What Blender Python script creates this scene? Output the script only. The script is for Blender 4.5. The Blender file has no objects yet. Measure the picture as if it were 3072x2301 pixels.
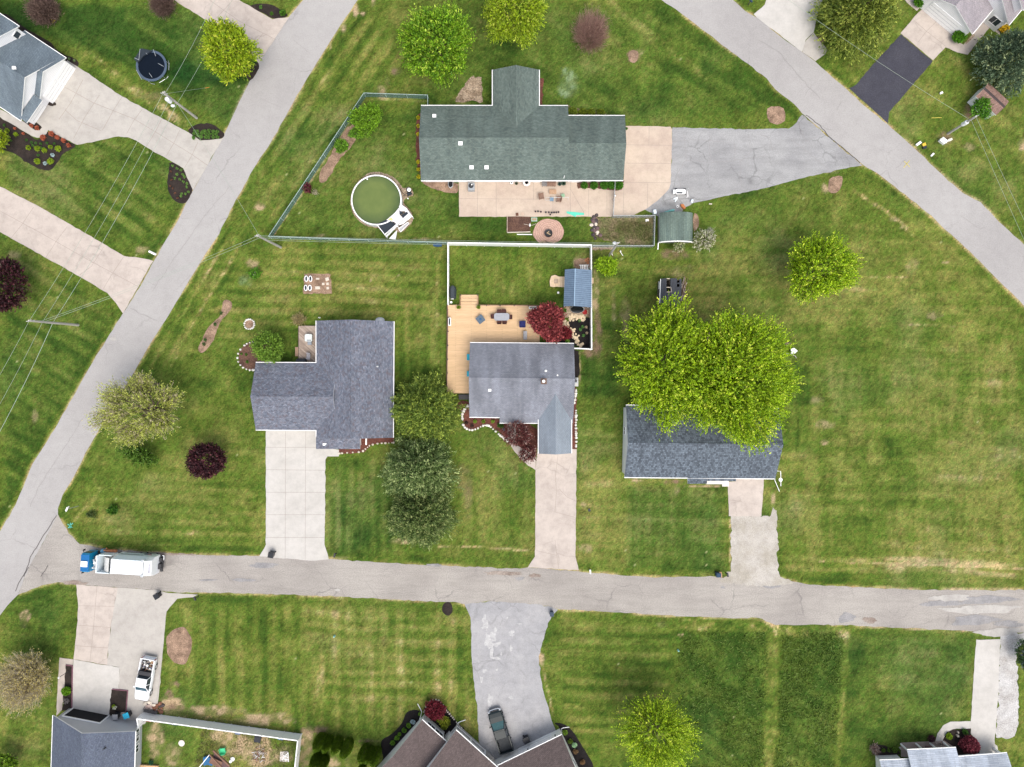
import bpy, math, random
import numpy as np
from mathutils import Vector, Matrix, geometry
random.seed(7); RNG = np.random.default_rng(7)
SC = bpy.context.scene; COL = SC.collection
R = math.radians

# ---------------------------------------------------------------- camera, sky, sun
CAMH = 95.0; PXM = 22.0                       # drone height in metres, photograph pixels per metre at ground level
CX, CY = 1536.0, 1150.5
cam_d = bpy.data.cameras.new("camera"); cam = bpy.data.objects.new("camera", cam_d); COL.objects.link(cam)
cam.location = (0, 0, CAMH); cam.rotation_euler = (0, 0, 0)
cam_d.sensor_fit = 'HORIZONTAL'; cam_d.sensor_width = 36.0
cam_d.lens = 36.0 * (CAMH * PXM) / 3072.0
cam_d.clip_start = 1.0; cam_d.clip_end = 5000.0
SC.camera = cam
SUN_EL, SUN_AZ = R(63), R(155)                # azimuth clockwise from north (photo up)
world = bpy.data.worlds.new("World"); SC.world = world; world.use_nodes = True
wn = world.node_tree.nodes; wl = world.node_tree.links; wn.clear()
wo = wn.new("ShaderNodeOutputWorld"); wb = wn.new("ShaderNodeBackground"); ws = wn.new("ShaderNodeTexSky")
ws.sky_type = 'NISHITA'; ws.sun_disc = False; ws.sun_elevation = SUN_EL; ws.sun_rotation = SUN_AZ
ws.air_density = 1.0; ws.dust_density = 4.0; ws.ozone_density = 1.0
wb.inputs[1].default_value = 0.15
wh = wn.new("ShaderNodeHueSaturation"); wh.inputs['Saturation'].default_value = .55   # thin overcast: paler than a clear sky
wl.new(ws.outputs[0], wh.inputs['Color']); wl.new(wh.outputs[0], wb.inputs[0]); wl.new(wb.outputs[0], wo.inputs[0])
sun_d = bpy.data.lights.new("sun", 'SUN'); sun_d.energy = 1.15; sun_d.angle = R(42); sun_d.color = (1.0, 0.93, 0.82)
sun = bpy.data.objects.new("sun", sun_d); COL.objects.link(sun)
sun.rotation_euler = (R(90) - SUN_EL, 0, math.pi - SUN_AZ)
SC.view_settings.view_transform = 'Standard'; SC.view_settings.look = 'None'
SC.view_settings.exposure = 0.74; SC.view_settings.gamma = 1.0
SC.render.engine = 'CYCLES'
SC.cycles.max_bounces = 5; SC.cycles.diffuse_bounces = 3; SC.cycles.transparent_max_bounces = 6
SC.cycles.use_denoising = True

# ---------------------------------------------------------------- photo survey frames -> world
K16 = 2209 / 800.0
FR = {0: (0, 0, 2212 / 3072.0), 'S': (0, 0, 1.0)}
_n = 1
for oy in (0, 560, 1130, 1701):
    for ox in (0, 760, 1500, 2272):
        FR[_n] = (ox, oy, K16); _n += 1
FR.update(a=(220, 1620, 7.889), b=(360, 1940, 6.905), c=(1130, 2060, 3.456), d=(0, 20, 3.944), e=(2720, 0, 6.284),
          f=(2600, 2180, 4.686), g=(1030, 500, 7.204), h=(1330, 840, 4.602), i=(1370, 520, 5.267), j=(1740, 530, 5.027),
          k=(150, 2080, 2.8), l=(860, 930, 9.75), m=(1370, 1170, 5.672), n=(2820, 260, 8.778), o=(930, 2140, 8.193),
          p=(1940, 820, 12.29))
def W(t, x, y, z=0.0):
    "survey point at height z -> world position"
    ox, oy, s = FR[t]
    X = ox + x / s; Y = oy + y / s
    k = (CAMH - z) / CAMH / PXM
    return Vector(((X - CX) * k, (CY - Y) * k, z))
def WL(t, txt, z=0.0):
    return [W(t, *map(float, p.split(',')), z) for p in txt.split()]

# ---------------------------------------------------------------- materials
MATS = {}
def new_mat(name):
    m = bpy.data.materials.new(name); m.use_nodes = True
    nt = m.node_tree; nt.nodes.clear()
    out = nt.nodes.new("ShaderNodeOutputMaterial"); b = nt.nodes.new("ShaderNodeBsdfPrincipled")
    nt.links.new(b.outputs[0], out.inputs[0])
    return m, nt, b, out
def nd(nt, typ, **kw):
    n = nt.nodes.new(typ)
    for k, v in kw.items(): setattr(n, k, v)
    return n
def noise(nt, vec, scale, detail=4, rough=.6):
    n = nd(nt, "ShaderNodeTexNoise"); n.inputs["Scale"].default_value = scale
    n.inputs["Detail"].default_value = detail; n.inputs["Roughness"].default_value = rough
    if vec is not None: nt.links.new(vec, n.inputs["Vector"])
    return n.outputs["Fac"]
def ramp(nt, fac, stops):
    r = nd(nt, "ShaderNodeValToRGB"); e = r.color_ramp.elements
    while len(e) < len(stops): e.new(.5)
    for q, (p, c) in zip(e, stops):
        q.position = p; q.color = (*c, 1) if len(c) == 3 else c
    nt.links.new(fac, r.inputs[0]); return r.outputs[0]
def mixc(nt, fac, a, b, mode='MIX'):
    n = nd(nt, "ShaderNodeMix", data_type='RGBA', blend_type=mode)
    if isinstance(fac, (int, float)): n.inputs[0].default_value = fac
    else: nt.links.new(fac, n.inputs[0])
    for s, v in ((6, a), (7, b)):
        if isinstance(v, tuple): n.inputs[s].default_value = (*v, 1)
        else: nt.links.new(v, n.inputs[s])
    return n.outputs[2]
def grey(v): return (v, v, v)
def coords(nt, scale=(1, 1, 1), rot=0):
    tc = nd(nt, "ShaderNodeTexCoord"); mp = nd(nt, "ShaderNodeMapping")
    mp.inputs["Scale"].default_value = scale; mp.inputs["Rotation"].default_value = (0, 0, rot)
    nt.links.new(tc.outputs["Object"], mp.inputs["Vector"]); return mp.outputs[0]
def M(name, col=None, rough=.8, var=.15, scale=4.0, bump=0.0, metal=0.0, col2=None, spec=.3, sx=(1, 1, 1)):
    if name in MATS: return MATS[name]
    m, nt, b, out = new_mat(name)
    v = coords(nt, sx)
    f = noise(nt, v, scale, 5, .65)
    c2 = col2 or tuple(c * (1 - var) for c in col); c1 = col if col2 else tuple(min(1, c * (1 + var * .5)) for c in col)
    c = ramp(nt, f, [(.3, c2), (.7, c1)])
    nt.links.new(c, b.inputs["Base Color"])
    b.inputs["Roughness"].default_value = rough; b.inputs["Metallic"].default_value = metal
    b.inputs["Specular IOR Level"].default_value = spec
    if bump:
        bp = nd(nt, "ShaderNodeBump"); bp.inputs["Strength"].default_value = bump; bp.inputs["Distance"].default_value = .05
        nt.links.new(noise(nt, v, scale * 6, 4), bp.inputs["Height"]); nt.links.new(bp.outputs[0], b.inputs["Normal"])
    MATS[name] = m; return m
def M_paving(name, col, stain, big=.12, fine=14, fam=.12, cracks=0.0, crack_scale=.25, streak=None, crackcol=(.06, .06, .06), blot=.5, rough=.9):
    "weathered concrete / asphalt: broad tone drift, blotches, grit, optional cracks"
    m, nt, b, out = new_mat(name)
    v = coords(nt)
    f1 = noise(nt, v, big, 4, .6)
    c = ramp(nt, f1, [(.36, stain), (.62, col)])
    f2 = noise(nt, coords(nt, streak) if streak else v, .9, 5, .65)
    c = mixc(nt, blot, c, ramp(nt, f2, [(.3, grey(.74)), (.55, grey(1.0)), (.8, grey(1.1))]), 'MULTIPLY')
    f3 = noise(nt, v, fine, 3, .7)
    c = mixc(nt, 1.0, c, ramp(nt, f3, [(.25, grey(1 - fam * 1.6)), (.75, grey(1 + fam))]), 'MULTIPLY')
    if cracks:
        vo = nd(nt, "ShaderNodeTexVoronoi", feature='DISTANCE_TO_EDGE'); vo.inputs["Scale"].default_value = crack_scale
        # wobble the cells so that cracks wander
        nn = nd(nt, "ShaderNodeTexNoise"); nn.inputs["Scale"].default_value = .8; nn.inputs["Detail"].default_value = 6
        nt.links.new(v, nn.inputs["Vector"])
        va = nd(nt, "ShaderNodeVectorMath", operation='MULTIPLY_ADD'); va.inputs[1].default_value = (1.6, 1.6, 0)
        nt.links.new(nn.outputs["Color"], va.inputs[0]); nt.links.new(v, va.inputs[2])
        nt.links.new(va.outputs[0], vo.inputs["Vector"])
        th = .012 * crack_scale / .25
        cf = ramp(nt, vo.outputs["Distance"], [(0, grey(1)), (th, grey(.5)), (th * 2.2, grey(0))])
        gate = ramp(nt, noise(nt, v, .22, 2), [(.45, grey(0)), (.62, grey(1))])
        mm = nd(nt, "ShaderNodeMath", operation='MULTIPLY'); nt.links.new(cf, mm.inputs[0]); nt.links.new(gate, mm.inputs[1])
        m2 = nd(nt, "ShaderNodeMath", operation='MULTIPLY'); m2.inputs[1].default_value = cracks; nt.links.new(mm.outputs[0], m2.inputs[0])
        c = mixc(nt, m2.outputs[0], c, crackcol)
    nt.links.new(c, b.inputs["Base Color"]); b.inputs["Roughness"].default_value = rough
    b.inputs["Specular IOR Level"].default_value = .2
    bp = nd(nt, "ShaderNodeBump"); bp.inputs["Strength"].default_value = .25; bp.inputs["Distance"].default_value = .02
    nt.links.new(f3, bp.inputs["Height"]); nt.links.new(bp.outputs[0], b.inputs["Normal"])
    MATS[name] = m; return m
def M_shingle(name, ca, cb, rot=0, w=.34, h=.15, mott=.5, streak=0, cc=None):
    "asphalt shingles: courses of tabs of slightly different tone, weather drift"
    m, nt, b, out = new_mat(name)
    v = coords(nt, (1, 1, 1), rot)
    br = nd(nt, "ShaderNodeTexBrick"); nt.links.new(v, br.inputs["Vector"])
    br.inputs["Color1"].default_value = (*ca, 1); br.inputs["Color2"].default_value = (*cb, 1)
    br.inputs["Mortar"].default_value = (*[x * .45 for x in ca], 1)
    br.inputs["Scale"].default_value = 1; br.inputs["Mortar Size"].default_value = .012; br.inputs["Mortar Smooth"].default_value = .6
    br.inputs["Brick Width"].default_value = w; br.inputs["Row Height"].default_value = h
    c = br.outputs["Color"]
    f = noise(nt, v, 5, 5, .75)
    c = mixc(nt, mott, c, ramp(nt, f, [(.32, grey(.55)), (.5, grey(1)), (.68, grey(1.5))]), 'MULTIPLY')
    if cc:
        c = mixc(nt, ramp(nt, noise(nt, v, 2.2, 6, .8), [(.5, grey(0)), (.62, grey(.8))]), c, cc)
    f = noise(nt, coords(nt, (.5, .12, .12), rot), 1.5, 3, .5)
    c = mixc(nt, .5 + streak * .5, c, ramp(nt, f, [(.35, grey(.86 - .1 * streak)), (.65, grey(1.12 + .15 * streak))]), 'MULTIPLY')
    nt.links.new(c, b.inputs["Base Color"]); b.inputs["Roughness"].default_value = .85; b.inputs["Specular IOR Level"].default_value = .25
    bp = nd(nt, "ShaderNodeBump"); bp.inputs["Strength"].default_value = .5; bp.inputs["Distance"].default_value = .02
    nt.links.new(br.outputs["Fac"], bp.inputs["Height"]); nt.links.new(bp.outputs[0], b.inputs["Normal"])
    MATS[name] = m; return m
def M_siding(name, col, row=.12):
    m, nt, b, out = new_mat(name)
    tc = nd(nt, "ShaderNodeTexCoord"); sp = nd(nt, "ShaderNodeSeparateXYZ"); nt.links.new(tc.outputs["Object"], sp.inputs[0])
    mo = nd(nt, "ShaderNodeMath", operation='PINGPONG'); mo.inputs[1].default_value = row; nt.links.new(sp.outputs[2], mo.inputs[0])
    c = ramp(nt, mo.outputs[0], [(0, tuple(x * .72 for x in col)), (row * .18, col)])
    c = mixc(nt, .4, c, ramp(nt, noise(nt, tc.outputs["Object"], 1.2), [(.3, grey(.85)), (.7, grey(1.0))]), 'MULTIPLY')
    nt.links.new(c, b.inputs["Base Color"]); b.inputs["Roughness"].default_value = .55
    MATS[name] = m; return m
def M_attr(name, attr, rough=.8, trans=0.0, fine=0, fam=.1, spec=.2, bump=0):
    m, nt, b, out = new_mat(name)
    a = nd(nt, "ShaderNodeAttribute", attribute_name=attr); c = a.outputs["Color"]
    if fine:
        v = coords(nt)
        f = noise(nt, v, fine, 4, .7); c = mixc(nt, 1, c, ramp(nt, f, [(.28, grey(1 - fam * 1.5)), (.72, grey(1 + fam))]), 'MULTIPLY')
        if bump:
            bp = nd(nt, "ShaderNodeBump"); bp.inputs["Strength"].default_value = bump; bp.inputs["Distance"].default_value = .08
            nt.links.new(f, bp.inputs["Height"]); nt.links.new(bp.outputs[0], b.inputs["Normal"])
    nt.links.new(c, b.inputs["Base Color"]); b.inputs["Roughness"].default_value = rough; b.inputs["Specular IOR Level"].default_value = spec
    if trans:
        t = nd(nt, "ShaderNodeBsdfTranslucent"); nt.links.new(c, t.inputs[0])
        mx = nd(nt, "ShaderNodeMixShader"); mx.inputs[0].default_value = trans
        nt.links.new(b.outputs[0], mx.inputs[1]); nt.links.new(t.outputs[0], mx.inputs[2]); nt.links.new(mx.outputs[0], out.inputs[0])
    MATS[name] = m; return m

# ---------------------------------------------------------------- objects
ORIG = {}
def tag(o, label=None, cat=None, group=None, kind=None):
    if label: o['label'] = label
    if cat: o['category'] = cat
    if group: o['group'] = group
    if kind: o['kind'] = kind
    return o
def thing(name, label, cat, loc=(0, 0, 0), group=None, local=False):
    o = bpy.data.objects.new(name, None); COL.objects.link(o); o.empty_display_size = .3
    o.location = loc; ORIG[o.name] = Vector((0, 0, 0)) if local else Vector(loc)
    return tag(o, label, cat, group)
class MB:
    def __init__(s): s.v = []; s.f = []; s.m = []
    def face(s, pts, mi=0):
        n = len(s.v); s.v += [tuple(p) for p in pts]; s.f.append(tuple(range(n, n + len(pts)))); s.m.append(mi)
    def add(s, vs, fs, mi=0):
        n = len(s.v); s.v += [tuple(p) for p in vs]; s.f += [tuple(n + i for i in f) for f in fs]; s.m += [mi] * len(fs)
    def box(s, c, d, rz=0, mi=0, mat=None):
        hx, hy, hz = d[0] / 2, d[1] / 2, d[2] / 2
        vs = [Vector((sx * hx, sy * hy, sz * hz)) for sz in (-1, 1) for sx, sy in ((-1, -1), (1, -1), (1, 1), (-1, 1))]
        mt = Matrix.Translation(Vector(c)) @ (mat if mat else Matrix.Rotation(rz, 4, 'Z'))
        s.add([mt @ v for v in vs], [(3, 2, 1, 0), (4, 5, 6, 7), (0, 1, 5, 4), (1, 2, 6, 5), (2, 3, 7, 6), (3, 0, 4, 7)], mi)
        return s
    def bar(s, a, b, w, h=None, mi=0):
        a, b = Vector(a), Vector(b); d = b - a; L = d.length
        if L < 1e-5: return s
        q = d.to_track_quat('X', 'Z').to_matrix().to_4x4()
        return s.box((a + b) / 2, (L, w, h or w), mat=q, mi=mi)
    def cyl(s, a, b, r, r2=None, n=12, mi=0, cap=True):
        a, b = Vector(a), Vector(b); r2 = r if r2 is None else r2
        q = (b - a).to_track_quat('Z', 'X').to_matrix()
        vs = []
        for p, rr in ((a, r), (b, r2)):
            vs += [p + q @ Vector((rr * math.cos(i * 2 * math.pi / n), rr * math.sin(i * 2 * math.pi / n), 0)) for i in range(n)]
        fs = [(i, (i + 1) % n, n + (i + 1) % n, n + i) for i in range(n)]
        if cap: fs += [tuple(range(n - 1, -1, -1)), tuple(range(n, 2 * n))]
        s.add(vs, fs, mi); return s
    def tube(s, pts, r, n=6, mi=0):
        pts = [Vector(p) for p in pts]; rings = []
        for i, p in enumerate(pts):
            d = pts[min(i + 1, len(pts) - 1)] - pts[max(i - 1, 0)]
            q = d.to_track_quat('Z', 'X').to_matrix(); rr = r[i] if isinstance(r, (list, tuple)) else r
            rings.append([p + q @ Vector((rr * math.cos(j * 2 * math.pi / n), rr * math.sin(j * 2 * math.pi / n), 0)) for j in range(n)])
        vs = [v for rg in rings for v in rg]; fs = []
        for i in range(len(pts) - 1):
            fs += [(i * n + j, i * n + (j + 1) % n, (i + 1) * n + (j + 1) % n, (i + 1) * n + j) for j in range(n)]
        fs += [tuple(range(n - 1, -1, -1)), tuple((len(pts) - 1) * n + j for j in range(n))]
        s.add(vs, fs, mi); return s
    def lathe(s, prof, c=(0, 0, 0), n=20, mi=0, sx=1, sy=1):
        vs = []; c = Vector(c)
        for r, z in prof:
            vs += [c + Vector((r * sx * math.cos(i * 2 * math.pi / n), r * sy * math.sin(i * 2 * math.pi / n), z)) for i in range(n)]
        fs = [(k * n + i, k * n + (i + 1) % n, (k + 1) * n + (i + 1) % n, (k + 1) * n + i) for k in range(len(prof) - 1) for i in range(n)]
        fs += [tuple(range(n - 1, -1, -1)), tuple((len(prof) - 1) * n + i for i in range(n))]
        s.add(vs, fs, mi); return s
    def loft(s, secs, mi=0, cap=True):
        "closed sections with equal numbers of points"
        n = len(secs[0]); vs = [p for q in secs for p in q]
        fs = [(k * n + i, k * n + (i + 1) % n, (k + 1) * n + (i + 1) % n, (k + 1) * n + i) for k in range(len(secs) - 1) for i in range(n)]
        if cap: fs += [tuple(range(n - 1, -1, -1)), tuple((len(secs) - 1) * n + i for i in range(n))]
        s.add(vs, fs, mi); return s
    def prism(s, pts, z0, z1, mi=0, side=None):
        "flat plan polygon (any shape) between two heights"
        p2 = [Vector((p[0], p[1], 0)) for p in pts]
        ar = sum(p2[i].x * p2[(i + 1) % len(p2)].y - p2[(i + 1) % len(p2)].x * p2[i].y for i in range(len(p2)))
        if ar < 0: p2 = p2[::-1]
        tri = geometry.tessellate_polygon([p2]); n = len(p2)
        top = [(p.x, p.y, z1) for p in p2]
        fs = []
        for t in tri:
            a, b, c = (p2[i] for i in t)
            fs.append(tuple(t) if (b - a).cross(c - a).z > 0 else tuple(t[::-1]))
        s.add(top, fs, mi)
        if z0 is not None:
            s.add([(p.x, p.y, z0) for p in p2] + top, [(i, (i + 1) % n, n + (i + 1) % n, n + i) for i in range(n)], mi if side is None else side)
        return s
    def build(s, name, mats, parent=None, origin=None, smooth=False):
        mats = mats if isinstance(mats, (list, tuple)) else [mats]
        me = bpy.data.meshes.new(name)
        V = np.array(s.v, dtype=np.float64)
        if parent is not None: org = ORIG[parent.name]
        elif origin is not None: org = Vector(origin)
        else:
            mn, mx = V.min(0), V.max(0); org = Vector(((mn[0] + mx[0]) / 2, (mn[1] + mx[1]) / 2, mn[2]))
        V = V - np.array(org)
        me.from_pydata(V.tolist(), [], s.f); me.update()
        for q in mats: me.materials.append(q)
        me.polygons.foreach_set('material_index', s.m)
        if smooth: me.polygons.foreach_set('use_smooth', [True] * len(s.f))
        o = bpy.data.objects.new(name, me); COL.objects.link(o)
        ORIG[o.name] = org
        if parent is not None: o.parent = parent
        else: o.location = org
        return o
def copy_tree(o, parent=None):
    c = o.copy(); COL.objects.link(c); ORIG[c.name] = ORIG.get(o.name, Vector())
    if parent is not None: c.parent = parent
    for ch in list(o.children): copy_tree(ch, c)
    return c
def densify(pts, step=.5, jit=.04, smooth=0, closed=True):
    pts = [Vector((p[0], p[1], 0)) for p in pts]
    for _ in range(smooth):
        q = []
        for i in range(len(pts) if closed else len(pts) - 1):
            a, b = pts[i], pts[(i + 1) % len(pts)]
            q += [a * .75 + b * .25, a * .25 + b * .75]
        if not closed: q = [pts[0]] + q + [pts[-1]]
        pts = q
    if not step: return pts
    out = []
    for i in range(len(pts) if closed else len(pts) - 1):
        a, b = pts[i], pts[(i + 1) % len(pts)]; L = (b - a).length; n = max(1, min(400, int(L / step)))
        out.append(a)
        for k in range(1, n):
            p = a.lerp(b, k / n); out.append(p + Vector((random.gauss(0, jit), random.gauss(0, jit), 0)))
    if not closed: out.append(pts[-1])
    return out
SHEETS = []
def sheet(name, pts, z, mat, jit=.03, step=.5, smooth=0, thick=None, kind='structure', parent=None, label=None):
    q = densify(pts, step, jit, smooth); mb = MB(); mb.prism(q, z - thick if thick else None, z)
    o = mb.build(name, mat, parent, origin=(0, 0, 0) if parent is None else None)
    if kind and parent is None: o['kind'] = kind
    if label: o['label'] = label
    return o
def strips(name, lines, w, z, mat, parent=None, jit=0.0, step=0):
    "thin painted or cut lines lying on a surface"
    mb = MB()
    for ln in lines:
        pts = densify(ln, step, jit, closed=False) if step else [Vector((p[0], p[1], 0)) for p in ln]
        for a, b in zip(pts[:-1], pts[1:]):
            d = (b - a); 
            if d.length < 1e-4: continue
            d.normalize(); nrm = Vector((-d.y, d.x, 0)) * w / 2
            mb.face([(a - nrm).xy[:] + (z,), (b - nrm).xy[:] + (z,), (b + nrm).xy[:] + (z,), (a + nrm).xy[:] + (z,)])
    return mb.build(name, mat, parent)
# ================================================================ GROUND
def vnoise(X, Y, scale, seed, ang=0.0, sx=1.0, sy=1.0):
    c, s = math.cos(ang), math.sin(ang)
    x = (X * c + Y * s) / (scale * sx) + 1000.0; y = (-X * s + Y * c) / (scale * sy) + 1000.0
    xi = np.floor(x).astype(np.int64); yi = np.floor(y).astype(np.int64); fx = x - xi; fy = y - yi
    fx = fx * fx * (3 - 2 * fx); fy = fy * fy * (3 - 2 * fy)
    def h(a, b):
        n = (a * 374761393 + b * 668265263 + seed * 974634777) & 0x7fffffff
        n = ((n ^ (n >> 13)) * 1274126177) & 0x7fffffff
        return ((n ^ (n >> 16)) & 0xffff) / 65535.0
    return (h(xi, yi) * (1 - fx) + h(xi + 1, yi) * fx) * (1 - fy) + (h(xi, yi + 1) * (1 - fx) + h(xi + 1, yi + 1) * fx) * fy
def fbm(X, Y, scale, seed, octs=4, **k):
    t = 0; a = 1; n = 0
    for o in range(octs):
        t = t + a * vnoise(X, Y, scale / 2 ** o, seed + o * 17, **k); n += a; a *= .55
    return t / n
def inpoly(X, Y, poly):
    r = np.zeros(X.shape, bool); n = len(poly)
    for i in range(n):
        x1, y1 = poly[i][0], poly[i][1]; x2, y2 = poly[(i + 1) % n][0], poly[(i + 1) % n][1]
        if y1 == y2: continue
        r ^= ((Y >= min(y1, y2)) & (Y < max(y1, y2)) & (X < (x2 - x1) * (Y - y1) / (y2 - y1) + x1))
    return r
def dline(X, Y, pts, closed=False):
    d = np.full(X.shape, 1e9); n = len(pts)
    for i in range(n if closed else n - 1):
        a, b = pts[i], pts[(i + 1) % n]; dx, dy = b[0] - a[0], b[1] - a[1]; L = dx * dx + dy * dy + 1e-9
        t = np.clip(((X - a[0]) * dx + (Y - a[1]) * dy) / L, 0, 1)
        d = np.minimum(d, np.hypot(X - a[0] - t * dx, Y - a[1] - t * dy))
    return d
def ss(a, b, x):
    t = np.clip((x - a) / (b - a), 0, 1); return t * t * (3 - 2 * t)

# ---- outlines of the roads (photograph survey)
leftA = WL('S', "910,0 868,49 818,118 776,188 735,272 675,398 640,465 579,572 561,603 536,658 496,723 463,781 420,861 369,940 319,1020 268,1103 217,1195 145,1318 98,1391 47,1514 0,1594 -60,1695 -400,2290 -1500,4200")
leftB = WL('S', "-1150,4200 -240,2290 -60,1975 0,1846 22,1817 54,1784")
seam = WL('S', "87,1701 135,1618 174,1543")
cornr = WL('S', "174,1525 188,1485 221,1431 268,1340 311,1264 350,1198 406,1110 449,1034 507,944 550,871 598,792 648,716 699,618 760,507 814,424 883,301 952,185 1010,94 1073,0 1200,-200 3000,-3000")
roadA = leftA + leftB + seam + cornr + WL('S', "2700,-3000 1050,-200")
lowTop = WL('S', "181,1557 206,1601 239,1632 301,1644 417,1655 543,1664 779,1668 986,1677 1086,1684 1231,1693 1560,1706 1583,1702 1735,1713 1739,1715 1862,1726 1953,1732 2116,1730 2193,1735 2335,1730 2352,1737 2417,1752 2598,1763 2779,1770 3072,1770 6500,1830")
lowBot = WL('S', "6500,1960 3072,1897 2940,1897 2906,1893 2815,1888 2634,1880 2525,1875 2326,1875 2272,1853 2210,1855 2043,1849 1862,1837 1681,1828 1645,1817 1466,1802 1394,1813 1376,1808 1158,1797 977,1788 760,1781 616,1777 532,1778 467,1770 232,1754 174,1746 145,1752 109,1763 54,1784")
roadB = lowTop + lowBot + seam
rightL = WL('S', "1000,-700 1700,-200 1985,0 2043,40 2152,123 2300,235 2326,268 2381,311 2406,340 2587,493 2634,521 2685,560 2779,636 2851,701 2924,770 2996,842 3072,918 3300,1180 3700,1800 4500,4000")
rightR = WL('S', "4700,4000 3900,1800 3400,1060 3072,734 2996,665 2942,607 2888,579 2815,514 2743,445 2663,373 2598,322 2540,268 2497,232 2446,185 2410,159 2344,112 2272,54 2235,33 2199,0 1950,-190 1150,-800")
roadC = rightL + rightR

def region(txt): return [(p.x, p.y) for p in WL(0, txt)]
# (outline, dryness, stripe angle in photo degrees, period m, amplitude, richness)
REG = [
 ("1240,540 2212,430 2212,1260 1680,1260 1240,1240", .10, 2, 2.3, .10, 0),
 ("1500,800 2212,700 2212,1240 1690,1250", .08, 90, 3.1, .07, 0),
 ("1500,1190 2212,1190 2212,1270 1690,1250", .1, 2, 1.5, .22, 0),
 ("1247,760 1345,760 1345,1240 1575,1240 1575,1040 1345,1040 1345,870 1247,870", -.14, 90, 1.7, .1, .4),
 ("980,0 1430,0 1730,250 1350,270 850,270", -.06, 32, 2.6, .1, .2),
 ("770,0 900,100 560,540 430,560 640,200", .03, -55, 2.2, .3, 0),
 ("590,515 965,520 965,700 850,700 430,760 440,560", .10, 2, 1.7, .22, 0),
 ("430,560 590,515 420,760 330,840 300,790", .05, -60, 1.9, .3, 0),
 ("975,530 1280,530 1280,650 975,650", .12, 90, 1.2, .1, 0),
 ("850,650 965,650 965,830 850,830", .0, 90, 1.6, .22, 0),
 ("140,1000 570,920 570,1195 150,1190", .02, 2, 1.6, .12, 0),
 ("150,1150 570,1160 570,1197 200,1190", .05, 2, 1.3, .28, 0),
 ("705,980 860,980 860,1205 705,1200", -.1, 90, 1.6, .22, .3),
 ("960,1000 1155,980 1150,1225 860,1205", -.02, 90, 2.4, .1, 0),
 ("360,1290 1010,1300 1040,1590 640,1590 350,1500", .06, 90, 2.2, .2, 0),
 ("640,1300 1010,1310 1030,1500 700,1560", .05, 2, 1.9, .24, 0),
 ("1190,1320 1465,1340 1455,1620 1210,1640", .06, 2, 1.75, .26, 0),
 ("1470,1362 1660,1362 1650,1657 1440,1657 1455,1450", -.04, 40, 3, .12, .30),
 ("1690,1366 1825,1366 1805,1657 1675,1657", -.06, 40, 3, .12, .32),
 ("1828,1358 2110,1370 2105,1590 1830,1657 1808,1657", -.12, 2, 3, .05, .35),
 ("0,60 430,200 620,150 400,0 0,0", -.2, 32, 2.4, .18, .5),
 ("390,120 560,120 640,200 490,280 300,170", -.2, 32, 2.4, .14, .5),
 ("0,290 230,290 410,350 300,560 0,400", -.02, 31, 2.2, .28, .2),
 ("0,500 230,650 260,680 0,1130", -.06, 31, 1.9, .26, .2),
 ("0,1260 160,1260 110,1657 0,1657", -.06, 10, 2.4, .1, .2),
 ("600,280 910,220 1000,400 1400,480 1400,525 600,510", -.1, 5, 2, .04, .2),
 ("1780,0 2212,0 2212,500", -.02, 40, 2.2, .12, 0),
]
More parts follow.
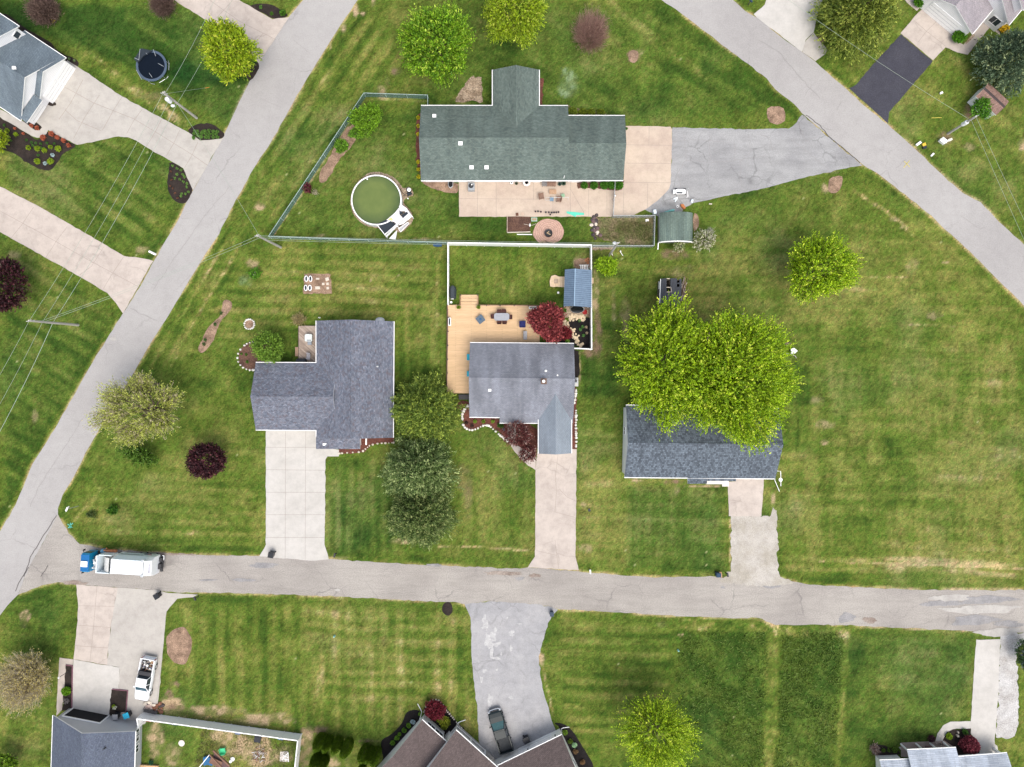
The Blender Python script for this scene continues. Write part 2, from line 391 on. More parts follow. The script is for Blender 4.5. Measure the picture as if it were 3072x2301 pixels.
def ground():
    def axis(h, step):
        core = np.arange(-h, h + 1e-6, step); o = h + np.concatenate([np.arange(1, 80, 1.0), 80 * np.geomspace(1, 40, 16)])
        return np.concatenate([-o[::-1], core, o])
    ax, ay = axis(73, .25), axis(56, .25)
    X, Y = np.meshgrid(ax, ay); sh = X.shape
    wx = X + 1.2 * (vnoise(X, Y, 6, 5) - .5); wy = Y + 1.2 * (vnoise(X, Y, 6, 9) - .5)
    D = .30 + .75 * (fbm(wx, wy, 13, 11, 4) - .5) + .35 * (vnoise(wx, wy, 2.6, 31) - .5) + .22 * (vnoise(X, Y, .9, 41) - .5)
    rich = .35 * (fbm(wx, wy, 17, 77, 3) - .35)
    for txt, dd, ang, per, amp, rc in REG:
        poly = region(txt); bx = inpoly(X, Y, poly); 
        if not bx.any(): continue
        e = ss(-.1, 1.6, dline(X[bx], Y[bx], poly, True)); x, y = X[bx], Y[bx]
        a = -R(ang); u = -x * math.sin(a) + y * math.cos(a)
        st = np.tanh(2.2 * np.sin(2 * math.pi * (u + .5 * (vnoise(x, y, 7, 3) - .5)) / per + 1.7 * vnoise(u * 0, u, 5, 8)))
        brk = .35 + .9 * vnoise(x, y, 5, 55, ang=a, sx=1.9, sy=.7)
        # streaky grain along the mowing direction
        gr = fbm(x, y, 1.1, 91, 3, ang=a, sx=6.0, sy=.6) - .5
        D[bx] += e * (dd + amp * st * brk * .56 + gr * (.28 + amp)); rich[bx] += e * rc * (.7 + .5 * vnoise(x, y, 3, 14))
    # road verges: clipped dry edge then lush line
    dr = np.full(sh, 1e9)
    near = (abs(X) < 76) & (abs(Y) < 60)
    for rd in (leftA[:-1], cornr[:-1], lowTop, lowBot, rightL[1:-1], rightR[1:-1]):
        dd = dline(X[near], Y[near], rd); t = dr[near]; dr[near] = np.minimum(t, dd)
    vn = vnoise(X, Y, 2.2, 61)
    D += .75 * (1 - ss(.05, .05 + .4 * vn + .08, dr)) * ss(.15, .5, vn) - .13 * ss(.4, .7, dr) * (1 - ss(.9, 1.6, dr))
    wn0 = np.random.default_rng(9).normal(size=sh)
    # dry lines, tracks
    for t, txt, w, s in [(12, "520,1528 900,1545 1500,1560 2209,1592", .22, .9), (10, "1540,1405 1800,1408 2209,1432", .22, .9), (11, "0,1428 230,1440", .22, .9),
        (1, "740,470 900,580 1100,740 1300,850 1420,960", 1.0, .62), (1, "1350,900 1560,1050", .8, .5), (16, "130,470 110,900 120,1250 85,1657", 1.25, .42),
        (8, "800,30 920,110 1150,260 1290,400", .35, .7), (8, "880,752 1250,750", .18, .4), (8, "1270,1140 1640,1158", .25, .4), (16, "735,560 720,900 665,1657", .5, .36),
        (5, "1990,480 1900,640 1700,960 1420,1480", .35, .5), (5, "1880,440 1650,830 1500,1100", .3, .35), (9, "740,800 830,950 620,1180", .4, .4), (9, "850,1290 1500,1290 2150,1310", .5, .35),
        (15, "1490,470 1800,500 2209,490", 1.0, .55), (16, "130,520 400,545 740,560", .9, .6), (14, "480,1200 520,1020 560,880", .7, .3), (13, "1380,1220 1700,1250 2209,1300", .5, .5),
        (6, "1530,640 1530,1450", .35, .35), (3, "900,20 1100,160 1400,400 1700,650", .7, .35), (6, "150,420 400,60", .22, .9), (2, "370,1657 930,820 1440,835", .2, .7), (14, "1780,330 1840,500", .2, .6),
        (15, "330,720 440,1230", .22, .9), (11, "1905,1180 1905,1640", .2, .8), (2, "1690,850 1900,850", .1, .3)]:
        p = WL(t, txt); d = dline(X, Y, p); d = d + .4 * w * (vnoise(X, Y, .9, 71) - .5)
        D += s * (1 - ss(w * .35, w, d)) * (.1 + 1.3 * vnoise(X, Y, .8, 81)) * (.8 + .25 * wn0)
    D = np.clip(D, 0, 1.25)
    def c(*v): return np.array(v)
    deep, mid, oliv, straw = c(.042, .080, .011), c(.092, .134, .020), c(.168, .182, .042), c(.38, .31, .14)
    D = D + .03
    def lerp(a, b, t): return a + (b - a) * t[..., None]
    C = lerp(deep, mid, ss(0, .30, D)); C = np.where((D > .30)[..., None], lerp(mid, oliv, ss(.30, .66, D)), C)
    C = np.where((D > .66)[..., None], lerp(oliv, straw, ss(.66, 1.15, D)), C)
    rich = np.clip(rich, 0, 1.2)
    C = C * (1 - .45 * rich[..., None] * c(1.25, .75, .2))
    bl = ss(.55, .8, fbm(X, Y, 9, 123, 3)); C = C * (1 + .28 * bl[..., None] * c(-.25, -.12, .5))      # bluish clover drifts
    g = np.random.default_rng(4); wn = g.normal(size=sh)
    C *= np.clip(1 + .30 * (vnoise(X, Y, .55, 201) - .5) + .22 * (vnoise(X, Y, 1.6, 203) - .5) + .17 * wn, .4, 1.9)[..., None]
    C *= (1 + .12 * g.normal(size=sh)[..., None] * c(1, .1, .8))
    fl = (g.random(sh) > .9997) & (abs(X) < 74) & (abs(Y) < 57); C = np.where(fl[..., None], c(.30, .32, .14), C)
    # worn soil, dust and litter patches: (frame, x, y, rx, ry, colour, strength)
    tan, soil, dk, grn, pale = c(.42, .31, .19), c(.22, .145, .10), c(.07, .06, .045), c(.02, .06, .012), c(.30, .40, .24)
    for t, x, y, rx, ry, col, s in [(3, 550, 740, 70, 60, pale, .55), (3, 560, 610, 50, 60, pale, .35), (3, 560, 680, 90, 110, pale, .22), (3, 1105, 460, 50, 60, soil, .8), (3, 1150, 430, 50, 35, tan, .6), (2, 850, 90, 28, 60, tan, .9), (2, 745, 230, 22, 60, tan, .9),
        (2, 640, 385, 14, 30, tan, .8), (2, 905, 110, 18, 16, tan, .9), (2, 990, 25, 16, 40, tan, .8), (2, 1180, 585, 55, 40, soil, .7), (2, 1110, 680, 26, 50, soil, .6), (2, 1060, 750, 35, 40, tan, .6), (5, 2150, 165, 50, 40, tan, .8),
        (5, 2090, 640, 50, 40, tan, .6), (5, 2040, 780, 70, 50, pale, .25), (7, 1470, 560, 130, 60, soil, .6), (7, 1040, 1100, 40, 200, tan, .35), (7, 790, 900, 30, 200, tan, .7), (7, 810, 1200, 38, 220, soil, .75), (7, 750, 1370, 90, 70, soil, .7),
        (7, 640, 640, 40, 50, tan, .6), (7, 660, 1500, 14, 150, tan, .5), (8, 1130, 270, 40, 20, tan, .9), (8, 1195, 335, 26, 12, tan, .8), (8, 970, 150, 30, 14, tan, .6), (8, 1280, 660, 60, 70, tan, .3), (8, 1470, 1070, 70, 40, tan, .35),
        (8, 570, 30, 40, 30, tan, .7), (12, 560, 400, 80, 40, tan, .5), (12, 560, 545, 40, 22, tan, .9), (12, 500, 200, 60, 60, tan, .35), (13, 205, 400, 45, 40, tan, .8), (13, 200, 450, 30, 60, soil, .4), (13, 1440, 970, 60, 22, soil, .8), (13, 1400, 1060, 30, 60, soil, .8),
        (13, 1430, 1140, 100, 60, tan, .9), (13, 1450, 1180, 80, 50, soil, .7), (13, 1750, 1190, 260, 45, tan, .75), (13, 2100, 1260, 150, 60, tan, .7), (13, 1290, 1420, 90, 160, tan, .8), (13, 1430, 1560, 80, 90, tan, .6), (13, 1990, 1480, 200, 100, tan, .95), (13, 1850, 1400, 120, 60, tan, .7),
        (13, 2150, 1560, 120, 120, tan, .95), (13, 1800, 1600, 60, 60, tan, .8), (14, 40, 1500, 110, 150, tan, .9), (14, 230, 1260, 120, 50, tan, .7), (14, 60, 1250, 80, 40, tan, .7), (14, 240, 1560, 100, 80, tan, .85), (14, 440, 1430, 60, 130, tan, .9), (14, 430, 1560, 60, 120, soil, .5),
        (14, 500, 1350, 120, 30, soil, .6), (14, 640, 1640, 90, 60, tan, .7), (14, 960, 1440, 90, 14, soil, .7), (14, 780, 1610, 30, 60, tan, .4), (11, 1140, 860, 50, 14, tan, .7), (11, 1440, 870, 100, 24, soil, .8), (11, 1460, 940, 22, 40, tan, .7), (11, 1700, 905, 150, 12, tan, .8), (11, 690, 1060, 20, 20, tan, .6), (11, 720, 1420, 60, 36, tan, .4),
        (12, 130, 1010, 22, 60, tan, .7), (16, 140, 455, 50, 30, tan, .9), (16, 380, 455, 120, 22, dk, .4), (16, 600, 455, 110, 22, soil, .8), (15, 1500, 560, 26, 16, tan, .8), (15, 340, 760, 30, 60, tan, .8), (16, 1000, 495, 100, 12, tan, .7), (10, 1240, 1360, 110, 26, tan, .6), (10, 700, 1500, 90, 12, tan, .8), (10, 1750, 850, 100, 150, soil, .25),
        (10, 1780, 1000, 40, 160, soil, .3), (4, 1560, 1150, 70, 50, soil, .6), (4, 1745, 920, 45, 60, soil, .8), (4, 1750, 1220, 60, 40, tan, .4), (4, 520, 330, 60, 50, soil, .8), (4, 2200, 1200, 40, 60, tan, .9), (4, 620, 1420, 80, 20, tan, .5), (4, 560, 1560, 30, 40, tan, .7),
        (2, 1080, 800, 60, 25, tan, .6), (6, 560, 410, 60, 14, tan, .5), (6, 1430, 435, 120, 14, tan, .5), (6, 1205, 735, 14, 12, tan, .8), (6, 970, 775, 10, 10, tan, .6), (1, 1300, 800, 120, 50, soil, .3), (9, 290, 330, 30, 60, tan, .3), (5, 120, 560, 60, 40, tan, .35), (5, 1170, 520, 60, 40, tan, .4), (7, 1500, 700, 120, 60, tan, .25),
        (8, 1560, 625, 30, 12, tan, .7), (15, 1340, 480, 60, 30, tan, .3), (7, 940, 1000, 20, 160, tan, .3)]:
        p = W(t, x, y); k = 1 / (FR[t][2] * PXM); q = np.hypot((X - p.x) / (rx * k), (Y - p.y) / (ry * k)) + 1.0 * (fbm(X, Y, 1.6, int(x) % 97, 4) - .5) + .10 * wn
        a = s * (1 - ss(.55, 1.15, q)) * (.25 + .95 * ss(.25, .7, vnoise(X, Y, .7, 301) + .12 * wn)); a = np.clip(a, 0, 1)
        C = C * (1 - a[..., None]) + col * a[..., None]
    # far land fades into plain meadow
    far = ss(100, 150, np.maximum(abs(X), abs(Y)))[..., None]; C = C * (1 - far) + c(.10, .135, .024) * far
    C = np.clip(C, 0.003, 1)
    ny, nx = sh
    Z = np.zeros(sh)
    V = np.stack([X, Y, Z], -1).reshape(-1, 3)
    idx = np.arange(nx * ny).reshape(ny, nx)
    F = np.stack([idx[:-1, :-1], idx[:-1, 1:], idx[1:, 1:], idx[1:, :-1]], -1).reshape(-1, 4)
    me = bpy.data.meshes.new("ground"); me.vertices.add(len(V)); me.vertices.foreach_set('co', V.ravel())
    me.loops.add(len(F) * 4); me.loops.foreach_set('vertex_index', F.ravel().astype(np.int32))
    me.polygons.add(len(F)); me.polygons.foreach_set('loop_start', np.arange(0, len(F) * 4, 4, dtype=np.int32))
    me.update(calc_edges=True)
    at = me.color_attributes.new('gcol', 'FLOAT_COLOR', 'POINT')
    at.data.foreach_set('color', np.concatenate([C.reshape(-1, 3), np.ones((len(V), 1))], 1).astype(np.float32).ravel())
    me.materials.append(M_attr('lawn', 'gcol', rough=.95, fine=6.0, fam=.4, spec=.08, bump=.6))
    o = bpy.data.objects.new("ground", me); COL.objects.link(o); o['kind'] = 'structure'
ground()

# ================================================================ ROADS
M_paving('road_grey', (.37, .358, .348), (.325, .312, .305), big=.07, fine=8, fam=.12, cracks=.35, crack_scale=.10, blot=.28, crackcol=(.12, .11, .11))
M_paving('road_brown', (.36, .335, .305), (.295, .272, .25), big=.12, fine=7, fam=.2, cracks=.5, crack_scale=.2, blot=.5, streak=(.25, 1.6, 1), crackcol=(.12, .11, .11))
sheet('road', roadA, .012, MATS['road_grey'], jit=.03, step=.8)
sheet('road', roadB, .008, MATS['road_brown'], jit=.05, step=.6)
sheet('road', roadC, .020, MATS['road_grey'], jit=.04, step=.8)
M_paving('patch_dark', (.265, .26, .265), (.30, .29, .285), big=.6, fine=7, fam=.2, blot=.8)
M_paving('patch_pale', (.44, .42, .39), (.38, .36, .335), big=.5, fine=7, fam=.12, blot=.6)
M_paving('patch_brown', (.24, .19, .16), (.34, .29, .25), big=.6, fine=6, fam=.25, blot=.8)
def blob(t, x, y, rx, ry, n=26, rough=.28, rot=0):
    k = 1 / (FR[t][2] * PXM); c = W(t, x, y); ph = [random.uniform(0, 6.3) for _ in range(5)]; out = []
    for i in range(n):
        a = i * 2 * math.pi / n; r = 1 + rough * (.5 * math.sin(2 * a + ph[0]) + .4 * math.sin(3 * a + ph[1]) + .35 * math.sin(5 * a + ph[2]) + .3 * math.sin(8 * a + ph[3]))
        dx, dy = rx * k * r * math.cos(a), ry * k * r * math.sin(a)
        out.append(Vector((c.x + dx * math.cos(rot) - dy * math.sin(rot), c.y + dx * math.sin(rot) + dy * math.cos(rot), 0)))
    return out
for i, (t, x, y, rx, ry, m) in enumerate([(10, 90, 1565, 105, 22, 'patch_dark'), (9, 2170, 1560, 70, 24, 'patch_dark'), (11, 2140, 1610, 70, 26, 'patch_dark'), (16, 110, 150, 85, 28, 'patch_dark'), (15, 165, 95, 34, 16, 'patch_dark'), (15, 290, 70, 44, 18, 'patch_brown'), (15, 90, 55, 90, 16, 'patch_brown'),
    (15, 1845, 168, 17, 11, 'patch_dark'), (16, 740, 420, 74, 38, 'patch_dark'), (16, 930, 440, 60, 24, 'patch_brown'), (16, 1900, 270, 220, 34, 'patch_dark'), (16, 1800, 440, 200, 40, 'patch_dark'), (16, 1540, 300, 170, 26, 'patch_dark'), (16, 1600, 255, 150, 30, 'patch_pale'), (16, 1850, 350, 330, 34, 'patch_pale'),
    (16, 2000, 540, 170, 36, 'patch_pale'), (16, 2080, 470, 130, 24, 'patch_dark'), (13, 2020, 108, 90, 14, 'patch_dark'), (13, 1720, 108, 70, 8, 'patch_dark'), (13, 620, 130, 100, 18, 'patch_brown'), (9, 1400, 1470, 200, 10, 'patch_brown'), (10, 1500, 1560, 60, 12, 'patch_dark'), (14, 2050, 50, 150, 14, 'patch_brown'), (14, 700, 190, 26, 10, 'patch_pale'), (5, 940, 1260, 22, 16, 'patch_pale')]):
    sheet('road_patch', blob(t, x, y, rx, ry), .016 + .0011 * i, MATS[m], jit=.05, step=.25)
crack = M('crack_dark', (.10, .09, .09), var=.3); soilm = M('verge_dust', (.46, .36, .26), var=.35, scale=3)
strips('road_crack', [WL(9, "470,1150 380,1290 260,1480 200,1657"), WL(13, "240,0 170,110 130,200"), WL(9, "400,1560 340,1657"), WL(4, "400,955 520,1040 590,1130 660,1190 760,1270 850,1350")], .09, .05, crack, jit=.05, step=.4)['kind'] = 'structure'
strips('road_crack', [WL(5, "1080,1010 1190,1060 1300,1110"), WL(2, "60,815 130,850 230,890"), WL(4, "660,910 700,840"), WL(4, "1150,1390 1230,1320"), WL(8, "1680,240 1850,350 1900,330"), WL(5, "1900,0 1700,240 1500,520 1260,870"), WL(9, "700,330 500,640 330,900 250,1080"), WL(4, "0,330 180,430 330,620 520,820"), WL(2, "330,330 420,400 450,430")], .035, .051, M('crack_faint', (.27, .25, .25), var=.2), jit=.06, step=.5)['kind'] = 'structure'
strips('lime_marking', [WL(9, "560,1220 600,1250"), WL(9, "565,1255 605,1212"), WL(9, "585,1210 582,1255")], .10, .03, M('mark_teal', (.10, .45, .36), var=.2))['kind'] = 'structure'
strips('chalk_marking', [WL(4, "1210,1390 1260,1330"), WL(4, "1215,1335 1262,1385"), WL(4, "1440,978 1525,975")], .07, .055, M('mark_yellow', (.6, .5, .1), var=.2))['kind'] = 'structure'

# ================================================================ DRIVEWAYS, PATIOS, WALKS
M_paving('concrete_pink', (.485, .425, .38), (.43, .375, .335), big=.25, fine=10, fam=.07, cracks=.25, blot=.6)
M_paving('concrete_buff', (.52, .43, .345), (.45, .36, .295), big=.2, fine=9, fam=.07, blot=.5)
M_paving('concrete_pale', (.50, .48, .45), (.455, .435, .405), big=.22, fine=10, fam=.06, blot=.45)
M_paving('concrete_grey', (.43, .405, .37), (.39, .365, .335), big=.22, fine=10, fam=.07, blot=.55)
M_paving('asphalt_cracked', (.335, .335, .335), (.265, .265, .27), big=.16, fine=7, fam=.15, cracks=.42, crack_scale=.33, blot=.7, streak=(.3, 1.2, 1))
M_paving('asphalt_mid', (.36, .355, .36), (.30, .30, .31), big=.25, fine=8, fam=.12, cracks=.3, crack_scale=.3, blot=.6)
M_paving('asphalt_black', (.062, .062, .078), (.05, .05, .066), big=.3, fine=8, fam=.25, blot=.5)
M_paving('gravel_pale', (.46, .43, .39), (.37, .34, .29), big=.4, fine=11, fam=.25, blot=.6)
joint = M('joint', (.30, .26, .23), var=.25)
CZ = .045
def slab(name, pts, m, joints=(), z=CZ, jit=.03, smooth=0, jw=.045, label=None):
    o = sheet(name, pts, z, MATS[m], jit=jit, step=.6, thick=.06, smooth=smooth, label=label)
    if joints:
        s = strips('joint', joints, jw, z + .004, joint); s.parent = o; 
        s.location = s.location - o.location
    return o
slab('driveway', WL(1, "640,550 1015,800 1350,985 1550,1090 1660,1165 1845,1150 1600,1575 1520,1395 1400,1325 1250,1240 1130,1165 1060,1137 980,1130 860,1155 760,1180 640,1200 540,1155 400,1078 385,1110 350,1137 310,1142 265,1128 0,968 0,905 190,1005 295,1080 330,1080 350,1055 330,1035 270,990 560,500"), 'concrete_grey',
     [WL(1, "480,690 780,855 1110,985 1300,1100 1590,1280 1720,1370"), WL(1, "540,910 640,1000 840,1085"), WL(1, "690,660 590,850 490,990"), WL(1, "825,790 705,970 610,1150"), WL(1, "1015,800 950,900 850,1080"), WL(1, "1180,905 1110,1000 1050,1110"), WL(1, "1340,990 1290,1090 1210,1220"), WL(1, "1490,1080 1440,1190 1380,1290"), WL(1, "1640,1180 1590,1290 1530,1390")], jw=.05)
slab('driveway', WL('S', "523,0 637,72 742,145 776,190 868,51 818,58 760,25 717,0 620,-60 400,-70"), 'concrete_pink', [WL('S', "600,-20 720,65 830,120"), WL('S', "700,0 640,65"), WL('S', "790,100 750,150")])
slab('driveway', WL(5, "-900,-420 0,0 300,150 820,450 1030,575 1160,590 1270,615 1020,1050 960,960 890,880 600,710 0,375 -900,-40"), 'concrete_pink',
     [WL(5, "0,200 350,390 720,600 1150,830"), WL(5, "860,500 760,660 650,740"), WL(5, "1030,575 920,740 850,860"), WL(5, "560,330 470,450 380,590"), WL(5, "280,170 180,320 90,430")])
slab('driveway', WL(10, "105,420 520,420 520,575 710,605 710,660 615,660 598,685 590,1390 625,1512 480,1524 50,1487 105,1390"), 'concrete_pale',
     [WL(10, "268,450 265,1500"), WL(10, "435,450 430,1515"), WL(10, "105,585 520,585"), WL(10, "105,770 597,775"), WL(10, "103,957 595,958"), WL(10, "103,1143 592,1143"), WL(10, "103,1332 590,1332")])
slab('driveway', WL(11, "312,620 590,620 595,600 635,600 625,1490 652,1602 230,1580 290,1490 295,775 300,690"), 'concrete_pink', [WL(11, "480,650 458,830 468,950 455,1120 620,1165"), WL(11, "455,1350 470,1480 485,1590"), WL(11, "300,1440 470,1480"), WL(11, "490,930 560,1000 630,1030")], jw=.04)
slab('path', WL(11, "60,380 130,380 130,560 200,600 297,640 295,775 230,735 170,680 120,620 60,520"), 'concrete_pink', z=.04)
slab('driveway', WL(11, "1955,820 2185,825 2185,860 2165,1155 1895,1155 1885,870 1955,866"), 'concrete_pink', [WL(11, "1895,1020 2000,1030")])
sheet('gravel_driveway', WL('S', "2192,1548 2235,1546 2308,1550 2318,1520 2330,1532 2333,1600 2332,1673 2336,1715 2348,1733 2380,1750 2290,1758 2180,1750 2150,1742 2184,1728 2192,1700 2194,1640"), .022, MATS['gravel_pale'], jit=.12, step=.35)
slab('driveway', WL(13, "632,145 975,170 950,300 920,480 900,640 890,810 610,765 625,620 640,480 650,330"), 'concrete_pink', [WL(13, "805,155 785,400 765,620 745,790"), WL(13, "650,320 950,325"), WL(13, "640,480 915,500"), WL(13, "620,650 895,670")])
slab('driveway', WL(13, "976,170 1290,190 1400,215 1640,228 1600,250 1470,262 1380,370 1370,470 1345,760 1305,1180 1200,1300 1060,1320 920,1240 925,1012 986,1016 991,830 891,811 901,640 921,480 951,300"), 'concrete_grey', [WL(13, "1340,800 1300,1100")], z=.041)
slab('driveway', WL(13, "611,766 990,831 985,1015 924,1012 905,1260 590,1200"), 'concrete_pale')
slab('path', WL(13, "495,750 609,766 603,815 548,812 535,990 515,1180 465,1235 480,960"), 'concrete_pink', z=.043)
sheet('asphalt_driveway', WL('S', "1394,1813 1412,1853 1414,1920 1416,1991 1423,2060 1432,2128 1436,2220 1480,2330 1560,2310 1668,2196 1648,2136 1627,2063 1616,1969 1634,1904 1656,1846 1674,1829 1645,1818 1560,1809 1466,1803"), .018, MATS['asphalt_mid'], jit=.06, step=.5)
for i, (t, x, y, rx, ry) in enumerate([(14, 1920, 460, 22, 60), (14, 1960, 600, 45, 60), (14, 2010, 640, 40, 16), (14, 2010, 755, 40, 12), (14, 1975, 700, 14, 50), (14, 2005, 530, 12, 30), (14, 1915, 860, 16, 16), (14, 1890, 930, 14, 20), (14, 2140, 560, 16, 12), (14, 2135, 680, 10, 20), (15, 95, 545, 20, 20), (15, 90, 670, 8, 18), (15, 160, 470, 16, 5), (15, 60, 420, 6, 10), (14, 1960, 1110, 24, 50), (15, 90, 1080, 20, 12), (14, 2020, 850, 8, 12), (15, 10, 720, 10, 12), (14, 1910, 500, 16, 14)]):
    sheet('cement_patch', blob(t, x, y, rx, ry, rough=.45), .024 + .0009 * i, M_paving('cement', (.48, .475, .47), (.40, .395, .40), big=2.0, fine=9, fam=.2, blot=.5) if 'cement' not in MATS else MATS['cement'], jit=.04, step=.2)
slab('driveway', WL(16, "1812,601 2011,598 1990,1100 1965,1465 1985,1480 1840,1492 1845,1657 1980,1657 1990,1492 1770,1420 1765,1270 1790,900")[:5] + WL(16, "1990,1500 2010,1657 1840,1657 1840,1480 1768,1380 1767,1270 1790,900"), 'concrete_pale')
slab('path', WL(16, "1768,1277 1600,1280 1540,1310 1490,1380 1472,1450 1480,1490 1170,1490 1200,1530 1560,1530 1535,1430 1570,1365 1620,1342 1768,1335"), 'concrete_pale', z=.042)
sheet('gravel_driveway', WL(16, "2012,560 2209,542 2700,540 2700,600 2209,600 2160,690 2140,780 2150,880 2165,1000 2165,1290 2130,1400 2060,1425 1975,1410 1990,1100 2013,600"), .022, M_paving('gravel_white', (.52, .51, .50), (.40, .38, .36), big=.5, fine=7, fam=.3, blot=.7), jit=.12, step=.35)
slab('driveway', WL(4, "0,150 -30,118 60,40 95,-60 560,-60 540,0 500,100 465,270 400,330 370,430"), 'concrete_pale')
slab('driveway', WL(4, "373,432 385,370 405,332 466,272 520,345 580,410 560,450 480,507"), 'concrete_grey', z=.038)
sheet('asphalt_driveway', WL(4, "1190,283 1452,507 1290,700 1150,860 1090,930 1080,1022 930,885 760,732 820,700 900,600 1000,490"), .02, MATS['asphalt_black'], jit=.03, step=.5)
slab('driveway', WL(4, "1185,275 1395,35 1520,40 1760,260 1700,330 1560,390 1455,500"), 'concrete_pink', [WL(4, "1290,165 1400,260 1560,385"), WL(4, "1510,150 1400,260 1330,350")])
slab('path', WL('e', "-80,-60 20,-60 110,-20 320,60 300,100 190,205 0,45"), 'concrete_pink')
slab('path', WL('e', "722,892 860,770 1000,810 1070,845 1240,640 1600,200 1900,440 1700,560 1760,600 1750,660 1575,515 1380,730 1150,1032 960,990"), 'concrete_pink', z=.041)
slab('patio', WL('S', "1376,545 1700,535 1871,538 1877,378 2011,380 2016,388 2012,549 2007,567 1971,603 1935,629 1902,645 1844,650 1377,650"), 'concrete_buff',
     [WL('i', "330,140 330,680"), WL('i', "625,140 625,680"), WL('i', "1797,140 1797,680"), WL('i', "40,400 600,405 1340,410"), WL('i', "2085,250 2085,680"), WL('i', "1797,250 2010,620"), WL('j', "405,180 405,560"), WL('j', "660,90 655,550"), WL('j', "660,85 1370,95"), WL('j', "1020,100 1015,470"), WL(3, "1042,1352 1420,1355"), WL(3, "1042,1200 1420,1205"), WL(3, "1235,1050 1233,1205"), WL('i', "1215,140 1215,410"), WL('i', "1520,410 1520,680")], jw=.04)
sheet('asphalt_driveway', WL('S', "2018,382 2100,384 2253,388 2300,386 2366,386 2391,366 2406,344 2587,496 2526,507 2417,532 2272,570 2152,593 2079,609 2050,625 2040,650 1975,650 1960,640 1935,629 1971,603 2012,549 2016,388"), .02, MATS['asphalt_cracked'], jit=.05, step=.5)
strips('asphalt_crack', [WL(3, "1520,1110 1530,1190 1545,1330 1470,1430 1500,1560"), WL(3, "1540,1330 1700,1345 1850,1340 1950,1330 2100,1300 2209,1290"), WL(3, "1730,1120 1740,1330"), WL(3, "1945,1180 1950,1330"), WL(3, "2060,1120 2080,1250 1990,1340 2000,1560"), WL(3, "1430,1170 1600,1160 1900,1180"), WL(4, "0,1110 100,1140 130,1250"), WL(4, "250,1140 380,1230 480,1320 620,1420"), WL(4, "330,1000 400,1170 500,1120")], .035, .026, MATS['crack_faint'], jit=.07, step=.3)['kind'] = 'structure'

# ================================================================ BEDS
M_paving('mulch_dark', (.042, .031, .026), (.026, .020, .018), big=.8, fine=12, fam=.5, blot=.9)
M_paving('mulch_brown', (.15, .082, .058), (.10, .055, .042), big=.8, fine=10, fam=.5, blot=.9)
M_paving('mulch_red', (.17, .062, .045), (.11, .045, .034), big=.8, fine=10, fam=.5, blot=.9)
M_paving('mulch_tan', (.34, .23, .16), (.22, .145, .10), big=.9, fine=8, fam=.4, blot=.9)
M_paving('mulch_black', (.014, .012, .013), (.02, .016, .016), big=.8, fine=10, fam=.5, blot=.9)
M_paving('weeds', (.22, .17, .10), (.12, .14, .045), big=.7, fine=4, fam=.5, blot=1.0)
M_paving('twig_litter', (.42, .33, .24), (.26, .19, .13), big=1.2, fine=5, fam=.5, blot=1.0)
def bed(pts, m, z=.03, jit=.06, smooth=1, name='mulch_bed'):
    return sheet(name, pts, z, MATS[m], jit=jit, step=.35, smooth=smooth)
bed(WL(1, "-400,120 20,100 110,150 200,230 330,300 420,350 500,440 620,480 655,520 650,550 560,640 200,420 -300,300"), 'mulch_dark')
bed(WL(1, "0,968 265,1130 300,1165 350,1140 400,1078 540,1158 640,1203 590,1240 520,1270 470,1360 420,1415 360,1410 280,1380 200,1330 140,1280 60,1250 -200,1200 -300,800"), 'mulch_dark')
bed(WL(1, "190,1005 280,1005 350,1052 330,1082 295,1082"), 'mulch_dark', smooth=0)
bed(blob(1, 425, 855, 40, 24, rough=.15, rot=-.4), 'mulch_dark', z=.055)
bed(WL(1, "1545,1090 1600,1040 1690,1015 1770,1030 1830,1080 1865,1110 1845,1150 1750,1155 1665,1166"), 'mulch_dark')
bed(WL(1, "1405,1327 1520,1395 1560,1480 1600,1580 1560,1657 1530,1690 1470,1680 1420,1640 1380,1540 1395,1420"), 'mulch_dark')
bed(WL(2, "-60,60 10,35 80,28 160,40 220,75 300,130 240,150 160,160 90,110"), 'mulch_dark')
bed(WL(1, "2060,560 2140,510 2150,560 2080,680 2030,640"), 'mulch_dark')
bed(WL(2, "1345,960 1400,930 1400,1500 1345,1350"), 'mulch_red')
bed(WL(2, "1380,1490 1700,1500 1700,1600 1640,1600 1560,1590 1430,1540"), 'mulch_tan')
bed(WL(2, "810,1010 860,1080 850,1160 770,1270 700,1330 620,1490 570,1520 540,1500 560,1400 620,1330 690,1180"), 'mulch_tan')
bed(WL(3, "320,640 362,650 355,870 320,870"), 'mulch_red', smooth=0)
bed(WL(3, "565,870 640,895 700,905 880,940 880,960 565,960"), 'weeds', smooth=0)
bed(WL(2, "1675,840 1720,740 1800,640 1890,640 1900,845"), 'twig_litter', smooth=0, jit=.12)
bed(WL(3, "640,1497 1030,1497 1010,1570 950,1580 850,1565 645,1565"), 'mulch_brown', z=.052, smooth=0)
bed(WL(4, "85,880 210,880 235,950 225,1020 110,1030 75,960"), 'mulch_tan', jit=.08)
bed(WL(4, "600,1470 700,1450 710,1500 670,1600 590,1600 585,1530"), 'mulch_tan', jit=.1)
bed(WL(3, "1060,440 1100,410 1150,430 1140,500 1110,525 1070,510"), 'mulch_tan', jit=.08)
bed(WL(5, "1850,940 1890,935 1925,960 1920,1010 1880,1060 1830,1110 1800,1190 1770,1270 1715,1350 1670,1385 1635,1350 1670,1270 1720,1170 1770,1120 1830,1070 1840,1000"), 'mulch_tan')
bed(blob(5, 2068, 1138, 38, 38, rough=.06), 'mulch_tan')
bed(blob('S', 768, 1068, 53, 45, rough=.05), 'mulch_brown')
bed(WL(6, "418,718 640,725 652,885 415,888"), 'mulch_tan', smooth=0)
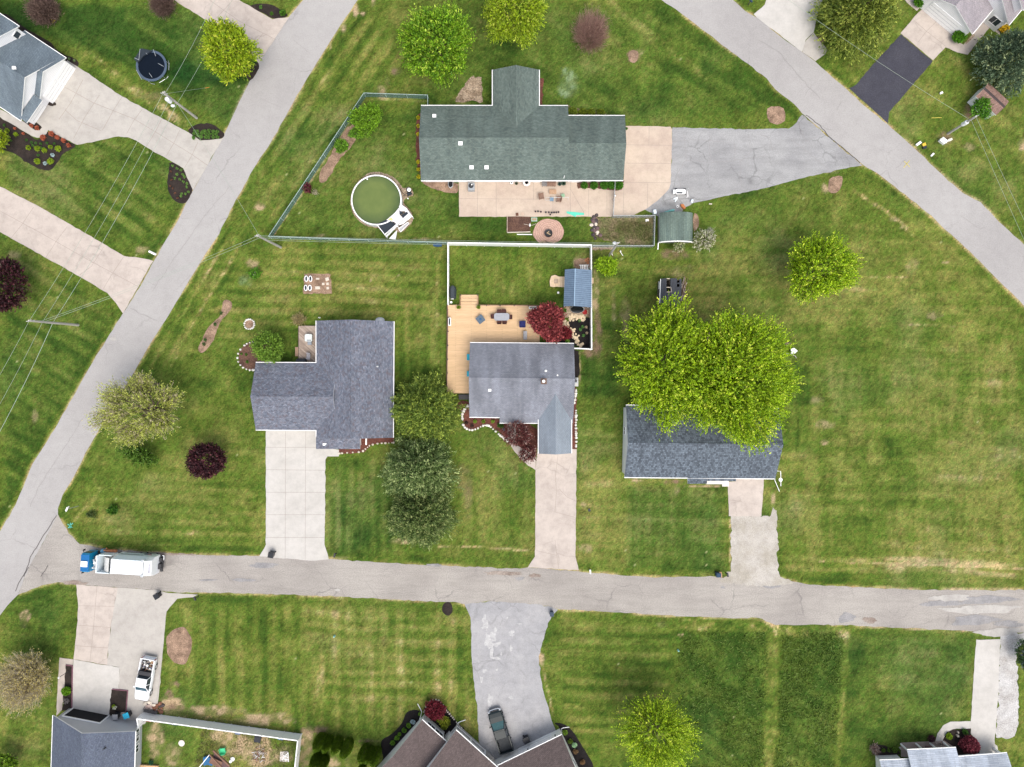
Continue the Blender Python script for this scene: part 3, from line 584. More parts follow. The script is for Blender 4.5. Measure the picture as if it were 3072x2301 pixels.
bed(blob(13, 1485, 650, 112, 148, rough=.10), 'mulch_tan', jit=.13)
bed(blob(14, 1608, 345, 45, 56, rough=.05), 'mulch_dark', jit=.06)
bed(WL(13, "545,815 605,815 600,1000 590,1180 515,1190 535,1000"), 'mulch_dark', z=.05, smooth=0)
bed(WL(13, "925,1012 1058,1022 1045,1200 905,1230"), 'mulch_dark', z=.05, smooth=0)
bed(WL('c', "20,833 70,740 40,590 60,540 130,510 200,450 270,370 300,270 360,240 430,240 470,270 500,290 250,560 150,720 60,833 60,900 20,900"), 'mulch_black')
bed(WL('c', "480,270 500,200 550,145 610,125 660,140 700,190 840,370 1000,540 780,520 560,440"), 'mulch_black')
bed(WL('c', "1830,370 1930,380 2010,430 2100,560 2180,690 2260,833 2280,950 2090,950 1900,420"), 'mulch_black')
bed(WL(7, "0,0 0,0 0,0")[:0] or WL('h', "1420,700 1600,640 1640,640 1820,500 2050,520 2050,960 1950,940 1810,900 1420,870"), 'mulch_black', smooth=0)
bed(WL('h', "1660,370 2040,370 2040,520 1830,500 1660,520"), 'twig_litter', z=.034, smooth=0)
bed(WL('h', "1800,950 1870,980 1880,1300 1850,1350 1780,1350 1780,960"), 'mulch_black', z=.033, smooth=0)
bed(WL(11, "596,80 632,90 636,600 596,600"), 'mulch_red', smooth=0)
bed(WL('m', "0,180 210,190 700,470 760,560 1390,560 1390,1060 1200,1130 940,980 870,870 720,710 560,600 480,590 380,650 240,690 160,650 100,590 130,400 0,330"), 'mulch_red')
bed(WL(10, "885,500 1165,500 1170,545 1050,550 970,565 920,625 715,640 705,600 885,590"), 'mulch_red', smooth=0)
bed(WL(7, "60,245 255,245 250,378 60,380"), 'mulch_brown', z=.04, smooth=0)
bed(WL(7, "755,250 1280,240 1270,485 1000,480 850,440 790,410 770,320"), 'weeds', smooth=0, jit=.1)
bed(WL(7, "1600,215 1640,230 1650,300 1640,345 1600,380"), 'mulch_tan')
bed(WL(7, "610,600 740,590 745,690 620,680"), 'mulch_tan')
bed(WL(7, "765,490 960,490 950,525 765,525"), 'twig_litter', smooth=0)
bed(WL(16, "1535,1430 1570,1365 1620,1342 1767,1337 1770,1400 1845,1490 1845,1560 1600,1560 1560,1480"), 'mulch_dark', smooth=0)
bed(WL(16, "940,1480 1000,1460 1180,1520 1180,1560 960,1570"), 'mulch_dark')
bed(WL(13, "1380,1310 1700,1340 1720,1450 1640,1600 1560,1660 1420,1657 1380,1500"), 'weeds', z=.004)[:] if False else None
bed(WL(4, "1740,330 1790,270 1800,300 1720,370"), 'twig_litter', z=.05, smooth=0)
bed(WL('g', "620,110 900,130 1100,230 1240,380 1290,480 1450,420 1540,620 1400,660 1310,720 1300,800 1420,900 1520,1100 1480,1230 1250,1440 1150,1400 1000,1300 720,1330 500,1290 330,1170 200,1010 150,800 170,560 300,330 500,160"), 'twig_litter')
# crazy paving beside the pond
mb = MB(); random.seed(3)
for k in range(120):
    t = random.random(); x = 1700 + 60 * math.sin(t * 9) ; 
    if random.random() < .35: x, y = random.uniform(1740, 1950), random.uniform(475, 560)
    elif random.random() < .4: x, y = random.uniform(1600, 1760), random.uniform(560, 720)
    else:
        t = random.random(); x, y = 1740 + 160 * t + random.uniform(-45, 45), 650 + 260 * t + random.uniform(-30, 30)
    mb.prism([(p.x, p.y) for p in blob('h', x, y, random.uniform(14, 24), random.uniform(11, 18), n=7, rough=.3, rot=random.uniform(0, 3))], .03, .065 + .0007 * k)
tag(mb.build('stone_path', M('flagstone', (.62, .50, .34), var=.3, scale=3)), kind='structure')
# ================================================================ BUILDINGS
TRIM = M('white_trim', (.84, .84, .83), rough=.45, var=.06)
WHITE_S = M_siding('white_siding', (.84, .84, .85)); GREY_S = M_siding('grey_siding', (.42, .43, .45)); BEIGE_S = M_siding('beige_siding', (.84, .83, .78))
GLASS = M('window_glass', (.035, .045, .055), rough=.08, var=.2, spec=.6)
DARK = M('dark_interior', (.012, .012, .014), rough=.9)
METAL = M('grey_metal', (.42, .43, .45), rough=.4, metal=.6, var=.2)
DARKMET = M('dark_metal', (.05, .05, .055), rough=.5, metal=.3)
SH_GREEN = M_shingle('shingle_green', (.088, .118, .108), (.135, .168, .150), mott=.55, streak=.4)
SH_GREEN_V = M_shingle('shingle_green_v', (.088, .118, .108), (.135, .168, .150), rot=R(90), mott=.55, streak=.4)
SH_SLATE = M_shingle('shingle_slate', (.10, .115, .15), (.19, .205, .25), mott=.75, cc=(.115, .095, .105), w=.3, h=.16)
SH_SLATE_V = M_shingle('shingle_slate_v', (.10, .115, .15), (.19, .205, .25), rot=R(90), mott=.75, cc=(.115, .095, .105), w=.3, h=.16)
SH_GREY = M_shingle('shingle_grey', (.165, .175, .205), (.205, .217, .25), mott=.35, streak=.8)
SH_PALE = M_shingle('shingle_paleblue', (.205, .24, .28), (.235, .27, .31), rot=R(90), mott=.18, streak=.3)
SH_NAVY = M_shingle('shingle_navy', (.06, .072, .09), (.135, .165, .20), mott=.75, w=.24, h=.24)
SH_BROWN = M_shingle('shingle_brown', (.100, .078, .074), (.13, .10, .096), rot=R(-42), mott=.5)
SH_MAUVE = M_shingle('shingle_mauve', (.23, .20, .23), (.28, .25, .28), rot=R(-42), mott=.3)
SH_STEEL = M_shingle('shingle_steel', (.12, .15, .18), (.15, .19, .22), rot=R(59), mott=.35, streak=.5)
SH_TAUPE = M_shingle('shingle_taupe', (.27, .25, .27), (.33, .30, .32), rot=R(50), mott=.3)
SH_BLUEGREY = M_shingle('shingle_bluegrey', (.085, .10, .14), (.11, .13, .17), rot=R(80), mott=.5)
SH_SILVER = M_shingle('shingle_silver', (.34, .38, .44), (.44, .48, .54), rot=R(3), mott=.25, streak=.8, w=1.2, h=.2)
def Z(v, z): return Vector((v.x, v.y, z))
def lower(v, dz): return Vector((v.x, v.y, v.z - dz))
def roofpoly(root, faces, m, t=.16, name='roof', rim=None):
    "pitched roof surface from planar faces, given thickness with a trimmed edge"
    mb = MB(); edges = {}
    key = lambda p: (round(p.x, 3), round(p.y, 3), round(p.z, 3))
    for f in faces:
        n = (f[1] - f[0]).cross(f[2] - f[1])
        if n.z < 0: f = f[::-1]
        mb.face(f, 0); mb.face([lower(p, t) for p in f[::-1]], 1)
        for i in range(len(f)):
            a, b = f[i], f[(i + 1) % len(f)]; k = frozenset((key(a), key(b)))
            edges.setdefault(k, []).append((a, b))
    for k, e in edges.items():
        if len(e) == 1:
            a, b = e[0]; mb.face([a, lower(a, t), lower(b, t), b], 1)
    return mb.build(name, [m, rim or TRIM], root)
def gable(root, P, ez, rise, m, over=.35, gover=.3, mid=.5, walls=True, wall_m=None, cap=True, gutter=True, z0=0.0, t=.16, capm=None):
    a, b, c, d = [Z(p, ez) for p in P]
    r0, r1 = Z(a.lerp(d, mid), ez + rise), Z(b.lerp(c, mid), ez + rise)
    roofpoly(root, [[a, b, r1, r0], [r0, r1, c, d]], m, t)
    u = (b - a).normalized(); v = (d - a).normalized()
    if cap:
        mb = MB(); s = rise / ((d - a).length * mid); s2 = rise / ((d - a).length * (1 - mid)); w = .17; h = .025
        mb.add([r0 - v * w + Vector((0, 0, h - w * s)), r1 - v * w + Vector((0, 0, h - w * s)), r1 + Vector((0, 0, h + .02)), r0 + Vector((0, 0, h + .02)), r1 + v * w + Vector((0, 0, h - w * s2)), r0 + v * w + Vector((0, 0, h - w * s2))],
               [(0, 1, 2, 3), (3, 2, 4, 5)])
        mb.build('ridge_cap', capm or m, root)
    if gutter:
        for p, q, o in ((a, b, -v), (d, c, v)): mb = MB(); mb.bar(p + o * .06 - Vector((0, 0, .07)), q + o * .045 - Vector((0, 0, .08)), .09, .10); mb.build('gutter', TRIM, root)
    if walls:
        A, B, Cc, D_ = a + u * gover + v * over, b - u * gover + v * over, c - u * gover - v * over, d + u * gover - v * over
        L = (d - a).length; s1 = rise / (L * mid); s2 = rise / (L * (1 - mid))
        zt1, zt2 = ez + over * s1 - t - .01, ez + over * s2 - t - .01
        R0, R1 = Z(r0 + u * gover, ez + rise - t - .01), Z(r1 - u * gover, ez + rise - t - .01)
        mb = MB()
        mb.face([Z(A, z0), Z(B, z0), Z(B, zt1), Z(A, zt1)]); mb.face([Z(Cc, z0), Z(D_, z0), Z(D_, zt2), Z(Cc, zt2)])
        mb.face([Z(D_, z0), Z(A, z0), Z(A, zt1), R0, Z(D_, zt2)]); mb.face([Z(B, z0), Z(Cc, z0), Z(Cc, zt2), R1, Z(B, zt1)])
        mb.build('wall', wall_m or WHITE_S, root)
        return A, B, Cc, D_
def opening(root, p, q, f, w, z0, h, kind='window', m=None, panes=2):
    "window or door set in the wall line p->q (outside is on the right of p->q)"
    p, q = Z(p, 0), Z(q, 0); u = (q - p).normalized(); n = Vector((u.y, -u.x, 0)); c = p + (q - p) * f
    fr = MB(); t = .08
    if kind == 'window':
        for s in (-1, 1): fr.bar(Z(c + u * s * w / 2 + n * .02, z0), Z(c + u * s * w / 2 + n * .02, z0 + h), t, t)
        for zz in (z0, z0 + h): fr.bar(Z(c - u * (w / 2 + t / 2) + n * .025, zz), Z(c + u * (w / 2 + t / 2) + n * .025, zz), t, t)
        for k in range(1, panes): fr.bar(Z(c + u * (k / panes - .5) * w + n * .015, z0), Z(c + u * (k / panes - .5) * w + n * .015, z0 + h), .05, .05)
        o = fr.build('window', TRIM, root)
        g = MB(); g.box(Z(c + n * .012, z0 + h / 2), (w, .02, h), rz=math.atan2(u.y, u.x)); g.build('pane', m or GLASS, o)
    else:
        fr.box(Z(c + n * .02, z0 + h / 2), (w, .06, h), rz=math.atan2(u.y, u.x))
        o = fr.build(kind, m or TRIM, root)
        if kind == 'garage_door' and m is DARK: pass
        elif kind == 'garage_door':
            g = MB()
            for k in range(1, 4): g.bar(Z(c - u * w * .48 + n * .054, z0 + h * k / 4), Z(c + u * w * .48 + n * .054, z0 + h * k / 4), .02, .03)
            g.build('panel_seam', METAL, o)
        else:
            g = MB(); g.box(Z(c + u * (w / 2 - .1) + n * .08, z0 + 1.0), (.05, .06, .05)); g.build('handle', METAL, o)
    return o
def vent(root, t, x, y, z, kind='vent_pipe', r=.12, h=.25, m=None):
    p = W(t, x, y, z); mb = MB()
    if kind == 'vent_pipe': mb.cyl(p - Vector((0, 0, .3)), p + Vector((0, 0, h)), r, n=10); mb.cyl(p - Vector((0, 0, .12)), p - Vector((0, 0, .02)), r * 1.9, r * 1.1, n=10)
    elif kind == 'roof_vent': mb.box(p, (r * 2.6, r * 2.2, .22)); mb.box(p + Vector((0, 0, .13)), (r * 3.1, r * 2.7, .05))
    elif kind == 'chimney': mb.box(p, (.66, .66, .9)); mb.box(p + Vector((0, 0, .47)), (.76, .76, .06)); 
    return mb.build(kind, m or TRIM, root)
def house(label, t, x, y, name='house', cat='house', group=None):
    return thing(name, label, cat, W(t, x, y, 0), group)
def Ps(t, txt, z): return WL(t, txt, z)

# ---- green-roofed ranch house at the top
h = house('long ranch house with weathered green shingle roof and a north gable wing', 'S', 1550, 430)
A, B, C_, D_ = gable(h, Ps('S', "1263,317 1704,317 1704,541 1263,541", 2.7), 2.7, 2.05, SH_GREEN, over=.55)
for f, w in ((.1, 1.2), (.27, 1.8), (.52, 2.4), (.66, 1.5), (.9, 1.2)): opening(h, D_, C_, f, w, .9, 1.2)
opening(h, D_, C_, .8, 1.0, .05, 2.05, 'door')
A, B, C_, D_ = gable(h, Ps('S', "1700,347 1875,347 1870,540.5 1700,540.5", 2.66), 2.66, 1.78, SH_GREEN, over=.5)
opening(h, C_, B, .5, 4.9, .05, 2.2, 'garage_door'); opening(h, D_, C_, .15, 1.0, .05, 2.05, 'door'); opening(h, D_, C_, .6, 1.5, .9, 1.2)
A, B, C_, D_ = gable(h, Ps('S', "1478,209 1478,425 1617,425 1617,209", 2.72), 2.72, 1.33, SH_GREEN_V, over=.4)
opening(h, D_, A, .5, 2.2, .8, 1.3, panes=3)
vent(h, 2, 1500, 962, 3.4, 'roof_vent', r=.16); vent(h, 2, 1716, 1190, 4.7, 'roof_vent', r=.18); vent(h, 2, 1808, 1388, 3.5, 'roof_vent', r=.18); vent(h, 2, 1932, 1388, 3.5, 'roof_vent', r=.18)
vent(h, 3, 530, 1470, 2.9, r=.05, h=.7)

# ---- slate house, left of centre
h = house('L-shaped house with mottled slate blue and brown shingle roof', 'S', 1000, 1180)
A, B, C_, D_ = gable(h, Ps('S', "949,962 949,1313 1179,1313 1181,964", 2.7), 2.7, 2.13, SH_SLATE_V, over=.35)
for f in (.15, .45, .8): opening(h, C_, D_, f, 1.4, .9, 1.2)
opening(h, D_, A, .3, 1.6, .9, 1.2); opening(h, D_, A, .7, 1.2, .9, 1.2)
A, B, C_, D_ = gable(h, Ps('S', "767,1088 1010,1089 1010,1291 767,1289", 2.68), 2.68, 1.85, SH_SLATE, over=.35)
opening(h, D_, C_, .45, 4.9, .05, 2.2, 'garage_door'); opening(h, A, D_, .5, 1.2, .9, 1.2)
S_ = lambda x, y, z: W('S', x, y, z)
roofpoly(h, [[S_(948, 1309, 2.73), S_(948, 1347, 2.7), S_(985, 1347, 2.7), S_(1017, 1311, 3.3)], [S_(1017, 1311, 3.3), S_(985, 1347, 2.7), S_(1080, 1347, 2.7), S_(1080, 1313, 3.3)]], SH_SLATE)
mb = MB(); mb.prism(WL('S', "957,1300 957,1340 1071,1340 1071,1300", 2.6), 0, 2.62); mb.build('wall', WHITE_S, h)
opening(h, S_(1071, 1331, 0), S_(1071, 1318, 0), .5, .5, .9, 1.1, panes=1)
# ridge seam of the west wing runs on into the main slope
vent(h, 6, 1028, 1490, 3.9, r=.05, h=.4); vent(h, 6, 548, 1085, 2.2, r=.05, h=.4)
mb = MB(); mb.lathe([(.6, .1), (.62, .3), (.55, .32), (.5, .15)], W(6, 1052, 1106, 0), sx=1, sy=.6, n=18); mb.build('window_well', M('well_steel', (.6, .62, .63), rough=.4, metal=.4), h)

# ---- central grey house
h = house('grey house with worn shingle roof, pale garage wing and wrap-round wooden deck', 'S', 1570, 1160)
A, B, C_, D_ = gable(h, Ps('S', "1410,1028.5 1722,1031 1720,1255 1408,1251", 2.7), 2.7, 2.0, SH_GREY, over=.35, mid=.47, wall_m=GREY_S, gutter=False)
for g0, g1, gz_ in (((1410, 1027.5), (1722, 1030), 2.62), ((1408, 1252), (1499, 1253), 2.62), ((1499, 1269.5), (1616, 1270), 2.3)): mb = MB(); mb.bar(W('S', *g0, gz_), W('S', *g1, gz_), .09, .1); mb.build('gutter', TRIM, h)
opening(h, B, A, .2, 1.6, .9, 1.2); opening(h, B, A, .6, 2.4, .05, 2.1, 'patio_door', m=GLASS); opening(h, A, D_, .3, 1.5, .9, 1.2); opening(h, C_, B, .5, 1.2, .9, 1.2)
roofpoly(h, [[S_(1499, 1249, 2.74), S_(1499, 1268.5, 2.38), S_(1719, 1269.5, 2.38), S_(1719, 1250, 2.74)]], SH_GREY)
mb = MB(); mb.prism(WL('S', "1503,1240 1503,1263 1712,1263 1712,1240", 2.2), 0, 2.2); mb.build('wall', GREY_S, h)
opening(h, S_(1503, 1266, 0), S_(1712, 1266, 0), .22, 1.0, .05, 2.0, 'door', m=M('door_red', (.18, .03, .03)))
A, B, C_, D_ = gable(h, Ps('S', "1616,1361 1616,1180 1714,1180 1714,1360", 2.6), 2.6, 1.32, SH_PALE, over=.2, gover=.15, wall_m=GREY_S)
opening(h, A, D_, .5, 2.7, .05, 2.1, 'garage_door')
vent(h, 7, 362, 1612, 4.75, 'chimney', m=M('chimney_brown', (.14, .09, .07))); mb = MB(); mb.cyl(W(7, 362, 1612, 5.2), W(7, 362, 1612, 5.75), .2, n=14); mb.build('flue', TRIM, h.children[-1])
for x, y in ((380, 1527), (476, 1562)): vent(h, 7, x, y, 4.4, r=.1, h=.2)
vent(h, 10, 1958, 112, 4.1, 'roof_vent', r=.13)

# ---- house under the big maples
h = house('navy textured shingle house half hidden beneath two big maples', 'S', 2100, 1330)
A, B, C_, D_ = gable(h, Ps('S', "1878,1216 2337,1225 2326,1436 1873,1431.5", 2.7), 2.7, 2.1, SH_NAVY, over=.35, gover=.12)
opening(h, D_, C_, .16, 1.4, .9, 1.2); opening(h, D_, C_, .35, 1.4, .9, 1.2); opening(h, D_, C_, .86, 2.7, .05, 2.1, 'garage_door'); opening(h, A, D_, .35, 1.0, .9, 1.1)
roofpoly(h, [[S_(2063, 1430, 2.76), S_(2063, 1451, 2.42), S_(2121, 1451, 2.42), S_(2121, 1430, 2.76)]], SH_NAVY)
roofpoly(h, [[S_(2121.5, 1430.5, 2.75), S_(2121.5, 1443, 2.55), S_(2208, 1443, 2.55), S_(2208, 1430.5, 2.75)]], SH_NAVY)
mb = MB(); mb.box(W('S', 2151, 1441, .22), (3.0, 1.0, .36)); mb.box(W('S', 2176, 1447, .12), (.9, 1.1, .18)); mb.build('front_step', M('step_concrete', (.66, .63, .58)), h)

# ---- house at the left top corner (rotated, two storeys behind the garage)
h = house('steel-grey roofed white house with gabled three-bay garage and storey behind', 'd', 300, 900)
Lp, Up = W('d', 247, 1345, 2.8), W('d', 748, 588, 2.8); f_ = (Up - Lp).normalized(); g_ = Vector((f_.y, -f_.x, 0))
A, B, C_, D_ = gable(h, [Lp, Lp - g_ * 6.2, Up - g_ * 6.2, Up], 2.8, 3.3, SH_STEEL, over=.3, gover=.35)
opening(h, A, D_, .17, 2.6, .05, 2.15, 'garage_door')
E1 = W('d', 440, 1066, 2.8)
A1, B1, C1, D1 = gable(h, [E1 + g_ * .42, E1 - g_ * 4, Up - g_ * 4, Up + g_ * .42], 2.83, 1.95, SH_STEEL, over=.3, gover=.3)
opening(h, A1, D1, .27, 2.6, .05, 2.15, 'garage_door'); opening(h, A1, D1, .75, 2.6, .05, 2.15, 'garage_door')
Lw = Lp + g_ * .0; q = [Lw + g_ * .75 + f_ * .1, E1 + g_ * .75 - f_ * .02, E1 - g_ * .25 - f_ * .02, Lw - g_ * .25 + f_ * .3]
roofpoly(h, [[Z(q[0], 2.72), Z(q[1], 2.72), Z(q[2], 3.2), Z(q[3], 3.2)]], SH_STEEL)
Lb, Ub = Lp - g_ * 5.2 - f_ * 1.0, Up - g_ * 5.2
A2, B2, C2, D2 = gable(h, [Lb, Lb - g_ * 9, Ub - g_ * 9, Ub], 5.0, 3.4, SH_STEEL, over=.3, gover=.35)
opening(h, A2, D2, .93, .9, 3.6, 1.0, panes=1)
vent(h, 'd', 172, 728, 6.0, 'roof_vent', r=.15)
mb = MB(); mb.bar(Z(D1 + g_ * .05 - f_ * .1, 2.6), Z(D1 + g_ * .05 - f_ * .1, .1), .09, .09); mb.build('downpipe', TRIM, h)

# ---- house at the right top corner
h = house('white house with taupe gable roofs beside the black driveway', 'e', 1300, 0)
Ee = W('e', 1240, 636, 2.7); Of = W('e', 296, -153, 2.7); f_ = (Of - Ee).normalized(); g_ = Vector((f_.y, -f_.x, 0))
if g_.dot(W('e', 600, 600) - Ee) < 0: g_ = -g_
A, B, C_, D_ = gable(h, [Ee, Ee - g_ * 7.2, Of - g_ * 7.2, Of], 2.7, 1.75, SH_TAUPE, over=.35)
opening(h, D_, A, .52, 4.9, .05, 2.2, 'garage_door')
E2 = W('e', 1930, 466, 2.75); O2 = E2 + f_ * 9
A, B, C_, D_ = gable(h, [E2, E2 - g_ * 5, O2 - g_ * 5, O2], 2.75, 3.2, SH_TAUPE, over=.35)
opening(h, D_, A, .86, 1.4, .8, 1.3)
E3 = W('e', 2195, 188, 4.6); E3 = E3 + f_ * 0; O3 = E3 + f_ * 8
A, B, C_, D_ = gable(h, [E3, E3 - g_ * 7, O3 - g_ * 7, O3], 4.6, 2.6, SH_TAUPE, over=.3)

# ---- house at the left bottom corner
h = house('grey-sided house with dark blue-grey roof and open dark garage door', 'k', 400, 500)
A, B, C_, D_ = gable(h, Ps('k', "25,186 6,760 700,890 716,320", 2.7), 2.7, 2.65, SH_BLUEGREY, over=.5, gover=.15, wall_m=GREY_S, mid=.5)
p0, p1 = W('k', 180, 121, 0), W('k', 512, 182, 0)
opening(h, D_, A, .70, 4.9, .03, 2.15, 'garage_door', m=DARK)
u = (D_ - A).normalized(); n = Vector((-u.y, u.x, 0)); n = n if n.y > 0 else -n
mb = MB(); ga, gb = A + u * 4.2, A + u * .0
cc = D_ + (A - D_) * .70
for s in (-2.55, 2.55): mb.bar(Z(cc + u * s + n * .08, 0), Z(cc + u * s + n * .08, 2.25), .16, .12)
mb.bar(Z(cc - u * 2.6 + n * .08, 2.28), Z(cc + u * 2.6 + n * .08, 2.28), .12, .16)
mb.build('door_frame', TRIM, h)
for f in (.055, .135, .3): opening(h, C_, D_, 1 - f - .04, 1.0, .8, 1.3)
vent(h, 13, 868, 1500, 4.3, r=.07, h=.3, m=DARKMET)

# ---- brown-roofed house, bottom middle
h = house('brown-roofed white house with railed porch and angled garage wing', 'c', 900, 833)
def blk(txt_a, txt_b, depth, ez, rise, m, over=.35, gover=.3, flip=1, **k):
    a = W('c', *txt_a, ez); b = W('c', *txt_b, ez); u = (b - a).normalized(); v = Vector((u.y, -u.x, 0)) * flip
    return gable(h, [a, b, b + v * depth, a + v * depth], ez, rise, m, over=over, gover=gover, **k)
A, B, C_, D_ = blk((470, 345), (720, 569), 10.8, 2.7, 1.5, SH_BROWN, gover=.3, flip=1, wall_m=BEIGE_S, over=.35)
opening(h, B, A, .60, 1.3, 1.0, 1.1); opening(h, B, A, .22, 1.3, 1.0, 1.1)
A, B, C_, D_ = blk((822, 452), (1320, 900), 11.5, 2.95, 2.4, SH_BROWN, over=1.9, gover=.15, wall_m=BEIGE_S)
for f in (.25, .6, .85): opening(h, B, A, f, 1.3, .9, 1.2)
A, B, C_, D_ = blk((1920, 500), (1180, 857), 8.5, 2.72, 2.2, SH_BROWN, over=.4, gover=.3, flip=-1, wall_m=BEIGE_S)
opening(h, A, B, .38, 4.9, .05, 2.15, 'garage_door'); opening(h, D_, A, .45, .9, .9, 1.1)
# porch floor and railing under the middle eave
pa, pb = W('c', 838, 385, .0), W('c', 1130, 645, .0); u = (pb - pa).normalized(); n = Vector((u.y, -u.x, 0))
mb = MB(); mb.prism([pa, pb + u * 1.6, pb + u * 1.6 + n * 2.4, pa + n * 2.4], 0, .32); mb.build('porch_floor', M('porch_grey', (.40, .38, .36)), h)
def railing(name, a, b, root, z0, h_, m, step=.14, post=1.8, mid=False):
    a, b = Z(a, z0), Z(b, z0); L = (b - a).length; u = (b - a).normalized(); mb = MB()
    for zz in (.12, h_): mb.bar(a + Vector((0, 0, zz)), b + Vector((0, 0, zz)), .07, .06)
    k = max(1, int(round(L / post)))
    for i in range(k + 1): mb.bar(a + u * L * i / k, a + u * L * i / k + Vector((0, 0, h_ + .06)), .11, .11)
    k = int(L / step)
    for i in range(1, k): mb.bar(a + u * L * i / k + Vector((0, 0, .12)), a + u * L * i / k + Vector((0, 0, h_)), .03, .03)
    return mb.build(name, m, root)
railing('railing', pa + n * .1, pb, h, .32, 1.0, TRIM, step=.22, post=2.6); railing('railing', pb + u * 2.3, pb + u * 3.9, h, .1, 1.0, TRIM, step=.22)
railing('railing', pa + n * .1, pa + n * 2.2, h, .32, 1.0, TRIM, step=.22)
for s in (0, .5, 1): mb = MB(); mb.bar(Z(pa.lerp(pb, s) + n * .12, .3), Z(pa.lerp(pb, s) + n * .12, 2.8), .13, .13); mb.build('porch_post', TRIM, h)
for (x0, y0, x1, y1) in ((470, 255, 425, 175), (838, 370, 922, 342), (1912, 425, 1996, 417)):
    a, b = W('c', x0, y0, 0), W('c', x1, y1, 0); mb = MB(); mb.tube([Z(a, 2.2), Z(a, .3), Z(a.lerp(b, .25), .09), Z(a.lerp(b, .6), .07), Z(b, .06)], .055, n=6); mb.build('downpipe', TRIM, h)
for x, y in ((1850, 505), (1568, 652), (1285, 795)):
    p = W('c', x, y, 2.1); mb = MB(); mb.box(p, (.14, .14, .3)); mb.build('wall_lamp', DARKMET, h)

# ---- silver-roofed house, bottom right corner
h = house('white house with silvery shingle roof and four-post front porch', 'f', 1000, 800)
def blk2(x0, y0, x1, y1, depth, ez, rise, over, wall=True):
    a = W('f', x0, y0, ez); b = W('f', x1, y1, ez); u = (b - a).normalized(); v = Vector((u.y, -u.x, 0))
    return gable(h, [a, b, b + v * depth, a + v * depth], ez, rise, SH_SILVER, over=over, gover=.7 if wall == 2 else .3, walls=bool(wall), wall_m=BEIGE_S)
A, B, C_, D_ = blk2(184, 476, 640, 456, 9, 2.5, 2.0, .7, wall=2)
opening(h, B, A, .58, 1.9, 1.0, 1.1, panes=3)
A, B, C_, D_ = blk2(571, 329, 1256, 297, 11, 2.65, 2.4, 2.6)
opening(h, B, A, .4, 1.0, .1, 2.0, 'door', m=M('door_red', (.18, .03, .03)))
A, B, C_, D_ = blk2(1180, 432, 1976, 372, 9, 2.5, 2.0, 1.2)
opening(h, B, A, .76, 1.4, .9, 1.1); opening(h, B, A, .35, 2.6, .05, 2.1, 'garage_door')
for x, y in ((478, 243), (688, 233), (884, 228), (1068, 212)):
    p = W('f', x, y, 0); mb = MB(); mb.bar(Z(p, 0), Z(p, 2.55), .17, .17); mb.build('porch_post', TRIM, h)
p = W('f', 1790, 318, 0); mb = MB(); mb.bar(Z(p, 0), Z(p, 2.4), .34, .34); mb.build('porch_post', TRIM, h)
mb = MB(); mb.prism(WL('f', "480,225 1090,195 1250,300 1270,460 480,420"), 0, .06); mb.build('porch_floor', M('porch_brown', (.34, .27, .24)), h)

# ================================================================ SHEDS
# barrel-roofed shed
h = thing('garden_shed', 'shed with curved barrel roof of mossy green felt by the white blossom tree', 'shed', W('j', 1440, 760))
SH_MOSS = M_shingle('felt_moss', (.095, .13, .115), (.125, .165, .14), rot=R(90), mott=.5, streak=1.0, w=2, h=.25)
sa, sb = W('j', 1197, 548, 1.7), W('j', 1205, 985, 1.7); sc_, sd = W('j', 1640, 985, 1.7), W('j', 1700, 548, 1.7)
sb = Vector((sa.x, sb.y, 1.7)); sd = Vector((sd.x, sa.y, 1.7)); sc_ = Vector((sd.x, sb.y, 1.7))
def arc(y, inset=0, lift=0):
    out = []; x0, x1 = sa.x + inset, sd.x - inset
    for i in range(13):
        t = i / 12; a = math.pi * (.12 + .76 * t); xx = (x0 + x1) / 2 - (x1 - x0) / 2 * math.cos(a) / math.cos(math.pi * .12); out.append(Vector((xx, y, 1.7 + 1.3 * (math.sin(a) - math.sin(math.pi * .12)) + lift)))
    return out
top0, top1 = arc(sa.y), arc(sb.y); roofpoly(h, [[top0[i], top0[i + 1], top1[i + 1], top1[i]] for i in range(12)], SH_MOSS, t=.08)
mb = MB(); w0, w1 = arc(sa.y - .2, .15, -.09), arc(sb.y + .2, .15, -.09)
for ww in (w0, w1): mb.face([Z(ww[0], 0)] + ww + [Z(ww[-1], 0)])
mb.face([Z(w0[0], 0), Z(w1[0], 0), w1[0], w0[0]]); mb.face([Z(w0[-1], 0), Z(w1[-1], 0), w1[-1], w0[-1]])
mb.build('wall', M('shed_wall_grey', (.30, .31, .30)), h)
opening(h, w0[-1], w0[0], .5, 2.0, .02, 1.75, 'door', m=M('shed_door', (.25, .27, .26)))
mb = MB()
for i in range(12): mb.bar(top1[i] + Vector((0, -.06, -.02)), top1[i + 1] + Vector((0, -.06, -.02)), .12, .22)
mb.build('barge_board', TRIM, h); mb = MB(); mb.bar(Z(w1[0], .3), Z(w1[0] + Vector((0, -.9, 0)), .05), .1, .06); mb.build('downpipe', METAL, h)

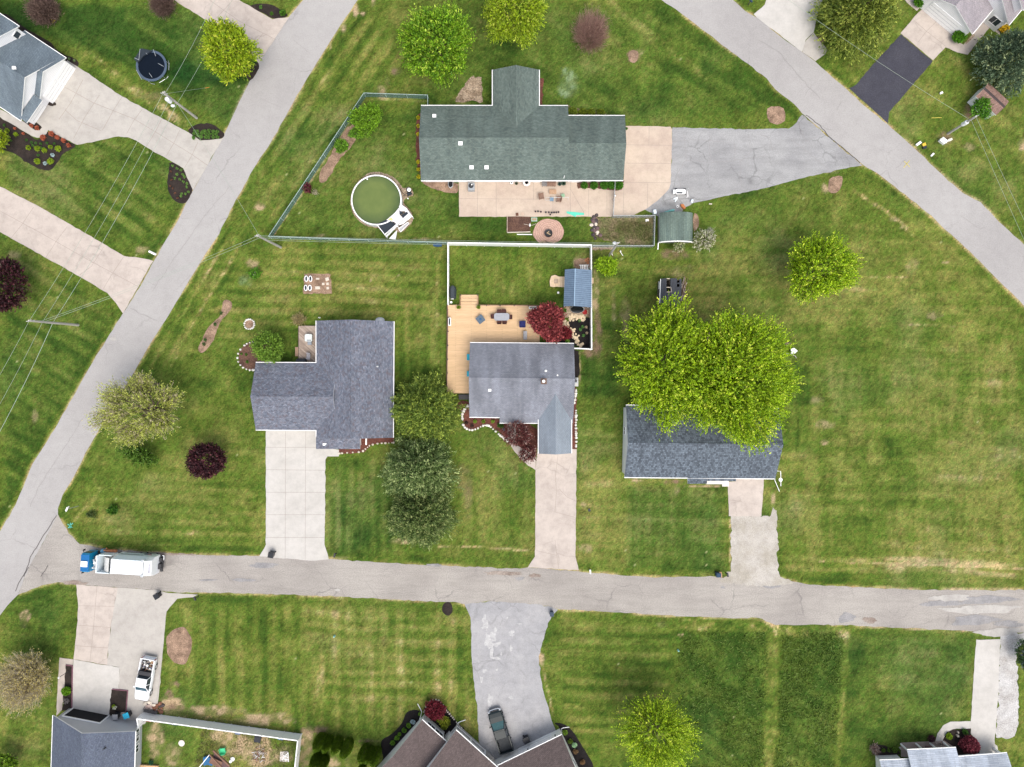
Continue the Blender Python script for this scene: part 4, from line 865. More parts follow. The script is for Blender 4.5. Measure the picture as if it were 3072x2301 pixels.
# blue metal-roofed pavilion
h = thing('garden_pavilion', 'pavilion with blue ribbed metal gable roof beside the white fence', 'pavilion', W(7, 645, 840))
BLUEM, nt, b_, out_ = new_mat('blue_metal'); b_.inputs['Base Color'].default_value = (.15, .225, .32, 1); b_.inputs['Roughness'].default_value = .5; b_.inputs['Metallic'].default_value = .2; MATS['blue_metal'] = BLUEM
nt.links.new(ramp(nt, noise(nt, coords(nt), 2.0, 4), [(.3, (.13, .19, .27)), (.7, (.18, .26, .36))]), b_.inputs['Base Color'])
P = Ps(7, "538,687 527,992 757,1000 760,692", 2.5)
gable(h, P, 2.5, .9, BLUEM, walls=False, mid=.36, gutter=False, cap=False, t=.06)
mb = MB(); a, b, c, d = P; r0, r1 = Z(a.lerp(d, .36), 3.4), Z(b.lerp(c, .36), 3.4)
for i in range(20):
    t = i / 19; mb.bar(a.lerp(b, t) + Vector((0, 0, .03)), r0.lerp(r1, t) + Vector((0, 0, .03)), .035, .05); mb.bar(d.lerp(c, t) + Vector((0, 0, .03)), r0.lerp(r1, t) + Vector((0, 0, .03)), .035, .05)
mb.build('roof_seam', M('blue_metal_seam', (.07, .11, .17), rough=.4, metal=.3), h)
mb = MB(); mb.bar(r0 + Vector((0, 0, .05)), r1 + Vector((0, 0, .05)), .12, .06); mb.build('ridge_cap', M('ridge_blue', (.25, .36, .48), rough=.35), h)
for i, (p, q) in enumerate(((a, d), (b, c), (c, b), (d, a))):
    pp = p.lerp(q, .07); pp = pp + (Vector((0, -.25, 0)) if i in (0, 3) else Vector((0, .25, 0))); mb = MB(); mb.bar(Z(pp, 0), Z(pp, 2.55), .14, .14); mb.build('post', TRIM, h)
mb = MB(); mb.box(W(7, 700, 780, .35), (2.4, .7, .7)); mb.build('bench_seat', M('bench_wood', (.45, .33, .22)), h)

# dilapidated black shed
h = thing('old_shed', 'derelict shed with black roof panels missing, beside the maple', 'shed', W('p', 880, 700))
BLACKR = M('black_felt', (.045, .05, .062), rough=.6, var=.35, scale=2, sx=(3, .4, 1)); q = lambda x, y, z=2.2: W('p', x, y, z)
TIMB = M('bare_timber', (.42, .33, .25), var=.35, scale=3)
roofpoly(h, [[q(520, 200), q(735, 180, 2.4), q(725, 1100, 2.4), q(500, 1100)]], BLACKR, t=.05, rim=TRIM)
roofpoly(h, [[q(880, 180, 2.42), q(1120, 190, 2.35), q(1110, 1210, 2.35), q(885, 1200, 2.42)]], BLACKR, t=.05, rim=BLACKR, name='roof_panel')
roofpoly(h, [[q(1122, 345, 2.34), q(1210, 345, 2.28), q(1205, 385, 2.28), q(1122, 385, 2.34)]], BLACKR, t=.04, rim=BLACKR, name='roof_panel')
roofpoly(h, [[q(1122, 500, 2.34), q(1285, 500, 2.2), q(1240, 1220, 2.2), q(1112, 1220, 2.34)]], BLACKR, t=.04, rim=BLACKR, name='roof_panel')
roofpoly(h, [[q(1212, 200, 2.28), q(1285, 205, 2.2), q(1285, 498, 2.2), q(1212, 498, 2.28)]], BLACKR, t=.04, rim=BLACKR, name='roof_panel')
roofpoly(h, [[q(737, 730, 2.4), q(878, 735, 2.42), q(878, 1200, 2.42), q(737, 1180, 2.4)]], BLACKR, t=.04, rim=BLACKR, name='roof_panel')
mb = MB(); w = [Z(q(540, 240), 0), Z(q(1260, 240), 0), Z(q(1240, 1180), 0), Z(q(530, 1060), 0)]
for i in range(4):
    a, b = w[i], w[(i + 1) % 4]; mb.bar(Z(a, 1.05), Z(b, 1.05), .08, 2.1)
mb.prism([(v.x, v.y) for v in w], 0, .05); mb.build('wall', M('old_boards', (.10, .085, .075), var=.5, scale=2), h)
mb = MB()
for a, b in (((722, 515), (895, 520)), ((735, 690), (880, 690)), ((740, 195), (850, 200))): mb.bar(q(*a, 2.33), q(*b, 2.33), .1, .12)
mb.bar(q(895, 520, 2.46), q(920, 690, 2.46), .06, .06); mb.build('rafter', M('rafter_pale', (.6, .52, .42)), h)
mb = MB(); mb.face([q(800, 350, 1.2), q(850, 230, 2.2), q(880, 480, 1.4)]); mb.face([q(880, 480, 1.35), q(850, 230, 2.15), q(800, 350, 1.15)]); mb.build('fallen_board', TIMB, h)
mb = MB(); mb.bar(q(515, 210), q(500, 480), .07, .1); mb.bar(q(498, 480), q(480, 1100), .07, .1); mb.box(q(490, 440, 1.2), (.3, 1.0, .4)); mb.build('white_trim_board', TRIM, h)
# brush pile leaning on the old shed
mb = MB(); random.seed(5)
for k in range(90):
    a = q(random.uniform(1290, 1420), random.uniform(300, 1150), .1); r_ = random.uniform(.5, 1.6); th = random.gauss(1.57, .35) * random.choice((1, -1))
    b = a + Vector((r_ * math.cos(th) * .5, r_ * math.sin(th), random.uniform(0, .9))); mb.bar(a, b, random.uniform(.02, .07), mi=random.choice((0, 0, 1, 2)))
tag(mb.build('brush_pile', [M('brush_brown', (.14, .09, .06)), M('brush_grey', (.55, .5, .45)), M('brush_tan', (.33, .23, .15))]), 'pile of bleached branches and cut boards against the old black shed', 'brush pile')

# small brown-roofed shed by the dark pine
h = thing('garden_shed', 'small white shed with rusty brown roof under the dark pine', 'shed', W('n', 1400, 400))
SH_RUST = M_shingle('shingle_rust', (.22, .135, .11), (.30, .19, .16), rot=R(-35), mott=.7)
a, b = W('n', 945, 255, 2.1), W('n', 1480, 750, 2.1); u = (b - a).normalized(); v = Vector((-u.y, u.x, 0)); v = v if v.y > 0 else -v
A, B, C_, D_ = gable(h, [a, b, b + v * 2.5, a + v * 2.5], 2.1, .45, SH_RUST, over=.15, gover=.1, gutter=False, capm=M('ridge_brown', (.06, .045, .045)))
opening(h, B, A, .5, 1.2, .05, 1.8, 'door')
# ================================================================ FENCES
def mk_mesh_mat(name, col, alpha):
    m, nt, b, out = new_mat(name); b.inputs['Base Color'].default_value = (*col, 1); b.inputs['Roughness'].default_value = .6
    tr = nd(nt, "ShaderNodeBsdfTransparent"); mx = nd(nt, "ShaderNodeMixShader"); 
    f = ramp(nt, noise(nt, coords(nt), 1.5, 3), [(.3, grey(max(0, alpha - .1))), (.7, grey(min(1, alpha + .1)))]); nt.links.new(f, mx.inputs[0])
    nt.links.new(tr.outputs[0], mx.inputs[1]); nt.links.new(b.outputs[0], mx.inputs[2]); nt.links.new(mx.outputs[0], out.inputs[0]); MATS[name] = m; return m
GALV = M('galvanised', (.50, .53, .54), rough=.35, metal=.5); TEALR = M('teal_rail', (.38, .48, .46), rough=.4)
MESHG = mk_mesh_mat('green_mesh', (.13, .23, .20), .52); MESHC = mk_mesh_mat('chain_mesh', (.42, .45, .46), .38)
def fence(label, tops, hgt, mesh_m, rail_m, post=2.6, solid=False, name='chain_link_fence', cat='fence'):
    root = thing(name, label, cat, Z(tops[0], 0))
    for p, q in zip(tops[:-1], tops[1:]):
        L = (q - p).length; u = (q - p).normalized(); mb = MB()
        if solid:
            mb.bar(Z(p, hgt / 2), Z(q, hgt / 2), .05, hgt - .1); mb.build('panel', rail_m, root)
            mb = MB(); mb.bar(Z(p, hgt), Z(q, hgt), .14, .09); mb.build('rail', rail_m, root)
        else:
            mb.bar(Z(p, hgt / 2), Z(q, hgt / 2), .02, hgt - .06); mb.build('mesh', mesh_m, root)
            mb = MB(); mb.bar(Z(p, hgt), Z(q, hgt), .055, .055); mb.build('rail', rail_m, root)
        k = max(1, round(L / post))
        for i in range(k + (q is tops[-1])):
            c = p + u * L * i / k; mb = MB()
            if solid: mb.box(Z(c, hgt / 2 + .04), (.14, .14, hgt + .08)); mb.lathe([(.11, 0), (.11, .03), (.01, .1)], Z(c, hgt + .08), n=4)
            else: mb.cyl(Z(c, 0), Z(c, hgt + .06), .04, n=8)
            mb.build('post', rail_m, root)
    return root
def T(t, txt, z): return WL(t, txt, z)
fence('green slatted chain-link fence round the pool yard, running beside the diagonal road', T(2, "1444,868 1443,787 915,770 325,1657", 1.3) + T(6, "125,411 1600,462", 1.3), 1.3, MESHG, TEALR)
fence('tall white vinyl fence around the yard with the blue pavilion', T(6, "1612,972 1612,464", 1.8) + T(7, "757,483 758,1000 760,1346 618,1338", 1.8), 1.8, None, TRIM, post=2.4, solid=True, name='vinyl_fence')
fence('bare grey chain-link fence between the patio and the mossy barrel shed', T(3, "955,1500", 1.2) + T(7, "940,240 1285,238 1278,487 770,487", 1.2), 1.2, MESHC, GALV)
fence('long white vinyl fence beside the yard strewn with garden things', T('k', "800,232 790,160 2115,340 2085,619 2070,760", 0), 1.8, None, TRIM, post=2.4, solid=True, name='vinyl_fence')

# ================================================================ POLES AND WIRES
WOODP = M('pole_wood', (.42, .40, .37), var=.3, scale=2, sx=(1, 1, .2)); PALEM = M('transformer_grey', (.72, .74, .76), rough=.4); WIRE = M('wire', (.30, .36, .30), rough=.5, var=.1)
INSUL = M('insulator', (.55, .55, .52), rough=.3)
def pole(label, tb, xb, yb, tt, xt, yt, trans=None, arm=None):
    b = W(tb, xb, yb, 0); t0 = W(tt, xt, yt, 0); z = CAMH * (1 - b.length / t0.length); top = W(tt, xt, yt, z)
    root = thing('utility_pole', label, 'utility pole', b); mb = MB(); mb.tube([b, b.lerp(top, .5), top], [.17, .145, .12], n=10); mb.build('shaft', WOODP, root)
    if trans:
        f, dx, dy = trans; c = b.lerp(top, f) + Vector((dx, dy, 0)); mb = MB(); mb.lathe([(.05, -.5), (.26, -.48), (.28, -.4), (.28, .38), (.24, .46), (.05, .5)], c, n=14); o = mb.build('transformer', PALEM, root)
        mb = MB()
        for s in (-.1, .1): mb.cyl(c + Vector((s, 0, .46)), c + Vector((s, 0, .68)), .04, .03, n=8)
        mb.build('bushing', INSUL, o)
    mb = MB()
    for f in (.99, .93): 
        p = b.lerp(top, f); mb.bar(p - Vector((.25, .1, 0)), p + Vector((.25, .1, 0)), .07, .08)
    mb.build('bracket', GALV, root)
    mb = MB()
    for s in (-.24, .24): p = b.lerp(top, .99); mb.cyl(p + Vector((s, s * .4, .03)), p + Vector((s, s * .4, .2)), .05, .03, n=8)
    mb.build('insulator', INSUL, root)
    if arm:
        mb = MB(); p = b.lerp(top, arm[0]); d = Vector((arm[1], arm[2], .35)); mb.tube([p, p + d * .6, p + d], .03, n=6); o = mb.build('lamp_arm', GALV, root)
        mb = MB(); mb.lathe([(.05, .12), (.16, .05), (.2, -.08)], p + d, n=12, sx=1.4); mb.build('lamp_head', PALEM, o)
    return root, b, top
p1, b1, t1 = pole('utility pole with silver transformer beside the trampoline lawn', 1, 1630, 978, 1, 1350, 765, (.84, -.05, -.42), (.62, -.35, -.5))
p2, b2, t2 = pole('bare leaning-looking utility pole in the lawn left of the diagonal road', 5, 648, 1146, 5, 238, 1110)
p3, b3, t3 = pole('utility pole at the corner of the green fence', 6, 228, 503, 6, 30, 403)
p4, b4, t4 = pole('utility pole with white transformer near the small rusty-roofed shed', 4, 1577, 1108, 4, 1815, 962, (.62, 0, 0))
p5, b5, t5 = pole('utility pole behind the lime-green shrub by the chain-link fence', 7, 905, 571, 7, 975, 466, None, (.9, -.3, .1))
def wire(a, b, sag, label, r=.016):
    pts = [a.lerp(b, i / 16) - Vector((0, 0, sag * 4 * (i / 16) * (1 - i / 16))) for i in range(17)]
    mb = MB(); mb.tube(pts, r, n=5); tag(mb.build('overhead_wire', WIRE), label, 'wire', 'overhead wires')
on = lambda b, t, f: b.lerp(t, f)
wire(on(b1, t1, .99), on(b2, t2, .99), .7, 'highest overhead wire from the transformer pole to the bare pole left of the road')
wire(on(b1, t1, .80), on(b2, t2, .74), .7, 'middle overhead wire from the transformer pole to the bare pole left of the road')
wire(on(b1, t1, .60), on(b2, t2, .54), .8, 'lowest overhead wire from the transformer pole to the bare pole left of the road', r=.022)
d12 = (t2 - t1); far = t2 + d12 * .9
wire(on(b2, t2, .99), Vector((far.x - 1, far.y, 9.5)), .7, 'highest wire running off the left edge from the bare pole')
wire(on(b2, t2, .74), Vector((far.x, far.y, 7.2)), .7, 'middle wire running off the left edge from the bare pole')
wire(on(b2, t2, .54), Vector((far.x + 1.0, far.y, 5.3)), .8, 'lowest wire running off the left edge from the bare pole', r=.03)
wire(on(b1, t1, .95), W(1, 1905, -300, 9), .6, 'wire crossing the yellow-green roadside tree from the transformer pole')
wire(on(b1, t1, .6), W(1, 1990, -160, 6), .6, 'lower wire crossing the top driveway from the transformer pole')
wire(on(b1, t1, .62), on(b3, t3, .9), .8, 'wire crossing the diagonal road between the transformer pole and fence corner pole')
wire(on(b3, t3, .97), on(b2, t2, .8), .8, 'upper wire crossing the diagonal road to the bare pole')
wire(on(b3, t3, .85), on(b2, t2, .72), .8, 'lower wire crossing the diagonal road to the bare pole')
for f, g, s in ((.98, .98, 'highest'), (.88, .88, 'second highest'), (.76, .76, 'second lowest'), (.62, .66, 'lowest')):
    wire(on(b3, t3, f), on(b5, t5, g), .5, s + ' of the four wires above the long fence line')
wire(on(b4, t4, .8), W(4, -250, -380, 7), .8, 'wire crossing the black driveway from the white transformer pole')
dd = (W(4, 2120, 1657, 8) - W(4, 1790, 990, 8)).normalized()
wire(on(b4, t4, .98), on(b4, t4, .98) + dd * 60, .6, 'upper wire running down the right edge from the white transformer pole')
wire(on(b4, t4, .82), on(b4, t4, .82) + dd * 60 - Vector((1.2, .5, 0)), .6, 'lower wire running down the right edge from the white transformer pole')
wire(on(b1, t1, .95), W(1, 1715, 726, 0), 0, 'guy wire slanting down from the transformer pole to the lawn')
mb = MB(); mb.cyl(W(1, 1735, 723, 0), W(1, 1700, 729, .35), .03, n=6); tag(mb.build('guy_marker', M('orange_marker', (.6, .22, .05))), 'orange guard on the foot of the guy wire', 'guy wire guard')

# ================================================================ VEHICLES
RUB = M('tyre_rubber', (.018, .018, .02), rough=.8); RIM = M('wheel_rim', (.6, .61, .63), rough=.3, metal=.7); PAINTW = M('paint_white', (.80, .82, .84), rough=.25, var=.04, spec=.5)
PAINTK = M('paint_dark', (.012, .020, .023), rough=.35, var=.15, spec=.25); TEALG = M('windscreen_teal', (.05, .12, .12), rough=.08, var=.2, spec=.8); CHROME = M('chrome', (.75, .77, .78), rough=.15, metal=.9)
TAIL = M('tail_light', (.35, .02, .02), rough=.3); HEADL = M('head_light', (.75, .78, .8), rough=.15)
BEDL = M('bedliner', (.035, .04, .045), rough=.7)
def wheel(root, x, y, r, w, s):
    mb = MB(); mb.cyl((x, y - w / 2, r), (x, y + w / 2, r), r, n=20); o = mb.build('wheel', RUB, root)
    mb = MB(); yy = y + s * w / 2; mb.cyl((x, yy - .01 * s, r), (x, yy + .015 * s, r), r * .58, n=16); mb.build('rim', RIM, o)
def rrect(hw, z0, z1, r=.12):
    "rounded body cross section in y-z"
    return [(-hw + r * .4, z0), (hw - r * .4, z0), (hw, z0 + r), (hw, z1 - r), (hw - r, z1), (-hw + r, z1), (-hw, z1 - r), (-hw, z0 + r)]
def pickup(label, paint, glass, load=None, roof=None):
    root = thing('pickup_truck', label, 'pickup truck', local=True)
    L = 2.85
    def sec(x, hw, z0, z1, r=.12): return [(x, y, z) for y, z in rrect(hw, z0, z1, r)]
    mb = MB(); mb.loft([sec(2.86, .55, .42, .74, .08), sec(2.80, .80, .36, .90, .14), sec(2.6, .92, .34, 1.0), sec(2.1, .97, .34, 1.08), sec(1.35, .98, .36, 1.13), sec(.9, .98, .36, 1.12), sec(-.75, .98, .36, 1.10)])
    mb.build('body', paint, root, smooth=False)
    # cab greenhouse
    lo = [(1.45, .90, 1.12), (-.72, .90, 1.08)]; hi = [(.62, .70, 1.78), (-.50, .72, 1.78)]
    (xf, hf, zf), (xr, hr, zr) = lo; (xF, hF, zF), (xR, hR, zR) = hi
    mb = MB(); mb.prism([(xF + .06, -hF), (xF + .06, hF), (xR, hR), (xR, -hR)], 1.74, 1.83); mb.box(((xF + xR) / 2, 0, 1.845), (xF - xR - .25, hF * 1.5, .035)); mb.build('roof', roof or paint, root)
    mb = MB(); mb.face([(xf, -hf, zf), (xf, hf, zf), (xF, hF, 1.76), (xF, -hF, 1.76)]); mb.build('windscreen', glass, root)
    mb = MB(); mb.face([(xr, hr, zr), (xr, -hr, zr), (xR, -hR, 1.76), (xR, hR, 1.76)]); mb.build('rear_window', GLASS, root)
    for s in (-1, 1):
        mb = MB(); mb.face([(xf, s * hf, zf), (xr, s * hr, zr), (xR, s * hR, 1.76), (xF, s * hF, 1.76)]); mb.build('side_window', GLASS, root)
        for pa_, pb_ in (((xf, s * hf, zf), (xF, s * hF, 1.77)), ((xr, s * hr, zr), (xR, s * hR, 1.77)), ((.35, s * .92, 1.12), (.3, s * .73, 1.77))): mb = MB(); mb.bar(pa_, pb_, .07, .06); mb.build('pillar', paint, root)
        mb = MB(); mb.box((1.05, s * 1.1, 1.15), (.14, .24, .18)); mb.build('mirror', paint, root)
        mb = MB(); mb.box((-1.8, s * .92, .86), (2.1, .13, .62)); mb.build('bed_side', paint, root)
        mb = MB(); mb.box((2.72, s * .66, .76), (.22, .32, .16)); mb.build('headlight', HEADL, root)
        mb = MB(); mb.box((-2.86, s * .88, .85), (.06, .16, .4)); mb.build('tail_light', TAIL, root)
        for x in (1.85, -1.75): wheel(root, x, s * .86, .4, .26, s)
    mb = MB(); mb.box((-2.84, 0, .86), (.1, 1.72, .6)); mb.build('tailgate', paint, root)
    mb = MB(); mb.box((-1.8, 0, .58), (2.1, 1.74, .1)); o = mb.build('bed_floor', BEDL, root)
    mb = MB()
    for i in range(9): mb.box((-1.8, -.72 + .18 * i, .645), (2.0, .07, .03))
    mb.build('rib', BEDL, o)
    mb = MB(); mb.box((-2.98, 0, .5), (.2, 1.8, .18)); mb.build('bumper', CHROME, root)
    mb = MB(); mb.tube([(2.72, -.9, .55), (2.93, -.55, .55), (2.96, 0, .55), (2.93, .55, .55), (2.72, .9, .55)], .1, n=8); mb.build('bumper', CHROME, root)
    mb = MB(); mb.box((2.87, 0, .72), (.06, 1.0, .2)); mb.build('grille', DARKMET, root)
    return root
wp = pickup('white pickup with a bed full of junk parked on the concrete drive', PAINTW, M('windscreen_blue', (.04, .09, .12), rough=.1, var=.2, spec=.8))
mb = MB(); mb.box((-1.0, 0, 1.2), (.5, 1.7, .32)); mb.box((-.92, 0, 1.37), (.36, 1.66, .03)); mb.build('tool_box', DARKMET, wp)
c = W('b', 585, 624, 0); wp.location = c; wp.rotation_euler = (0, 0, R(-100.7))
def put(o, off): 
    o.parent = None; v = Matrix.Rotation(R(-100.7), 4, 'Z') @ Vector(off); o.location = c + v; o.rotation_euler = (0, 0, R(-100.7))
JW, JB, JR, JG = M('junk_white', (.7, .7, .68)), M('junk_blue', (.05, .09, .25)), M('junk_rust', (.22, .10, .06)), M('junk_tan', (.45, .33, .2))
mb = MB(); mb.lathe([(.05, 0), (.2, .02), (.27, .06), (.27, .13), (.2, .17)], n=20); mb.lathe([(.01, .1), (.16, .1), (.17, .18), (.01, .19)], n=16, mi=1); o = mb.build('spare_wheel', [RUB, JW], origin=(0, 0, 0)); put(o, (-2.05, .1, 1.0)); tag(o, 'spare wheel with pale rim lying on top of the junk in the white pickup', 'wheel')
random.seed(11); mb = MB()
for k in range(70):
    p = Vector((random.uniform(-2.65, -1.35), random.uniform(-.75, .75), random.uniform(.7, .98)))
    if random.random() < .5: mb.box(p, (random.uniform(.1, .35), random.uniform(.06, .25), random.uniform(.06, .2)), rz=random.uniform(0, 3), mi=random.choice((0, 0, 1, 2, 3, 4)))
    else: mb.bar(p, p + Vector((random.uniform(-.4, .4), random.uniform(-.3, .3), random.uniform(0, .15))), .05, mi=random.choice((0, 2, 3, 4)))
o = mb.build('junk_pile', [JW, JB, JR, JG, DARKMET], origin=(0, 0, 0)); put(o, (0, 0, 0)); tag(o, 'jumble of boxes, boards and scrap filling the white pickup bed', 'junk')
bp_ = pickup('dark teal-black pickup parked on the cracked asphalt drive', PAINTK, TEALG); bp_.location = W('c', 1285, 432, 0); bp_.rotation_euler = (0, 0, R(107.4))

# garbage truck
g = thing('garbage_truck', 'garbage truck with blue cab and white side-loader body on the street', 'garbage truck', local=True)
BLUEC = M('paint_blue', (.008, .24, .46), rough=.3, var=.08, spec=.5); PALEB = M('paint_palewhite', (.72, .80, .84), rough=.35, var=.06)
mb = MB(); mb.box((.1, .45, .75), (9.4, .16, .26)); mb.box((.1, -.45, .75), (9.4, .16, .26)); mb.box((-.5, 0, .72), (6, .8, .1)); mb.build('chassis', DARKMET, g)
def csec(x, hw, z0, z1, r=.2): return [(x, y, z) for y, z in rrect(hw, z0, z1, r)]
mb = MB(); mb.loft([csec(5.0, 1.15, .55, 2.2), csec(4.93, 1.22, .5, 2.75), csec(4.7, 1.23, .5, 2.92), csec(3.95, 1.23, .5, 2.92), csec(3.8, 1.2, .5, 2.85)]); cab = mb.build('cab', BLUEC, g)
mb = MB(); mb.box((4.97, 0, 1.95), (.1, 2.0, .8)); mb.build('windscreen', GLASS, cab)
for s in (-1, 1):
    mb = MB(); mb.box((4.35, s * 1.235, 1.95), (.8, .03, .7)); mb.build('side_window', GLASS, cab)
    mb = MB(); mb.bar((4.9, s * 1.2, 2.3), (5.0, s * 1.5, 2.3), .05); mb.box((5.0, s * 1.5, 2.1), (.08, .2, .5)); mb.build('mirror', DARKMET, cab)
    mb = MB(); mb.box((5.0, s * .9, .8), (.08, .3, .2)); mb.build('headlight', HEADL, cab)
mb = MB(); mb.box((4.33, .1, 3.0), (.85, .75, .2)); mb.build('roof_unit', PAINTW, cab)
mb = MB(); mb.box((4.3, 0, 2.935), (1.1, 2.2, .03)); mb.build('roof_rail', M('paint_blue_dark', (.01, .12, .32)), cab)
mb = MB(); random.seed(2)
mb.box((3.1, 0, 1.2), (.8, 1.4, .9), mi=0)
for k in range(22): mb.box((random.uniform(2.8, 3.5), random.uniform(-1, 1), random.uniform(1.7, 2.5)), (random.uniform(.1, .35), random.uniform(.1, .35), random.uniform(.1, .3)), rz=random.uniform(0, 3), mi=random.choice((0, 1, 1, 2)))
mb.cyl((3.15, -.5, 1.6), (3.15, -.5, 2.3), .22, n=14, mi=1); mb.cyl((3.3, .6, 1.5), (3.3, .6, 2.9), .08, n=10, mi=1)
mb.build('engine', [DARKMET, JW, GALV], g)
# hopper: open box with curved packing blade
HG = M('hopper_grey', (.42, .43, .42), rough=.5)
for nm, cc, dd in (('hopper_side', (1.85, 1.12, 2.1), (1.7, .1, 2.0)), ('hopper_side', (1.85, -1.12, 1.9), (1.7, .1, 1.6)), ('hopper_front', (2.66, 0, 2.05), (.12, 2.3, 2.2))):
    mb = MB(); mb.box(cc, dd); mb.build(nm, PALEB, g)
mb = MB(); mb.box((1.8, 0, 1.05), (1.7, 2.15, .1)); mb.build('hopper_floor', HG, g)
mb = MB(); n_ = 12; pts = []
for i in range(n_ + 1): a = math.pi * .5 * i / n_; pts.append((1.15 + 1.25 * math.sin(a), 1.15 + 1.75 * math.cos(a)))
for i in range(n_): (xa, za), (xb, zb) = pts[i], pts[i + 1]; mb.face([(xa, -.85, za), (xb, -.85, zb), (xb, 1.02, zb), (xa, 1.02, za)])
mb.build('packing_blade', M('blade_grey', (.55, .55, .53), rough=.4), g)
prof = [(-1.22, 1.0), (1.22, 1.0), (1.25, 2.5), (.95, 3.6), (-.95, 3.6), (-1.25, 2.5)]
mb = MB(); mb.loft([[(.40, y, z) for y, z in prof], [(-3.85, y, z) for y, z in prof]]); body = mb.build('body', PALEB, g)
mb = MB(); mb.box((-1.7, 0, 3.615), (4.1, 1.78, .03)); mb.build('roof_sheet', PAINTW, body)
mb = MB(); pr2 = [(y * 1.035, 1.0 + (z - 1.0) * 1.02) for y, z in prof]; mb.loft([[(.48, y, z) for y, z in pr2], [(.2, y, z) for y, z in pr2]]); mb.build('body_hoop', PAINTW, g)
mb = MB(); pr3 = [(y * 1.03, 1.0 + (z - 1.0) * 1.015) for y, z in prof]; mb.loft([[(-3.87, y, z) for y, z in pr3], [(-4.15, y, z) for y, z in pr3], [(-4.62, y * .98, .95 + (z - 1) * .84) for y, z in prof]]); tg = mb.build('tailgate', PAINTW, g)
mb = MB(); mb.box((-4.42, .1, 3.36), (.22, 1.2, .03), mat=Matrix.Rotation(R(-38), 4, 'Y')); mb.build('grime_panel', M('grime', (.45, .45, .5), var=.3), tg)
for s in (-1, 1): mb = MB(); mb.bar((-3.8, s * .75, 3.66), (-3.8, s * 1.15, 3.3), .1); mb.lathe([(.02, .1), (.2, .08), (.22, 0)], (-3.7, s * .98, 3.64), n=14); mb.build('hinge', GALV, tg)
mb = MB(); mb.bar((-3.8, -.75, 3.66), (-3.8, .75, 3.66), .05); mb.build('hydraulic_pipe', DARKMET, tg)
mb = MB(); mb.box((-1.3, -1.245, 1.9), (3.0, .03, .25)); mb.build('side_stripe', M('stripe_dark', (.22, .24, .27)), body)
mb = MB(); mb.box((-3.5, -1.27, 1.55), (.5, .04, .16)); mb.build('side_light', TAIL, body); mb = MB(); mb.box((-3.0, -1.27, 1.5), (.5, .04, .16)); mb.build('tool_hatch', DARKMET, body)
mb = MB(); mb.box((-4.85, 0, .8), (.3, 2.2, .25)); mb.box((-4.8, .3, 1.2), (.4, .7, .5)); mb.box((-4.82, -.6, 1.1), (.35, .5, .4)); mb.build('rear_frame', DARKMET, g)
mb = MB(); mb.bar((-5.15, -1.1, 1.0), (-5.15, -.5, 1.0), .07); mb.bar((-4.95, -1.1, 1.0), (-5.15, -1.1, 1.0), .07); mb.build('rear_step', PAINTW, g)
for x in (3.9, -2.2, -3.55):
    for s in (-1, 1): wheel(g, x, s * 1.02, .52, .32, s)
mb = MB(); mb.box((1.9, -1.35, 1.1), (1.4, .35, .35)); mb.bar((1.4, -1.35, 1.2), (2.7, -1.5, 1.6), .16); mb.bar((2.5, -1.2, 1.2), (2.5, -1.75, 1.3), .14); mb.build('lifting_arm', M('arm_rust', (.42, .17, .08), var=.4), g)
mb = MB(); mb.cyl((3.0, -1.25, .7), (3.0, -1.25, 1.35), .28, n=14); mb.build('tank', M('tank_blue', (.12, .28, .4)), g)
g.location = W('a', 1330, 462, 0); g.rotation_euler = (0, 0, R(180 - 3.6))

# ================================================================ POOL
pl = thing('swimming_pool', 'round above-ground pool of green water with white rim', 'pool', W('g', 715, 720)); pc = W('g', 715, 722, 1.25); pr = 545 / 7.204 / PXM * (CAMH - 1.25) / CAMH
mb = MB(); mb.lathe([(pr - .03, -1.25), (pr - .03, 0), (pr - .08, 0), (pr - .08, -1.1)], pc, n=64); mb.build('pool_wall', M('pool_wall', (.6, .62, .62)), pl)
mb = MB(); n_ = 72; ri = pr - .16
vs = [pc + Vector((r_ * math.cos(i * 2 * math.pi / n_), r_ * math.sin(i * 2 * math.pi / n_), z_)) for r_, z_ in ((ri, 0), (ri, .06), (pr, .06), (pr, 0)) for i in range(n_)]
mb.add(vs, [(k * n_ + i, k * n_ + (i + 1) % n_, ((k + 1) % 4) * n_ + (i + 1) % n_, ((k + 1) % 4) * n_ + i) for k in range(4) for i in range(n_)]); mb.build('rim', TRIM, pl)
m_, nt, b_, out_ = new_mat('pool_water'); v_ = coords(nt); b_.inputs['Roughness'].default_value = .12; b_.inputs['Specular IOR Level'].default_value = .4
gr = nd(nt, "ShaderNodeTexGradient", gradient_type='SPHERICAL'); nt.links.new(coords(nt, (.26, .26, 0)), gr.inputs[0])
nt.links.new(mixc(nt, .5, ramp(nt, gr.outputs[1], [(.04, (.010, .038, .022)), (.5, (.135, .175, .045))]), ramp(nt, noise(nt, v_, .8, 4), [(.3, (.07, .11, .03)), (.7, (.12, .155, .045))])), b_.inputs['Base Color'])
mb = MB(); mb.lathe([(ri + .02, -.4), (ri + .02, -.16)], pc, n=64); mb.build('water', m_, pl)
mb = MB(); mb.lathe([(.02, 0), (.1, .02), (.1, .06), (.02, .08)], W('g', 517, 270, 1.12), n=12); mb.build('skimmer_float', TRIM, pl)
pd = thing('pool_deck', 'broken white pool deck with black liner and slatted railing', 'pool deck', W('g', 1100, 1200)); gz = lambda s, z=1.2: WL('g', s, z)
def slabp(name, s, z, m, th=.05, root=pd): mb = MB(); mb.prism(gz(s, z), z - th, z); return mb.build(name, m, root)
BLK = M('black_liner', (.022, .03, .04), rough=.5); WH = M('deck_white', (.74, .72, .74), rough=.6, var=.12)
slabp('liner', "725,1240 940,1140 1155,1250 910,1490", 1.22, BLK)
